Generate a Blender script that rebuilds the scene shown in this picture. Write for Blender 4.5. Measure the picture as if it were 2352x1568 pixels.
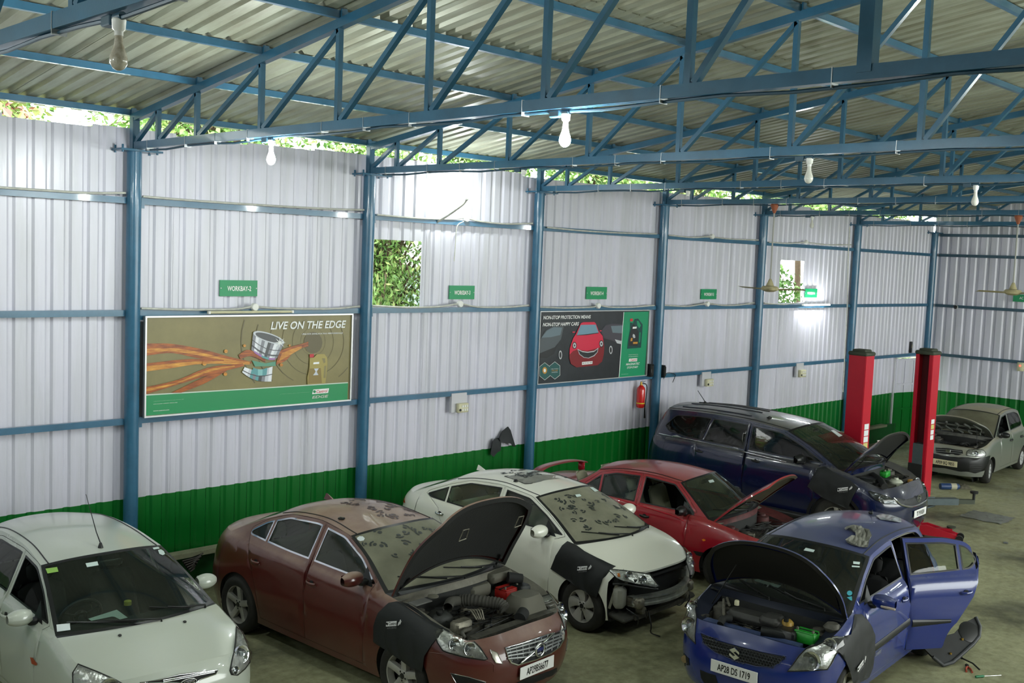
import bpy, bmesh, math, random
from mathutils import Vector, Matrix, geometry, noise
from mathutils.bvhtree import BVHTree
PI = math.pi
random.seed(7)
for o in list(bpy.data.objects): bpy.data.objects.remove(o, do_unlink=True)
SC = bpy.context.scene
COL = SC.collection
# ------------------------------------------------------------------ camera
FPX = 2427.97; CAM = Vector((0, 0, 4.4))
_p, _y, _r = -0.08047, 0.78677, 0.03981
_f = Vector((math.sin(_y)*math.cos(_p), math.cos(_y)*math.cos(_p), math.sin(_p)))
_r0 = Vector((math.cos(_y), -math.sin(_y), 0)); _u0 = _r0.cross(_f)
RX = math.cos(_r)*_r0 + math.sin(_r)*_u0; UX = -math.sin(_r)*_r0 + math.cos(_r)*_u0
cam_d = bpy.data.cameras.new('camera'); cam = bpy.data.objects.new('camera', cam_d); COL.objects.link(cam)
cam_d.sensor_fit = 'HORIZONTAL'; cam_d.sensor_width = 36; cam_d.lens = FPX/2352*36
cam_d.clip_end = 300; cam_d.clip_start = .05
M = Matrix((RX, UX, -_f)).transposed().to_4x4(); M.translation = CAM
cam.matrix_world = M
SC.camera = cam
# ------------------------------------------------------------------ world, sun, exposure
W = bpy.data.worlds.new('world'); SC.world = W; W.use_nodes = True
bg = W.node_tree.nodes['Background']; bg.inputs[0].default_value = (.95, 1, .96, 1); bg.inputs[1].default_value = 7.0
SC.view_settings.view_transform = 'Standard'; SC.view_settings.look = 'None'
SC.view_settings.gamma = 1; SC.view_settings.use_curve_mapping = False
SC.view_settings.exposure = 0.4
BULB_L = 900.0       # radiance of a lit bulb
TUBE_L = 130.0        # radiance of a lit tube
def ray(x, y): return _f + RX*((x-1176)/FPX) - UX*((y-784)/FPX)
def at_x(x, y, X): d = ray(x, y); return CAM + d*(X/d.x)
def at_y(x, y, Y): d = ray(x, y); return CAM + d*(Y/d.y)
def at_z(x, y, Z=0): d = ray(x, y); return CAM + d*((Z-CAM.z)/d.z)
# ------------------------------------------------------------------ materials
MATS = {}
def mat(name, col, rough=.5, metal=0, spec=None, emit=None, estr=0, alpha=None, trans=0, ior=1.45, coat=0, bump=0, bscale=40, var=0, vscale=3, col2=None, stretch=(1,1,1), coords='Object'):
    if name in MATS: return MATS[name]
    m = bpy.data.materials.new(name); m.use_nodes = True; nt = m.node_tree; b = nt.nodes['Principled BSDF']
    I = b.inputs
    I['Base Color'].default_value = (*col, 1); I['Roughness'].default_value = rough; I['Metallic'].default_value = metal
    if spec is not None: I['Specular IOR Level'].default_value = spec
    I['IOR'].default_value = ior
    if emit: I['Emission Color'].default_value = (*emit, 1); I['Emission Strength'].default_value = estr
    if alpha is not None: I['Alpha'].default_value = alpha
    if trans: I['Transmission Weight'].default_value = trans
    if coat: I['Coat Weight'].default_value = coat; I['Coat Roughness'].default_value = .06
    if var or bump or col2:
        tc = nt.nodes.new('ShaderNodeTexCoord'); mp = nt.nodes.new('ShaderNodeMapping'); mp.inputs['Scale'].default_value = stretch
        nt.links.new(tc.outputs[coords], mp.inputs[0])
        if var or col2:
            n = nt.nodes.new('ShaderNodeTexNoise'); n.inputs['Scale'].default_value = vscale; n.inputs['Detail'].default_value = 6; n.inputs['Roughness'].default_value = .65
            nt.links.new(mp.outputs[0], n.inputs['Vector'])
            r = nt.nodes.new('ShaderNodeValToRGB'); r.color_ramp.elements[0].position = .35; r.color_ramp.elements[1].position = .68
            c2 = col2 or tuple(max(0, c*(1-var)) for c in col)
            r.color_ramp.elements[0].color = (*c2, 1); r.color_ramp.elements[1].color = (*col, 1)
            nt.links.new(n.outputs['Fac'], r.inputs[0]); nt.links.new(r.outputs[0], I['Base Color'])
        if bump:
            n2 = nt.nodes.new('ShaderNodeTexNoise'); n2.inputs['Scale'].default_value = bscale; n2.inputs['Detail'].default_value = 4
            nt.links.new(mp.outputs[0], n2.inputs['Vector'])
            bm_ = nt.nodes.new('ShaderNodeBump'); bm_.inputs['Strength'].default_value = bump; bm_.inputs['Distance'].default_value = .01
            nt.links.new(n2.outputs['Fac'], bm_.inputs['Height']); nt.links.new(bm_.outputs[0], I['Normal'])
    MATS[name] = m
    return m
def N(m, t, **kw):
    n = m.node_tree.nodes.new(t)
    for k, v in kw.items(): setattr(n, k, v)
    return n
# ------------------------------------------------------------------ mesh helpers
class MB:
    def __init__(s): s.v = []; s.f = []; s.m = []
    def add(s, vs, fs, mi=0):
        o = len(s.v); s.v += [tuple(p) for p in vs]; s.f += [tuple(i+o for i in f) for f in fs]; s.m += [mi]*len(fs); return s
    def box(s, c, d, mi=0, rot=None):
        x, y, z = d[0]/2, d[1]/2, d[2]/2; c = Vector(c)
        P = [Vector(p) for p in ((-x,-y,-z),(x,-y,-z),(x,y,-z),(-x,y,-z),(-x,-y,z),(x,-y,z),(x,y,z),(-x,y,z))]
        if rot is not None: P = [rot @ p for p in P]
        return s.add([c+p for p in P], [(3,2,1,0),(4,5,6,7),(0,1,5,4),(1,2,6,5),(2,3,7,6),(3,0,4,7)], mi)
    def rbox(s, c, d, r=.02, mi=0, rot=None, taper=1.0):
        # box with chamfered vertical and top edges
        x, y, z = d[0]/2, d[1]/2, d[2]/2; c = Vector(c); r = min(r, x*.9, y*.9, z*.9)
        def ring(a, b, zz): return [(-a+r,-b,zz),(a-r,-b,zz),(a,-b+r,zz),(a,b-r,zz),(a-r,b,zz),(-a+r,b,zz),(-a,b-r,zz),(-a,-b+r,zz)]
        P = ring(x-r*.5, y-r*.5, -z)+ring(x, y, -z+r)+ring(x*taper, y*taper, z-r)+ring((x-r*.7)*taper, (y-r*.7)*taper, z)
        P = [Vector(p) for p in P]
        if rot is not None: P = [rot @ p for p in P]
        F = [tuple(range(7,-1,-1)), tuple(range(24,32))]
        for k in range(3):
            for i in range(8): F.append((k*8+i, k*8+(i+1)%8, k*8+8+(i+1)%8, k*8+8+i))
        return s.add([c+p for p in P], F, mi)
    def bar(s, p, q, w, h, up=(0,0,1), mi=0):
        p, q = Vector(p), Vector(q); d = (q-p); L = d.length; d.normalize(); up = Vector(up)
        sx = d.cross(up)
        if sx.length < 1e-4: sx = d.cross(Vector((1,0,0)))
        sx.normalize(); uz = sx.cross(d)
        R = Matrix((d, sx, uz)).transposed()
        return s.box((p+q)/2, (L, w, h), mi, R)
    def tube(s, pts, r, n=8, mi=0, cap=True, closed=False):
        pts = [Vector(p) for p in pts]; k = len(pts); rr = r if isinstance(r, (list, tuple)) else [r]*k
        V = []; up = None
        for i, p in enumerate(pts):
            a = pts[i-1] if (i or closed) else p; b = pts[(i+1) % k] if (i < k-1 or closed) else p
            t = (b-a); t = t.normalized() if t.length > 1e-9 else Vector((0,0,1))
            if up is None: up = t.orthogonal().normalized()
            else:
                up = up - t*up.dot(t); up = up.normalized() if up.length > 1e-6 else t.orthogonal().normalized()
            w = t.cross(up)
            V += [p+(up*math.cos(2*PI*j/n)+w*math.sin(2*PI*j/n))*rr[i] for j in range(n)]
        F = []
        for i in range(k if closed else k-1):
            a, b = i*n, ((i+1) % k)*n
            F += [(a+j, a+(j+1) % n, b+(j+1) % n, b+j) for j in range(n)]
        if cap and not closed: F += [tuple(range(n-1,-1,-1)), tuple((k-1)*n+j for j in range(n))]
        return s.add(V, F, mi)
    def lathe(s, prof, c=(0,0,0), axis='Z', n=20, mi=0, rot=None, cap=True):
        # prof: list of (r, h)
        V = []; c = Vector(c)
        for r, h in prof:
            for j in range(n):
                a = 2*PI*j/n
                p = {'Z': Vector((r*math.cos(a), r*math.sin(a), h)), 'Y': Vector((r*math.cos(a), h, -r*math.sin(a))), 'X': Vector((h, r*math.cos(a), r*math.sin(a)))}[axis]
                if rot is not None: p = rot @ p
                V.append(c+p)
        F = []
        for i in range(len(prof)-1):
            for j in range(n): F.append((i*n+j, i*n+(j+1) % n, (i+1)*n+(j+1) % n, (i+1)*n+j))
        if cap and prof[0][0] > 1e-5: F.append(tuple(range(n-1,-1,-1)))
        if cap and prof[-1][0] > 1e-5: F.append(tuple((len(prof)-1)*n+j for j in range(n)))
        return s.add(V, F, mi)
    def grid(s, fn, nu, nv, mi=0):
        V = [fn(i/nu, j/nv) for i in range(nu+1) for j in range(nv+1)]
        F = [(i*(nv+1)+j, (i+1)*(nv+1)+j, (i+1)*(nv+1)+j+1, i*(nv+1)+j+1) for i in range(nu) for j in range(nv)]
        return s.add(V, F, mi)
    def prism(s, poly, fn, d0, d1, mi=0):
        # poly in 2D -> fn(a,b,depth) 3D, extruded from d0 to d1
        n = len(poly)
        return s.add([fn(a, b, d0) for a, b in poly]+[fn(a, b, d1) for a, b in poly],
                     [tuple(range(n-1,-1,-1)), tuple(range(n,2*n))]+[(i,(i+1) % n, n+(i+1) % n, n+i) for i in range(n)], mi)
    def build(s, name, mats, parent=None, smooth=None, recalc=False, weld=False):
        me = bpy.data.meshes.new(name); me.from_pydata([tuple(v) for v in s.v], [], s.f)
        mats = mats if isinstance(mats, (list, tuple)) else [mats]
        for m in mats: me.materials.append(m)
        if len(mats) > 1: me.polygons.foreach_set('material_index', s.m)
        if recalc or weld:
            b = bmesh.new(); b.from_mesh(me)
            if weld: bmesh.ops.remove_doubles(b, verts=b.verts, dist=1e-5)
            if recalc: bmesh.ops.recalc_face_normals(b, faces=b.faces)
            b.to_mesh(me); b.free()
        if smooth is not None:
            me.shade_smooth()
            if smooth < 179: me.set_sharp_from_angle(angle=math.radians(smooth))
        me.update()
        o = bpy.data.objects.new(name, me); COL.objects.link(o)
        if parent: o.parent = parent
        return o
def tag(o, label, cat, group=None):
    o['label'] = label; o['category'] = cat
    if group: o['group'] = group
    return o
def struct(o): o['kind'] = 'structure'; return o
def stuff(o): o['kind'] = 'stuff'; return o
def empty(name, loc=(0,0,0), rz=0, label=None, cat=None, group=None, parent=None):
    o = bpy.data.objects.new(name, None); COL.objects.link(o); o.location = loc; o.rotation_euler = (0,0,rz); o.empty_display_size = .1
    if label: tag(o, label, cat, group)
    if parent: o.parent = parent
    return o
def dup(o, parent=None, **kw):
    c = o.copy(); COL.objects.link(c); c.parent = parent
    for k, v in kw.items(): setattr(c, k, v)
    return c
def text(s, size, m, parent, mtx, name='lettering', sx=1.0, shear=0, bold=0, align='CENTER', ext=0.0, space=1.0):
    cu = bpy.data.curves.new('t', 'FONT'); cu.body = s; cu.size = size; cu.align_x = align; cu.align_y = 'CENTER'
    cu.shear = shear; cu.offset = bold*size; cu.extrude = ext; cu.space_character = space; cu.resolution_u = 3
    ob = bpy.data.objects.new('t', cu); COL.objects.link(ob)
    dg = bpy.context.evaluated_depsgraph_get(); dg.update()
    me = bpy.data.meshes.new_from_object(ob.evaluated_get(dg)); bpy.data.objects.remove(ob); bpy.data.curves.remove(cu)
    for v in me.vertices: v.co.x *= sx
    me.materials.clear(); me.materials.append(m)
    o = bpy.data.objects.new(name, me); COL.objects.link(o); o.parent = parent; o.matrix_local = mtx
    return o
def frame_m(o, ex, ey):
    ex = Vector(ex).normalized(); ey = Vector(ey).normalized(); ez = ex.cross(ey)
    m_ = Matrix((ex, ey, ez)).transposed().to_4x4(); m_.translation = o
    return m_
def smooth_curve(pts, n):
    # Catmull-Rom through 2D/3D points, n samples
    P = [Vector(p) for p in pts]; k = len(P)-1; out = []
    for i in range(n):
        t = i/(n-1)*k; j = min(int(t), k-1); t -= j
        p0 = P[j-1] if j else P[0]*2-P[1]; p1 = P[j]; p2 = P[j+1]; p3 = P[j+2] if j+2 <= k else P[k]*2-P[k-1]
        out.append(.5*((2*p1)+(p2-p0)*t+(2*p0-5*p1+4*p2-p3)*t*t+(3*p1-p0-3*p2+p3)*t**3))
    return out
# ================================================================== building
CX = [2.28, 5.78, 9.28, 12.80, 16.24, 19.72, 23.92, 28.25]      # column / truss positions along the wall
WY = 12.25; WS = 12.36; HP = 5.46; RIDGE = 2.97; XE = 28.42; XW = -6.0; YS = -6.3
M_blue = mat('blue_paint', (.036,.145,.25), .32, var=.25, vscale=2.5, coat=.3, bump=.05, bscale=60)
M_steel = mat('galvanised', (.42,.44,.45), .4, .8)
M_white = mat('white_plastic', (.78,.78,.74), .4)
M_cream = mat('cream_plastic', (.66,.63,.42), .45, var=.15)
M_black = mat('black_plastic', (.012,.013,.014), .45)
M_rubber = mat('rubber', (.018,.019,.018), .8)
M_pvc = mat('dusty_pvc_pipe', (.60,.60,.54), .5, var=.3, vscale=9)
M_red = mat('red_paint', (.55,.012,.03), .35)
M_chrome = mat('chrome', (.75,.76,.78), .12, 1)
M_conduit = mat('dark_blue_conduit', (.03,.08,.12), .4)
def sheet_mat():
    m = mat('wall_sheet_paint', (.62,.61,.70), .27); nt = m.node_tree; b = nt.nodes['Principled BSDF']
    g = N(m,'ShaderNodeNewGeometry'); sp = N(m,'ShaderNodeSeparateXYZ'); nt.links.new(g.outputs['Position'], sp.inputs[0])
    gt = N(m,'ShaderNodeMath', operation='GREATER_THAN'); nt.links.new(sp.outputs['Z'], gt.inputs[0]); gt.inputs[1].default_value = 1.23
    mp = N(m,'ShaderNodeMapping'); mp.inputs['Scale'].default_value = (3,3,.35); nt.links.new(g.outputs['Position'], mp.inputs[0])
    n = N(m,'ShaderNodeTexNoise'); n.inputs['Scale'].default_value = 1.6; n.inputs['Detail'].default_value = 7; nt.links.new(mp.outputs[0], n.inputs['Vector'])
    r = N(m,'ShaderNodeValToRGB'); r.color_ramp.elements[0].position = .3; r.color_ramp.elements[1].position = .6
    r.color_ramp.elements[0].color = (.55,.55,.60,1); r.color_ramp.elements[1].color = (.63,.62,.71,1); nt.links.new(n.outputs['Fac'], r.inputs[0])
    mx = N(m,'ShaderNodeMix', data_type='RGBA'); mx.inputs[6].default_value = (.004,.135,.018,1)
    nt.links.new(gt.outputs[0], mx.inputs[0]); nt.links.new(r.outputs[0], mx.inputs[7]); nt.links.new(mx.outputs[2], b.inputs['Base Color'])
    n2 = N(m,'ShaderNodeTexNoise'); n2.inputs['Scale'].default_value = 5; mp2 = N(m,'ShaderNodeMapping'); mp2.inputs['Scale'].default_value = (5,5,.6)
    nt.links.new(g.outputs['Position'], mp2.inputs[0]); nt.links.new(mp2.outputs[0], n2.inputs['Vector'])
    bp = N(m,'ShaderNodeBump'); bp.inputs['Strength'].default_value = .25; bp.inputs['Distance'].default_value = .01
    nt.links.new(n2.outputs['Fac'], bp.inputs['Height']); nt.links.new(bp.outputs[0], b.inputs['Normal'])
    return m
M_sheet = sheet_mat()
M_roof = mat('roof_sheet_underside', (.38,.40,.31), .42, .1, col2=(.24,.235,.165), vscale=2.2, stretch=(2.2,.35,1), bump=.06, bscale=30, coords='Generated' if False else 'Object')
def floor_mat():
    m = mat('stained_concrete', (.2,.19,.14), .5); nt = m.node_tree; b = nt.nodes['Principled BSDF']
    g = N(m,'ShaderNodeNewGeometry')
    def noi(s, d=8, ro=.6):
        n = N(m,'ShaderNodeTexNoise'); n.inputs['Scale'].default_value = s; n.inputs['Detail'].default_value = d; n.inputs['Roughness'].default_value = ro
        nt.links.new(g.outputs['Position'], n.inputs['Vector']); return n
    n = noi(.55, 10, .62); r = N(m,'ShaderNodeValToRGB'); e = r.color_ramp.elements
    e[0].position = .33; e[0].color = (.10,.10,.06,1); e[1].position = .66; e[1].color = (.43,.43,.255,1)
    x = e.new(.47); x.color = (.33,.33,.195,1); nt.links.new(n.outputs['Fac'], r.inputs[0])
    n2 = noi(9, 8, .7); r2 = N(m,'ShaderNodeValToRGB'); r2.color_ramp.elements[0].position = .3; r2.color_ramp.elements[0].color = (.55,.55,.5,1); r2.color_ramp.elements[1].position = .65
    nt.links.new(n2.outputs['Fac'], r2.inputs[0])
    mx = N(m,'ShaderNodeMix', data_type='RGBA', blend_type='MULTIPLY'); mx.inputs[0].default_value = 1
    nt.links.new(r.outputs[0], mx.inputs[6]); nt.links.new(r2.outputs[0], mx.inputs[7]); nt.links.new(mx.outputs[2], b.inputs['Base Color'])
    n3 = noi(1.3, 5); r3 = N(m,'ShaderNodeMapRange'); r3.inputs[1].default_value = .35; r3.inputs[2].default_value = .65; r3.inputs[3].default_value = .38; r3.inputs[4].default_value = .75
    nt.links.new(n3.outputs['Fac'], r3.inputs[0]); nt.links.new(r3.outputs[0], b.inputs['Roughness'])
    bp = N(m,'ShaderNodeBump'); bp.inputs['Strength'].default_value = .15; bp.inputs['Distance'].default_value = .01
    nt.links.new(n2.outputs['Fac'], bp.inputs['Height']); nt.links.new(bp.outputs[0], b.inputs['Normal'])
    return m
fl = struct(MB().box(((XW+XE)/2+.1, (YS+12.6)/2, -.06), (XE-XW+.6, 12.6-YS+.4, .12)).build('floor', floor_mat()))
# outdoor ground
struct(MB().box((11, 3, -.2), (120, 90, .1)).build('ground', mat('outdoor_soil', (.2,.19,.1), .9, col2=(.09,.13,.04), vscale=.6)))
# ---------------- corrugated profile
def rib_profile(L, pitch=.205, d=.026):
    pts = [0]; zs = [0]; P = [(0,0)]
    n = max(1, int(round(L/pitch))); p = L/n
    for i in range(n):
        a = i*p
        P += [(a+p*.34, 0), (a+p*.47, d), (a+p*.66, d), (a+p*.79, 0), ]
        # two shallow stiffening swages in the pan
    P.append((L, 0))
    return P
def make_sheet(name, parent, org, ex, ez, en, L, z0, z1, holes=(), material=None, pitch=.205, d=.024, t0=0):
    # sheet spanned by ex (width) and ez (length), ribs sink along en; holes [(a0,a1,b0,b1)] in sheet coords
    P = rib_profile(L, pitch, d); org, ex, ez, en = map(Vector, (org, ex, ez, en))
    b = MB(); zs = sorted(set([z0, z1]+[z for h in holes for z in h[2:4] if z0 < z < z1]))
    xs = sorted(set([a for a, _ in P]+[x for h in holes for x in h[:2] if 0 < x < L]))
    def off(a):
        for (a0, d0), (a1, d1) in zip(P, P[1:]):
            if a0 <= a <= a1: return d0+(d1-d0)*((a-a0)/(a1-a0) if a1 > a0 else 0)
        return 0
    for k in range(len(zs)-1):
        for i in range(len(xs)-1):
            xm = (xs[i]+xs[i+1])/2; zm = (zs[k]+zs[k+1])/2
            if any(h[0] < xm < h[1] and h[2] < zm < h[3] for h in holes): continue
            q = [org+ex*x+ez*z+en*off(x) for x, z in ((xs[i],zs[k]),(xs[i+1],zs[k]),(xs[i+1],zs[k+1]),(xs[i],zs[k+1]))]
            b.add(q, [(0,1,2,3)])
    return b.build(name, material or M_sheet, parent, weld=True)
# ---------------- wall along the work bays
wall = struct(MB().box(((XW+XE)/2, WS+.05, .21), (XE-XW, .22, .42)).build('wall_back', mat('green_plinth', (.006,.10,.02), .55, var=.3, vscale=4)))
h1a, h1b = at_y(860, 549, WS), at_y(966, 704, WS); h2a, h2b = at_y(1796, 597, WS), at_y(1842, 695, WS)
HOLES = [(h1a.x-.15, h1b.x, h1b.z, h1a.z), (h2a.x, h2b.x, h2b.z, h2a.z)]
DOOR0, DOOR1, DOORZ = 26.55, 28.05, 2.18
HOLES.append((DOOR0, DOOR1, -1, DOORZ))
x = XW; i = 0
random.seed(3)
while x < XE-.05:
    L = 1.03 if x+1.03 < XE else XE-x
    hs = [(a-x+.012, b-x+.012, c, d) for a, b, c, d in HOLES if b > x and a < x+L]
    rz = random.uniform(-.004, .004)
    o = make_sheet('wall_sheet', wall, (x-.012, WS+(.005 if i % 2 else 0), 0), (1,0,0), (0,0,1), (0,1,0), L+.024, .42 if not (x+L > DOOR0) else .02, 5.74+random.uniform(-.03,.03), hs)
    x += L; i += 1
GZ = [3.83, 2.50, 1.18]      # girt heights filled below
GZ = [at_y(1060, 512, WY+.04).z, at_y(1060, 711, WY+.04).z, at_y(1060, 902, WY+.04).z]
for gz in GZ:
    for k in range(-1, len(CX)):
        a = CX[k]+.085 if k >= 0 else XW; b_ = CX[k+1]-.085 if k+1 < len(CX) else XE
        if b_-a < .2: continue
        MB().box(((a+b_)/2, WY+.05, gz), (b_-a, .05, .075)).build('girt', M_blue, wall)
        MB().box((a+.03, WY+.03, gz-.02), (.06, .012, .13)).build('girt_cleat', M_blue, wall)
# end wall (beyond the lift)
wall2 = struct(MB().box((XE+.12, (YS+WY)/2, .2), (.2, WY-YS, .4)).build('wall_end', MATS['green_plinth']))
y = WY+.06
while y > YS+.05:
    L = min(1.03, y-YS)
    make_sheet('wall_sheet', wall2, (XE+(.005 if int(y*3) % 2 else 0), y+.012, 0), (0,-1,0), (0,0,1), (1,0,0), L+.024, .4, min(7.3, 5.98+.142*(min(12.25-y+1.0, 9.3) if y > RIDGE else 9.0-(RIDGE-y)*1.0)), pitch=.24, d=.035)
    y -= L
for gz in GZ+[5.42]:
    MB().box((XE-.05, (YS+WY)/2-.05, gz), (.05, WY-YS-.1, .075)).build('girt', mat('end_wall_girt_paint', (.04,.09,.13), .4), wall2)
# ---------------- roof
def zc(y): return 5.86+.142*((WY-y) if y >= RIDGE else (WY-RIDGE)-(RIDGE-y))      # top chord centre line
ceil_ = struct(MB().box(((XW+XE)/2, RIDGE, zc(RIDGE)+.16), (XE-XW, .5, .02)).build('ceiling', M_roof))
PUR = [12.32, 10.75, 9.42, 8.12, 6.82, 5.50, 4.22, 2.97]
PURS = PUR+[RIDGE*2-p for p in PUR[:-1]]
for py in PURS:
    for k in range(-1, len(CX)):
        a = CX[k] if k >= 0 else XW; b_ = CX[k+1] if k+1 < len(CX) else XE
        MB().box(((a+b_)/2, py, zc(py)+.075), (b_-a-.004, .055, .07)).build('purlin', M_blue, ceil_)
sl = math.atan(.142)
for sgn in (1, -1):
    x = XW; k = 0
    while x < XE+.2:
        L = 1.04
        y0 = WY+.42 if sgn > 0 else 2*RIDGE-WY-.42
        ln = (abs(y0-RIDGE)+.05)/math.cos(sl)
        ez = Vector((0, -sgn*math.cos(sl), math.sin(sl)))
        zz = zc(y0)+.115+(k % 2)*.004
        # two overlapping sheets up the slope
        for a, bb, dz in ((0, ln*.62, 0), (ln*.6, ln, .008)):
            make_sheet('roof_sheet', ceil_, (x-.015, y0, zz+dz), (1,0,0), ez, (0,sgn*math.sin(sl)*1,math.cos(sl)), L+.03, a, bb, material=M_roof, pitch=.205, d=.032)
        x += L; k += 1
# ---------------- columns
CLAB = ['beyond the wall end by the small white hatchback', 'next to the white hatchback at the end of the gold billboard', 'between the gold billboard and the leafy wall opening', 'at the lettered end of the dark car poster', 'beside the red fire extinguisher', 'behind the ceiling fan and next to the small wall opening', 'behind the closed back of a red lift post', 'in the corner beside the narrow door']
for cx, lab in zip(CX, CLAB):
    c = empty('steel_column', (cx, WY, 0), 0, 'round blue steel column '+lab, 'column', 'columns along the bay wall')
    b = MB().lathe([(.087,0),(.087,HP)], n=28); b.build('shaft', M_blue, c, 40)
    MB().box((0,0,.012), (.32,.32,.024)).build('base_plate', M_blue, c)
    MB().box((.03,0,HP+.012), (.52,.30,.024)).build('cap_plate', M_blue, c)
    b = MB()
    for dx in (-.19, .24):
        for dy in (-.1, .1): b.lathe([(.014,-.03),(.014,.06)], (dx,dy,HP+.01), n=6)
    stuff(b.build('bolts', M_blue, c))
# ---------------- trusses
VY = [11.65, 10.75, 9.45, 8.14, 6.86, 5.52, 4.22]
def truss(X, lab):
    t = empty('roof_truss', (X, WY, HP+.024), 0, 'blue welded steel roof truss '+lab, 'truss', 'roof trusses')
    def P(y, z): return Vector((0, y-WY, z-HP-.024))
    zb = 5.53
    ys2 = 2*RIDGE-WY
    MB().bar(P(WY-.06, zb), P(ys2, zb), .075, .085).build('bottom_chord', M_blue, t)
    for e in (WY+.05, 2*RIDGE-WY-.05): MB().bar(P(e, zc(e)), P(RIDGE, zc(RIDGE)), .075, .085).build('top_chord', M_blue, t)
    for e in (WY, ys2): MB().bar(P(e, HP+.03), P(e, zc(e)), .085, .085, (1,0,0)).build('end_post', M_blue, t)
    MB().bar(P(RIDGE, zb), P(RIDGE, zc(RIDGE)), .09, .09, (1,0,0)).build('king_post', M_blue, t)
    for s in (0, 1):
        Y = [WY]+VY+[RIDGE]
        if s: Y = [2*RIDGE-v for v in Y]
        for v in Y[1:-1]: MB().bar(P(v, zb+.04), P(v, zc(v)-.04), .05, .05, (1,0,0)).build('vertical_strut', M_blue, t)
        for a, b_ in zip(Y, Y[1:]): MB().bar(P(a-(.05 if not s else -.05), zb+.045), P(b_, zc(b_)-.05), .045, .05, (1,0,0)).build('diagonal_strut', M_blue, t)
    # conduit clipped under the chord with wire ties
    b = MB(); pts = [P(WY-.3-k*.5, zb-.062-.012*math.sin(k*1.9)) for k in range(25)]
    b.tube(pts, .012, 6); b.build('conduit', M_conduit, t, 60)
    b = MB()
    for v in VY+[RIDGE, 10.1, 7.5]: b.box(P(v+.2, zb-.012), (.082, .006, .12))
    stuff(b.build('wire_ties', M_steel, t))
    # purlin cleats
    b = MB()
    for py in PURS: b.box(P(py-.04, zc(py)+.08), (.06,.02,.09))
    stuff(b.build('purlin_cleats', M_blue, t))
    return t
TL = ['with a stained unlit bulb, its column out of sight', 'carrying two lit bulbs, above the gold billboard', 'over the leafy wall opening, carrying one unlit bulb', 'above the lettered end of the dark poster', 'on the column beside the fire extinguisher', 'on the column behind the ceiling fan', 'on the column behind the closed lift post']
for X, lab in zip(CX[:-1], TL): truss(X, lab)

wall3 = struct(MB().box(((XW+XE)/2, YS-.05, .2), (XE-XW, .2, .4)).build('wall_front_unseen', MATS['green_plinth']))  # unseen wall, added and shaped to limit daylight and reflections on the cars
x = XW
while x < XE-.2:
    make_sheet('wall_sheet', wall3, (x+1.06, YS, 0), (-1,0,0), (0,0,1), (0,-1,0), 1.075, .4, 5.9 if x < 8 else 1.9); x += 1.05
wall4 = struct(MB().box((XW-.1, (YS+WY)/2, .2), (.2, WY-YS, .4)).build('wall_left_unseen', MATS['green_plinth']))  # unseen end wall, added to dim the light from the camera side
y = YS
while y < WY:
    make_sheet('wall_sheet', wall4, (XW, y-.01, 0), (0,1,0), (0,0,1), (-1,0,0), 1.075, .4, zc(min(max(y, 2*RIDGE-WY), WY))+.05); y += 1.05
# ================================================================== lamps
M_lit = mat('lit_bulb', (1,1,1), .3, emit=(.93,1,.97), estr=BULB_L)
M_bulb = mat('frosted_bulb', (.74,.73,.66), .18, var=.12, vscale=14, coat=.5)
M_dirt = mat('stained_bulb', (.64,.61,.52), .2, col2=(.40,.35,.26), vscale=26, coat=.5)
M_tube = mat('lit_tube', (1,1,1), .3, emit=(.95,1,1), estr=TUBE_L)
BP = [(0,-.245),(.012,-.243),(.028,-.233),(.040,-.213),(.043,-.195),(.039,-.17),(.028,-.14),(.021,-.115),(.019,-.085),(.017,-.07)]
def bulb(X, Y, state, lab, holder=True, z=5.53-.075):
    t = empty('hanging_bulb', (X, Y, z), 0, lab, 'light bulb', 'bulbs hung from the trusses')
    MB().rbox((0,.10,.0), (.05,.10,.05), .006).build('switch_box', M_conduit, t)
    MB().lathe([(.03,0),(.034,-.005),(.03,-.05),(.02,-.06),(.02,-.08)], n=16).build('lamp_holder', M_white, t, 40)
    MB().tube([(0,-.04,.01),(0,.04,.01)], .02, 10).build('conduit_elbow', M_conduit, t, 50)
    if holder: MB().lathe(BP, n=18).build('bulb', {'lit': M_lit, 'off': M_bulb, 'dirty': M_dirt}[state], t, 60)
    return t
def yx(px, X): return at_x(px, 300, X).y
bulb(5.78, 9.25, 'lit', 'glowing bulb over the gold billboard wall, on the first full truss')
bulb(5.78, 5.30, 'lit', 'glowing bulb hanging mid-hall under a blue truss chord')
bulb(2.28, 5.01, 'dirty', 'large unlit bulb streaked with brown paint drips')
bulb(9.28, 5.30, 'off', 'clean white unlit bulb under the truss over the leafy wall opening')
bulb(12.80, 5.10, 'off', 'small unlit white bulb under the truss above the dark poster')
p = at_x(1867, 480, 19.72); bulb(19.72, p.y, 'off', 'tiny unlit bulb above the small wall opening')
for X, Y in ((2.28, 7.9), (-1.22, 9.25), (-1.22, 5.3), (9.28, 2.6), (12.80, 3.3), (16.24, 2.0), (23.92, 1.2)):  # lit bulbs out of view; the entrance-half ones are added fill light
    bulb(X, Y, 'lit', 'glowing bulb over the white hatchback roof' if X == 2.28 else 'glowing bulb in the far unseen bay near the %s' % ('wall' if Y > 8 else 'middle') if X < 0 else 'unseen added bulb on the entrance half of the truss '+{9.28: 'over the leafy wall opening', 12.80: 'above the dark poster', 16.24: 'by the fire extinguisher', 23.92: 'over the lift'}[X])
for px, X in ((1203, 9.28), (1583, 12.8)):
    p = at_x(px, 395, X); bulb(X, p.y, 'off', 'white bulb holder without a bulb, under the truss chord '+('over the leafy opening' if X < 10 else 'above the dark poster'), holder=False)
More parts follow.
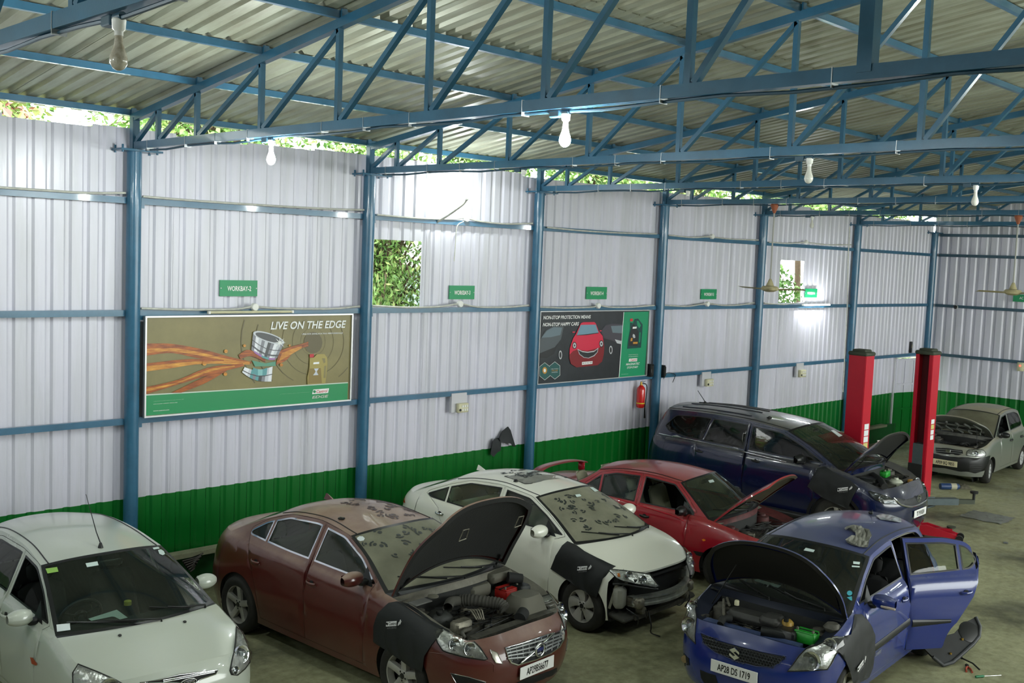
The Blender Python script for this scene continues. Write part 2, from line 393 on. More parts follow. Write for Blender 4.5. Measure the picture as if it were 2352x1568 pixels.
# bulb on a bracket from the wall girt
wb = at_y(1073, 440, WY-.42)
t = empty('wall_bulb', wb, 0, 'glowing bulb on a bent pipe bracket beside the leafy wall opening', 'light bulb')
MB().lathe([(0,.075),(.02,.07),(.04,.04),(.043,.015),(.036,-.015),(.022,-.05),(.018,-.07)], n=18).build('bulb', mat('lit_wall_bulb', (1,1,1), .3, emit=(.93,1,.97), estr=BULB_L*.5), t, 60)
MB().lathe([(.02,-.07),(.026,-.075),(.026,-.12),(.012,-.13)], n=14).build('lamp_holder', M_white, t, 40)
MB().tube(smooth_curve([(0,0,-.12),(-.03,.06,-.2),(-.13,.26,-.36),(-.18,.44,-.46)], 10), .016, 8).build('bracket', M_pvc, t, 60)
# tube lights
def tubelight(a, b, lit, lab):
    a, b = Vector(a), Vector(b); c = (a+b)/2; L = (b-a).length
    t = empty('tube_light', c, 0, lab, 'tube light', 'tube lights on the girts')
    MB().rbox((0,.012,0), (L,.03,.035), .005).build('batten', M_cream if not lit else M_white, t)
    d = MB().tube([(-L/2+.02,-.018,0),(L/2-.02,-.018,0)], .013, 10).build('tube', M_tube if lit else M_cream, t, 60)
    for s in (-1, 1): MB().rbox((s*(L/2-.01),-.016,0), (.03,.03,.036), .004).build('end_cap', M_white, t)
a, b = at_y(1842, 700, WY-.03), at_y(1903, 700, WY-.03)
tubelight((a.x,WY-.05,a.z), (b.x,WY-.05,a.z), True, 'glowing tube light under the WORKBAY-6 sign')
a, b = at_y(474, 717, WY-.03), at_y(668, 717, WY-.03)
tubelight((a.x,WY-.07,a.z), (b.x,WY-.07,a.z), False, 'dusty unlit tube light along the top of the gold billboard')
# ================================================================== trees outside
M_leaf = [mat('leaf_%d' % i, c, .5, trans=0) for i, c in enumerate(((.16,.30,.07),(.24,.38,.11),(.09,.20,.05),(.34,.40,.14)))]
M_bark = mat('bark', (.13,.09,.06), .9, var=.4, vscale=8)
M_petal = mat('pink_leaf', (.5,.2,.17), .6)
def tree(loc, r, h0, h1, n, lab, leaf=(.16,.05), mats=None, seed=1, droop=.4, trunk=True, thin=1.0):
    rnd = random.Random(seed); t = empty('leafy_tree', loc, 0, lab, 'tree', 'trees outside the shed')
    b = MB(); br = MB()
    if trunk: br.tube(smooth_curve([(0,0,0),(.1,.05,h0*.5),(-.05,.1,h0),(0,.1,(h0+h1)/2)], 9), [.12-.008*i for i in range(9)], 8)
    tips = []
    for k in range(max(6, n//110)):
        a = rnd.uniform(0, 2*PI); zz = rnd.uniform(h0, h1); rr = r*rnd.uniform(.35, 1)*(1 if not thin else 1)
        p0 = Vector((0,.1,h0+(zz-h0)*.5)); p1 = Vector((rr*math.cos(a), rr*math.sin(a)*thin, zz))
        mid = (p0+p1)/2+Vector((0,0,.25))
        pts = smooth_curve([p0, mid, p1, p1+Vector((math.cos(a)*.3, math.sin(a)*.3*thin, -.25))], 9)
        br.tube(pts, [.03-.003*i for i in range(9)], 5); tips.append(pts)
    for k in range(n):
        pts = rnd.choice(tips); p = pts[rnd.randint(2, 8)]+Vector((rnd.gauss(0,.16), rnd.gauss(0,.14), rnd.gauss(0,.16)))
        a = rnd.uniform(0, 2*PI); el = rnd.uniform(-.9, .5)-droop
        d = Vector((math.cos(a)*math.cos(el), math.sin(a)*math.cos(el), math.sin(el))); s = d.cross(Vector((rnd.gauss(0,1), rnd.gauss(0,1), 1.2))).normalized()
        L = leaf[0]*rnd.uniform(.6, 1.3); w = leaf[1]*rnd.uniform(.7, 1.3); nrm = d.cross(s)*.18*w
        mi = rnd.choices(range(len(mats or M_leaf)), [5,4,3,2][:len(mats or M_leaf)])[0]
        b.add([p, p+d*L*.45+s*w+nrm, p+d*L, p+d*L*.45-s*w+nrm], [(0,1,2),(0,2,3)], mi)
    stuff(b.build('foliage', mats or M_leaf, t)); br.build('branches', M_bark, t, 60)
    return t
tree((11.2,14.2,0), 1.15, 1.9, 6.0, 14000, 'feathery green tree filling the large wall opening', (.13,.020), None, 11, .5)
tree((14.3,15.9,0), .9, 3.6, 5.7, 4500, 'drooping green tree behind the large wall opening', (.12,.018), None, 12, .3)
tree((22.9,14.4,0), 1.0, 2.2, 6.0, 6000, 'dark twiggy tree seen through the small wall opening', (.15,.04), [M_leaf[2], M_leaf[0]], 13, .5)
tree((4.3,15.3,0), 1.3, 5.3, 6.6, 6000, 'broad-leaved tree with pink shoots in the eave gap', (.17,.045), [M_leaf[1], M_leaf[3], M_petal], 14, .3)
for k, xx in enumerate((8.2, 17.5, 26.8, 30.8)):
    tree((xx,15.4,0), 1.25, 5.4, 6.7, 5200, 'light green bushy tree showing in the eave gap '+['behind the gold billboard bay','over the dark poster','past the last workbay sign','near the end wall'][k], (.13,.034), None, 20+k, .2)
for k, xx in enumerate((6.2, 10.3, 14.6, 18.9, 23.2, 27.5, 31.8)):
    tree((xx,19.6,0), 1.6, 5.2, 7.2, 5000, 'pale green tree of the second row behind the shed', (.16,.05), None, 40+k, .2)
tree((29.3,13.9,0), .7, .5, 2.8, 1500, 'bright green shrub outside the narrow corner door', (.12,.035), [M_leaf[1], M_leaf[3]], 31, .2)
# corrugated fence beyond the opening
f = tag(make_sheet('neighbour_fence', None, (6, 22, 0), (1,0,0), (0,0,1), (0,1,0), 24, 0, 3.9, material=mat('pale_fence', (.45,.55,.6), .6)), 'pale blue corrugated fence beyond the trees', 'fence')
# ================================================================== car library (x forward, y left, z up, origin on the ground mid-wheelbase)
def hermite(tab):
    X = [a for a, _ in tab]; Y = [b for _, b in tab]; n = len(X)
    d = [(Y[i+1]-Y[i])/(X[i+1]-X[i]) for i in range(n-1)]; m = [d[0]]
    for i in range(1, n-1): m.append(0 if d[i-1]*d[i] <= 0 else 2*d[i-1]*d[i]/(d[i-1]+d[i]))
    m.append(d[-1])
    def f(x):
        if x <= X[0]: return Y[0]
        if x >= X[-1]: return Y[-1]
        i = 0
        while x > X[i+1]: i += 1
        h = X[i+1]-X[i]; t = (x-X[i])/h
        return (2*t**3-3*t*t+1)*Y[i]+(t**3-2*t*t+t)*h*m[i]+(-2*t**3+3*t*t)*Y[i+1]+(t**3-t*t)*h*m[i+1]
    return f
def in_poly(p, poly):
    x, y = p; c = False; n = len(poly); j = n-1
    for i in range(n):
        xi, yi = poly[i]; xj, yj = poly[j]
        if (yi > y) != (yj > y) and x < (xj-xi)*(y-yi)/(yj-yi)+xi: c = not c
        j = i
    return c
def area(p): return .5*sum(p[i-1][0]*p[i][1]-p[i][0]*p[i-1][1] for i in range(len(p)))
def offset_poly(poly, d):
    # positive d shrinks
    if area(poly) < 0: poly = poly[::-1]
    n = len(poly); out = []
    for i in range(n):
        a, b, c = Vector(poly[i-1]), Vector(poly[i]), Vector(poly[(i+1) % n])
        e1 = (b-a).normalized(); e2 = (c-b).normalized(); n1 = Vector((-e1.y, e1.x)); n2 = Vector((-e2.y, e2.x))
        m = n1+n2; m = m.normalized() if m.length > 1e-6 else n1
        k = d/max(.45, m.dot(n1)); out.append(tuple(b+m*k))
    return out
def clip(poly, a, b, c):
    # keep a*x+b*y>=c
    out = []; n = len(poly)
    for i in range(n):
        p, q = poly[i-1], poly[i]; fp = a*p[0]+b*p[1]-c; fq = a*q[0]+b*q[1]-c
        if (fp >= 0) != (fq >= 0): t = fp/(fp-fq); out.append((p[0]+(q[0]-p[0])*t, p[1]+(q[1]-p[1])*t))
        if fq >= 0: out.append(tuple(q))
    return out
def round_poly(poly, r, k=4):
    out = []; n = len(poly)
    for i in range(n):
        a, b, c = Vector(poly[i-1]), Vector(poly[i]), Vector(poly[(i+1) % n])
        r1 = min(r, (a-b).length*.45); r2 = min(r, (c-b).length*.45)
        p = b+(a-b).normalized()*r1; q = b+(c-b).normalized()*r2
        for j in range(k+1):
            t = j/k; out.append(tuple((1-t)**2*p+2*t*(1-t)*b+t*t*q))
    return out
def cdt(polys, pts=()):
    V = []; E = []
    for P in polys:
        o = len(V); V += [Vector(p) for p in P]; E += [(o+i, o+(i+1) % len(P)) for i in range(len(P))]
    V += [Vector(p) for p in pts]
    v, e, f, *_ = geometry.delaunay_2d_cdt(V, E, [], 0, 1e-5)
    return v, f
def glass_mat(name, tint=(.45,.55,.5), dust=0, dcol=(.30,.28,.2), rough=.03):
    if name in MATS: return MATS[name]
    m = bpy.data.materials.new(name); m.use_nodes = True; nt = m.node_tree; nt.nodes.clear(); L = nt.links.new
    out = N(m,'ShaderNodeOutputMaterial'); tr = N(m,'ShaderNodeBsdfTransparent'); tr.inputs[0].default_value = (*tint, 1)
    gl = N(m,'ShaderNodeBsdfGlossy'); gl.inputs['Roughness'].default_value = rough
    fr = N(m,'ShaderNodeFresnel'); fr.inputs[0].default_value = 1.5; mx = N(m,'ShaderNodeMixShader')
    L(fr.outputs[0], mx.inputs[0]); L(tr.outputs[0], mx.inputs[1]); L(gl.outputs[0], mx.inputs[2])
    src = mx
    if dust:
        df = N(m,'ShaderNodeBsdfDiffuse'); df.inputs[0].default_value = (*dcol, 1)
        tc = N(m,'ShaderNodeTexCoord'); n = N(m,'ShaderNodeTexNoise'); n.inputs['Scale'].default_value = 3.5; n.inputs['Detail'].default_value = 8; L(tc.outputs['Object'], n.inputs['Vector'])
        mr = N(m,'ShaderNodeMapRange'); mr.inputs[1].default_value = .3; mr.inputs[2].default_value = .7; mr.inputs[3].default_value = dust*.82; mr.inputs[4].default_value = min(1, dust*1.18); L(n.outputs['Fac'], mr.inputs[0])
        m2 = N(m,'ShaderNodeMixShader'); L(mr.outputs[0], m2.inputs[0]); L(mx.outputs[0], m2.inputs[1]); L(df.outputs[0], m2.inputs[2]); src = m2
    L(src.outputs[0], out.inputs[0]); MATS[name] = m; return m
def paint_mat(name, col, dust=.0, dcol=(.33,.27,.2), side=.15, rough=.3, flake=0, dscale=2.5):
    # car paint under a film of settled dust (thicker on what faces up)
    if name in MATS: return MATS[name]
    m = mat(name, col, rough, flake, coat=.8); nt = m.node_tree; L = nt.links.new; b = nt.nodes['Principled BSDF']
    if dust:
        g = N(m,'ShaderNodeNewGeometry'); sp = N(m,'ShaderNodeSeparateXYZ'); L(g.outputs['Normal'], sp.inputs[0])
        mr = N(m,'ShaderNodeMapRange'); mr.inputs[1].default_value = .30; mr.inputs[2].default_value = .90; mr.inputs[3].default_value = side*dust; mr.inputs[4].default_value = dust; L(sp.outputs['Z'], mr.inputs[0])
        tc = N(m,'ShaderNodeTexCoord'); n = N(m,'ShaderNodeTexNoise'); n.inputs['Scale'].default_value = dscale; n.inputs['Detail'].default_value = 9; n.inputs['Roughness'].default_value = .6; L(tc.outputs['Object'], n.inputs['Vector'])
        m2 = N(m,'ShaderNodeMapRange'); m2.inputs[1].default_value = .3; m2.inputs[2].default_value = .68; m2.inputs[3].default_value = .45; m2.inputs[4].default_value = 1; L(n.outputs['Fac'], m2.inputs[0])
        mu = N(m,'ShaderNodeMath', operation='MULTIPLY'); L(mr.outputs[0], mu.inputs[0]); L(m2.outputs[0], mu.inputs[1])
        mx = N(m,'ShaderNodeMix', data_type='RGBA'); mx.inputs[6].default_value = (*col,1); mx.inputs[7].default_value = (*dcol,1); L(mu.outputs[0], mx.inputs[0]); L(mx.outputs[2], b.inputs['Base Color'])
        r1 = N(m,'ShaderNodeMapRange'); r1.inputs[3].default_value = rough; r1.inputs[4].default_value = .62; L(mu.outputs[0], r1.inputs[0]); L(r1.outputs[0], b.inputs['Roughness'])
        c1 = N(m,'ShaderNodeMapRange'); c1.inputs[3].default_value = .8; c1.inputs[4].default_value = .12; L(mu.outputs[0], c1.inputs[0]); L(c1.outputs[0], b.inputs['Coat Weight'])
    return m
M_dark = mat('dark_interior', (.016,.017,.016), .75)
M_trim = mat('black_trim', (.012,.013,.013), .35)
M_tyre = mat('dusty_tyre', (.028,.027,.023), .85, var=.4, vscale=9)
M_alloy = mat('alloy_rim', (.46,.45,.41), .42, .25, var=.25, vscale=6)
M_cap = mat('wheel_cover', (.48,.49,.49), .4, .15)
M_lens = glass_mat('headlight_lens', (.95,.97,.97), .03, (.5,.5,.4))
M_house = mat('headlight_housing', (.66,.66,.62), .25, .55, var=.5, vscale=16, bump=.5, bscale=26)
M_engine = mat('grimy_engine', (.03,.029,.025), .6, col2=(.10,.095,.075), vscale=8, bump=.4, bscale=30)
M_alu = mat('cast_alloy', (.30,.28,.22), .5, .6, var=.5, vscale=10, bump=.4)
M_plateW = mat('white_plate', (.78,.78,.76), .45); M_plateY = mat('cream_plate', (.72,.66,.42), .5)
M_ink = mat('black_ink', (.01,.01,.01), .5); M_whiteink = mat('white_print', (.8,.8,.8), .5)
M_amber = mat('amber_lens', (.8,.22,.02), .2); M_tail = mat('tail_lens', (.55,.01,.012), .15, coat=.5)
M_paper = mat('paper', (.72,.78,.78), .7)
def seat(par, x, y, m, w=.5, rear=False, back=-.3, z0=.28):
    R = Matrix.Rotation(back, 3, 'Y')
    s = MB(); s.rbox((x+.02,y,z0+.11), (.52,w,.2), .06); o = s.build('seat', m, par, 50)
    b = MB(); b.rbox(Vector((x-.26,y,z0+.2))+R @ Vector((0,0,.27)), (.15,w*.97,.60), .06, 0, R, .9); b.build('seat_back', m, o, 50)
    for k in ((0,) if not rear else (-w*.3, w*.3)):
        h = MB(); c = Vector((x-.26,y+k,z0+.2))+R @ Vector((.01,0,.68)); h.rbox(c, (.09,.25,.18), .045, 0, R)
        for e in (-.05,.05): h.tube([c+Vector((0,e,-.07)), c+Vector((-.01,e,-.16))], .008, 6)
        h.build('headrest', m, o, 50)
def wheel(par, x, y, r, w, rr, n=5, style='spoke', m=None, side=1, steer=0):
    # outer face towards +side*y
    rot = Matrix.Rotation(steer, 3, 'Z'); s = side; m = m or M_alloy; tr = MB(); c = Vector((x, y, r))
    h = w/2; pr = [(rr-.01,-h*.8),(rr+.015,-h*.92),((rr+r)/2,-h),(r-.03,-h*.93),(r-.008,-h*.72),(r,-h*.4),(r,h*.4),(r-.008,h*.72),(r-.03,h*.93),((rr+r)/2,h),(rr+.015,h*.92),(rr-.01,h*.8)]
    tr.lathe(pr, c, 'Y', 44, rot=rot, cap=False)
    k = 44; g = []
    o = tr.build('wheel', M_tyre, par, 35)
    b = MB()
    b.lathe([(rr-.012,-h*.7),(rr-.03,-h*.2),(rr-.03,s*0),(rr-.018,s*h*.75),(rr+.004,s*h*.86),(rr+.006,s*h*.80)], c, 'Y', 44, rot=rot, cap=False)
    b.build('rim', m, o, 40)
    MB().lathe([(0,s*h*.02),(rr*.62,s*h*.02),(rr*.62,-s*h*.2)], c, 'Y', 28, rot=rot, cap=False).build('brake_disc', mat('brake_disc_metal', (.12,.11,.10), .5, .6), o, 40)
    b = MB()
    for i in range(n):
        a = 2*PI*i/n+.3
        def sp(u, v, a=a):
            # u radial 0..1, v across -1..1
            rad = .035+(rr-.05)*u
            if style == 'blade': wd = .026+.050*u; tw = .30*u
            elif style == 'thin': wd = .016+.010*u; tw = 0
            else: wd = (.036-.004*u+.03*max(0, u-.8)); tw = 0
            aa = a+tw; d = Vector((math.cos(aa), 0, math.sin(aa))); e = Vector((-math.sin(aa), 0, math.cos(aa)))
            off = s*h*(.62+.22*u*u-.10*v*v)
            return c+rot @ (d*rad+e*wd*v+Vector((0, off, 0)))
        b.grid(lambda u, v: sp(u, 2*v-1), 8, 4)
        b.grid(lambda u, v: sp(u, 1)-rot @ Vector((0, s*.05*v, 0)), 8, 1); b.grid(lambda u, v: sp(u, -1)-rot @ Vector((0, s*.05*v, 0)), 8, 1)
    b.lathe([(.062,s*h*.3),(.062,s*h*.6),(.05,s*h*.68),(0,s*h*.69)], c, 'Y', 24, rot=rot)
    b.build('spokes', m, o, 40)
    MB().lathe([(.03,s*h*.69),(.028,s*h*.73),(0,s*h*.74)], c, 'Y', 16, rot=rot).build('hub_cap', M_trim if style != 'thin' else m, o, 40)
    for i in range(5):
        a = 2*PI*i/5+.3+PI/5
        MB().lathe([(.011,s*h*.45),(.011,s*h*.70),(0,s*h*.70)], c+rot @ Vector((.045*math.cos(a),0,.045*math.sin(a))), 'Y', 6, rot=rot).build('wheel_nut', M_dark, o)
    return o
class Car:
    def __init__(s, name, label, loc, deg, cfg, paint, interior, glass, wglass=None, trim=None):
        s.c = cfg; s.paint = paint; s.glass = glass; s.wglass = wglass or glass; s.trim = trim or M_trim; s.interior = interior
        s.root = empty(name, (loc[0], loc[1], 0), math.radians(deg), label, 'car')
        c = cfg; s.hw = c['hw']; s.zsf = hermite(c['zs']); s.proff = hermite(c.get('prof', [(0,.90),(.18,.94),(.4,.985),(.6,1),(.78,.992),(.9,.965),(.97,.925),(1,.885)]))
        s.xff = hermite(c['xf']); s.xrf = hermite(c['xr']); s.upper = s.make_upper()
    def zs(s, x): return s.zsf(x)
    def side(s, x, z):
        c = s.c; zs = s.zsf(x); p1 = s.proff(1)
        if z <= zs: y = s.hw*s.proff(z/zs); k = .3*max(0, z/zs-.5)*2
        else:
            t = min(1.1, (z-zs)/(c['zr']-zs)); y = s.hw*(p1+(c['gr']-p1)*t+.035*t*(1-t)); k = .3+.7*t
        xt = c.get('xt', -9)
        if x < xt: y -= c.get('kt', .05)*(xt-x)**2*k
        q = (x-c['x1f'])/(s.xff(z)-c['x1f']); n = c['nf']
        if q > 0: y *= max(0, 1-min(1, q)**n)**(1/n)
        q = (x-c['x1r'])/(s.xrf(z)-c['x1r']); n = c['nr']
        if q > 0: y *= max(0, 1-min(1, q)**n)**(1/n)
        return y
    def P(s, x, z, sg=1, off=0): return Vector((x, sg*(s.side(x, z)+off), z))
    def front_x(s, y, z, rear=False):
        y = abs(y)
        a, b = (s.c['x1f'], s.xff(z)) if not rear else (s.c['x1r'], s.xrf(z))
        if s.side(a, z) <= y: return a
        for _ in range(40):
            m = (a+b)/2
            if s.side(m, z) > y: a = m
            else: b = m
        return (a+b)/2
    def make_upper(s):
        c = s.c; A, R, C = c['A'], c['R'], c['C']
        s.Apil = [tuple(p) for p in smooth_curve([(A[0], s.zsf(A[0]))]+A[1:], 28)]       # cowl corner -> roof front corner
        s.Rail = [tuple(p) for p in smooth_curve(R, 22)]
        s.Cpil = [tuple(p) for p in smooth_curve(C[:-1]+[(C[-1], s.zsf(C[-1]))], 14)]
        return s.Apil+s.Rail[1:]+s.Cpil[1:]
    def build_sides(s):
        c = s.c; rt = s.root; wx = c['wb']/2; r = c['r']; ra = c.get('ra', r+.06); xsF, xsR = c['xsF'], c['xsR']; zb = c['zb']
        xk = s.Apil[0][0]; xd = s.Cpil[-1][0]
        n1 = 16; hoodline = [(xsF+(xk-xsF)*i/n1, s.zs(xsF+(xk-xsF)*i/n1)) for i in range(n1)]
        deck = [(xd+(xsR-xd)*i/8, s.zs(xd+(xsR-xd)*i/8)) for i in range(1, 9)]
        up = list(s.upper)
        outline = [(xsF, zb+.02)]+[(xsF, zb+.02+(s.zs(xsF)-zb-.02)*k/8) for k in range(1, 8)]+hoodline+up+deck+[(xsR, zb+.04)]
        sill = [(xsR+(xsF-xsR)*i/30, zb) for i in range(1, 30)]; outline += sill
        arch = []
        for ax in (wx, -wx):
            rr = ra if ax > 0 else c.get('rar', ra); arch.append([(ax+rr*math.cos(2*PI*k/40), r+rr*math.sin(2*PI*k/40)) for k in range(40)])
        dlo = c['dlo']; dlo = round_poly(dlo, c.get('dlor', .05)); xb, bs = c['xb'], c.get('bs', .06)
        # slanted B pillar: x = xb + bs*(z-1)
        def left_of(p, off): return clip(p, 1, -bs, xb-bs+off)
        def right_of(p, off): return clip(p, -1, bs, -(xb-bs)+off)
        fw = left_of(dlo, .045); rw = right_of(dlo, .045); qw = None
        if 'xq' in c: qx, qs = c['xq']; qw = clip(rw, -1, qs, -(qx-qs)+.018); rw = clip(rw, 1, -qs, qx-qs+.018)
        ex = offset_poly(dlo, -c.get('fr', .032)); zd = zb+.07
        xdf = c['xdf']
        fr_top = [p for p in left_of(ex, .0) if p[1] > s.zs(p[0])+.03]; fr_top.sort(key=lambda p: -p[0])
        fd = [(xdf-.03, zd), (xdf, .5), (xdf+.015, s.zs(xdf)-.02)]+fr_top
        topz = max(p[1] for p in fr_top)
        fd += [(xb+bs*(.8-1)*1.0, .80), (xb-bs*.3, zd)]
        rr_top = [p for p in right_of(ex, .012) if p[1] > s.zs(p[0])+.03]
        if c.get('qdoor', True) is False and qw: rr_top = [p for p in clip(right_of(ex, .012), 1, -qs, qx-qs-.02) if p[1] > s.zs(p[0])+.03]
        rr_top.sort(key=lambda p: -p[0])
        rd = [(xb-bs*.3-.012, zd), (xb+bs*(.8-1)-.012, .80)]+rr_top+c['rd']
        holes = [p for p in (fw, rw, qw) if p]
        gl = [offset_poly(h, .016) for h in holes]
        fdo = offset_poly(fd, .004); rdo = offset_poly(rd, .004)
        if c.get('nodoors'): pass
        pts = []
        x = min(xsR, xd)
        while x < xsF:
            z = zb+.05
            while z < c['zr']: pts.append((x+.003, z)); z += .055
            for d in (.008,.022,.04,.065,.095): pts.append((x, s.zs(x)-d))
            x += .055
        pts = [p for p in pts if in_poly(p, outline)]
        polys = [outline]+arch+[fd, rd, fdo, rdo]+holes+gl
        v, f = cdt(polys, pts)
        groups = {}
        for t in f:
            q = sum((v[i] for i in t), Vector((0,0)))/len(t)
            if not in_poly(q, outline) or in_poly(q, arch[0]) or in_poly(q, arch[1]): continue
            k = None
            for hi, h in enumerate(holes):
                if in_poly(q, h): k = ('g' if in_poly(q, gl[hi]) else 't')+str(hi)
            if k is None:
                if in_poly(q, fdo): k = 'fd'
                elif in_poly(q, rdo): k = 'rd'
                elif in_poly(q, fd) or in_poly(q, rd): continue
                elif q[0] > (xdf+.01 if q[1] < s.zs(q[0])+.02 else 9): k = 'fender'
                elif q[0] > xdf-.2 and q[1] < s.zs(q[0]) and q[1] > zb+.1 and q[0] > c['xb']: k = 'fender'
                else: k = 'body'
            groups.setdefault(k, []).append(t)
        s.parts = {}
        op = c.get('open_windows', ())
        for sg in (1, -1):
            tagn = 'L' if sg > 0 else 'R'
            def mk(key, name, m, par, off=0, dx=None):
                if key not in groups: return None
                idx = {}; V = []; F = []
                for t in groups[key]:
                    tt = []
                    for i in t:
                        if i not in idx: idx[i] = len(V); V.append(s.P(v[i][0], v[i][1], sg, off))
                        tt.append(idx[i])
                    # orientation outward
                    a, b_, c_ = (V[k] for k in tt); nn = (b_-a).cross(c_-a)
                    if nn.y*sg < 0: tt = tt[::-1]
                    F.append(tuple(tt))
                o = MB().add(V, F).build(name, m, par, 42); s.parts[key+tagn] = o; return o
            body = mk('body', 'body_side', s.paint, rt); mk('fender', 'front_fender', s.paint, rt)
            d1 = mk('fd', 'front_door', s.paint, rt); d2 = mk('rd', 'rear_door', s.paint, rt)
            pq = d2 if c.get('qdoor', True) else body
            for hi, par in ((0, d1), (1, d2), (2, pq)):
                if par is None: continue
                if not (tagn, hi) in op: mk('g%d' % hi, 'side_window', s.glass, par, -.006)
                mk('t%d' % hi, 'window_trim', s.trim, par, .003)
            # handles
            for d, xx in ((d1, c['hx'][0]), (d2, c['hx'][1])):
                hz = c['hz'](xx) if callable(c['hz']) else c['hz']; y0 = s.side(xx, hz)
                h = MB(); h.grid(lambda u, w: Vector((xx+.075-.15*u, sg*(y0+.012+.032*math.sin(PI*min(1, max(0, u)))**.6+.008*math.cos(2*PI*w)), hz+.008*u+.017*math.sin(2*PI*w))), 8, 8)
                h.build('door_handle', c.get('hmat', s.paint), d, 60)
                MB().lathe([(.032,sg*.001),(.026,-sg*.012),(0,-sg*.018)], (xx-.0,sg*(y0+.004),hz), 'Y', 16).build('handle_recess', M_dark, d, 60)
            # door card & inner skin, wheel arch liners
            x0c = c['xb'] if c.get('card_cut') == tagn else xsR+.08
            b = MB(); b.grid(lambda u, w: s.P(x0c+(xk-.03-x0c)*u, zb+.05+(s.zs(x0c+(xk-.03-x0c)*u)-.02-zb-.05)*w, sg, -.05), 24, 6); b.build('door_card', M_dark, rt, 60)
            for ax in (wx, -wx):
                rr = (ra if ax > 0 else c.get('rar', ra))+.004
                ys = s.side(ax, r+.1)
                b = MB(); b.grid(lambda u, w: Vector((ax+rr*math.cos(PI*1.16*u-.25), sg*(s.side(min(max(ax+rr*math.cos(PI*1.16*u-.25), xsR), xsF), max(.2, r+rr*math.sin(PI*1.16*u-.25)))-.004-.30*w), r+rr*math.sin(PI*1.16*u-.25))), 26, 3)
                b.add([Vector((ax+rr*math.cos(2*PI*k/24), sg*(ys-.30), r+rr*math.sin(2*PI*k/24))) for k in range(24)], [tuple(range(24))])
                b.build('wheel_arch_liner', M_dark, rt, 60)
                wheel(rt, ax, sg*(c['tr']-.1), r, .2, c['rr'], c.get('ns', 5), c.get('ws', 'spoke'), c.get('wm'), sg, c.get('steer', 0) if ax > 0 else 0)
    def strip(s, L, crown, bow, nv=16, E=None, pw=2.4):
        n = len(L)
        def f(i, v):
            t = i/(n-1); p = L[i]
            return Vector((p.x+bow(t)*(1-v*v), p.y*v, p.z+crown(t)*(1-abs(v)**pw)))
        last = [f(n-1, 2*j/nv-1) for j in range(nv+1)]
        rows = []
        for i in range(n):
            row = []
            for j in range(nv+1):
                v = 2*j/nv-1; p = f(i, v)
                if E: p = p+(E(v)-last[j])*(i/(n-1))**3
                row.append(p)
            rows.append(row)
        return rows
    @staticmethod
    def rows_mesh(rows, i0=None, i1=None, j0=None, j1=None, flip=False):
        b = MB(); n = len(rows); m = len(rows[0]); b.v = [tuple(p) for r in rows for p in r]
        for i in range(n-1):
            for j in range(m-1):
                q = (i*m+j, (i+1)*m+j, (i+1)*m+j+1, i*m+j+1)
                b.f.append(q[::-1] if flip else q); b.m.append(0)
        return b
    def up_faces(s, b, sgn=1):
        # orient all faces so normals point up (sgn=1)
        for k, f in enumerate(b.f):
            p = [Vector(b.v[i]) for i in f]; n = (p[1]-p[0]).cross(p[2]-p[0])
            if len(p) > 3 and n.length < 1e-10: n = (p[2]-p[0]).cross(p[3]-p[0])
            if n.z*sgn < 0: b.f[k] = f[::-1]
        return b
    def build_top(s, hood_open=0, hood_liner=None, bay=True):
        c = s.c; rt = s.root
        bA, bR, bC = c.get('bow', (.10,.07,.10,.10))[:3]; cr = c.get('crown', .045)
        # windscreen
        L = [s.P(x, z) for x, z in s.Apil]; L = L[1:] if False else L
        k0 = c.get('cowl_crown', .03)
        ws = s.strip(L, lambda t: k0+(cr-k0)*t, lambda t: c.get('wbow', .20)+(bR-c.get('wbow', .20))*t, 40)
        n = len(ws); m = len(ws[0])
        fine = ws
        gl = [r[1:-1] for r in fine[1:-1]]
        b = s.up_faces(s.rows_mesh(gl)); s.wscreen = b.build('windshield', s.wglass, rt, 60); s.ws_rows = fine
        bb = MB(); bb.v = [tuple(p) for r in fine for p in r]
        for i in range(n-1):
            for j in range(m-1):
                if i in (0, n-2) or j in (0, m-2): bb.f.append((i*m+j,(i+1)*m+j,(i+1)*m+j+1,i*m+j+1)); bb.m.append(0)
        s.up_faces(bb).build('windshield_seal', M_trim, rt, 60)
        # roof
        L = [s.P(x, z) for x, z in s.Rail]
        cB = c.get('crown2', cr)
        rr = s.strip(L, lambda t: cr+(cB-cr)*t+c.get('rcr', .02)*math.sin(PI*t), lambda t: bR*(1-t)*1-bC*t, 20)
        s.roof = s.up_faces(s.rows_mesh(rr)).build('roof', c.get('roofmat', s.paint), rt, 60); s.roof_rows = rr
        for jj in (1, -2): MB().tube([r[jj]+Vector((0,0,.001)) for r in rr], .007, 5).build('roof_moulding', M_trim, rt, 60)
        # inner headliner
        hl = [[p-Vector((0,0,.03)) for p in r] for r in rr]; s.up_faces(s.rows_mesh(hl), -1).build('headliner', c.get('liner', mat('headliner_cloth', (.30,.29,.25), .9)), rt, 60)
        # rear window
        L = [s.P(x, z) for x, z in s.Cpil]; bD = c.get('bow', (.1,.07,.1,.1))[3]
        rw = s.strip(L, lambda t: cB+(c.get('deck_crown', .02)-cB)*t, lambda t: -bC-(bD-bC)*t, 16)
        s.up_faces(s.rows_mesh([r[1:-1] for r in rw[1:-1]])).build('rear_window', s.glass, rt, 60)
        bb = MB(); n = len(rw); m = len(rw[0]); bb.v = [tuple(p) for r in rw for p in r]
        for i in range(n-1):
            for j in range(m-1):
                if i in (0, n-2) or j in (0, m-2): bb.f.append((i*m+j,(i+1)*m+j,(i+1)*m+j+1,i*m+j+1)); bb.m.append(0)
        s.up_faces(bb).build('rear_window_frame', s.paint, rt, 60)
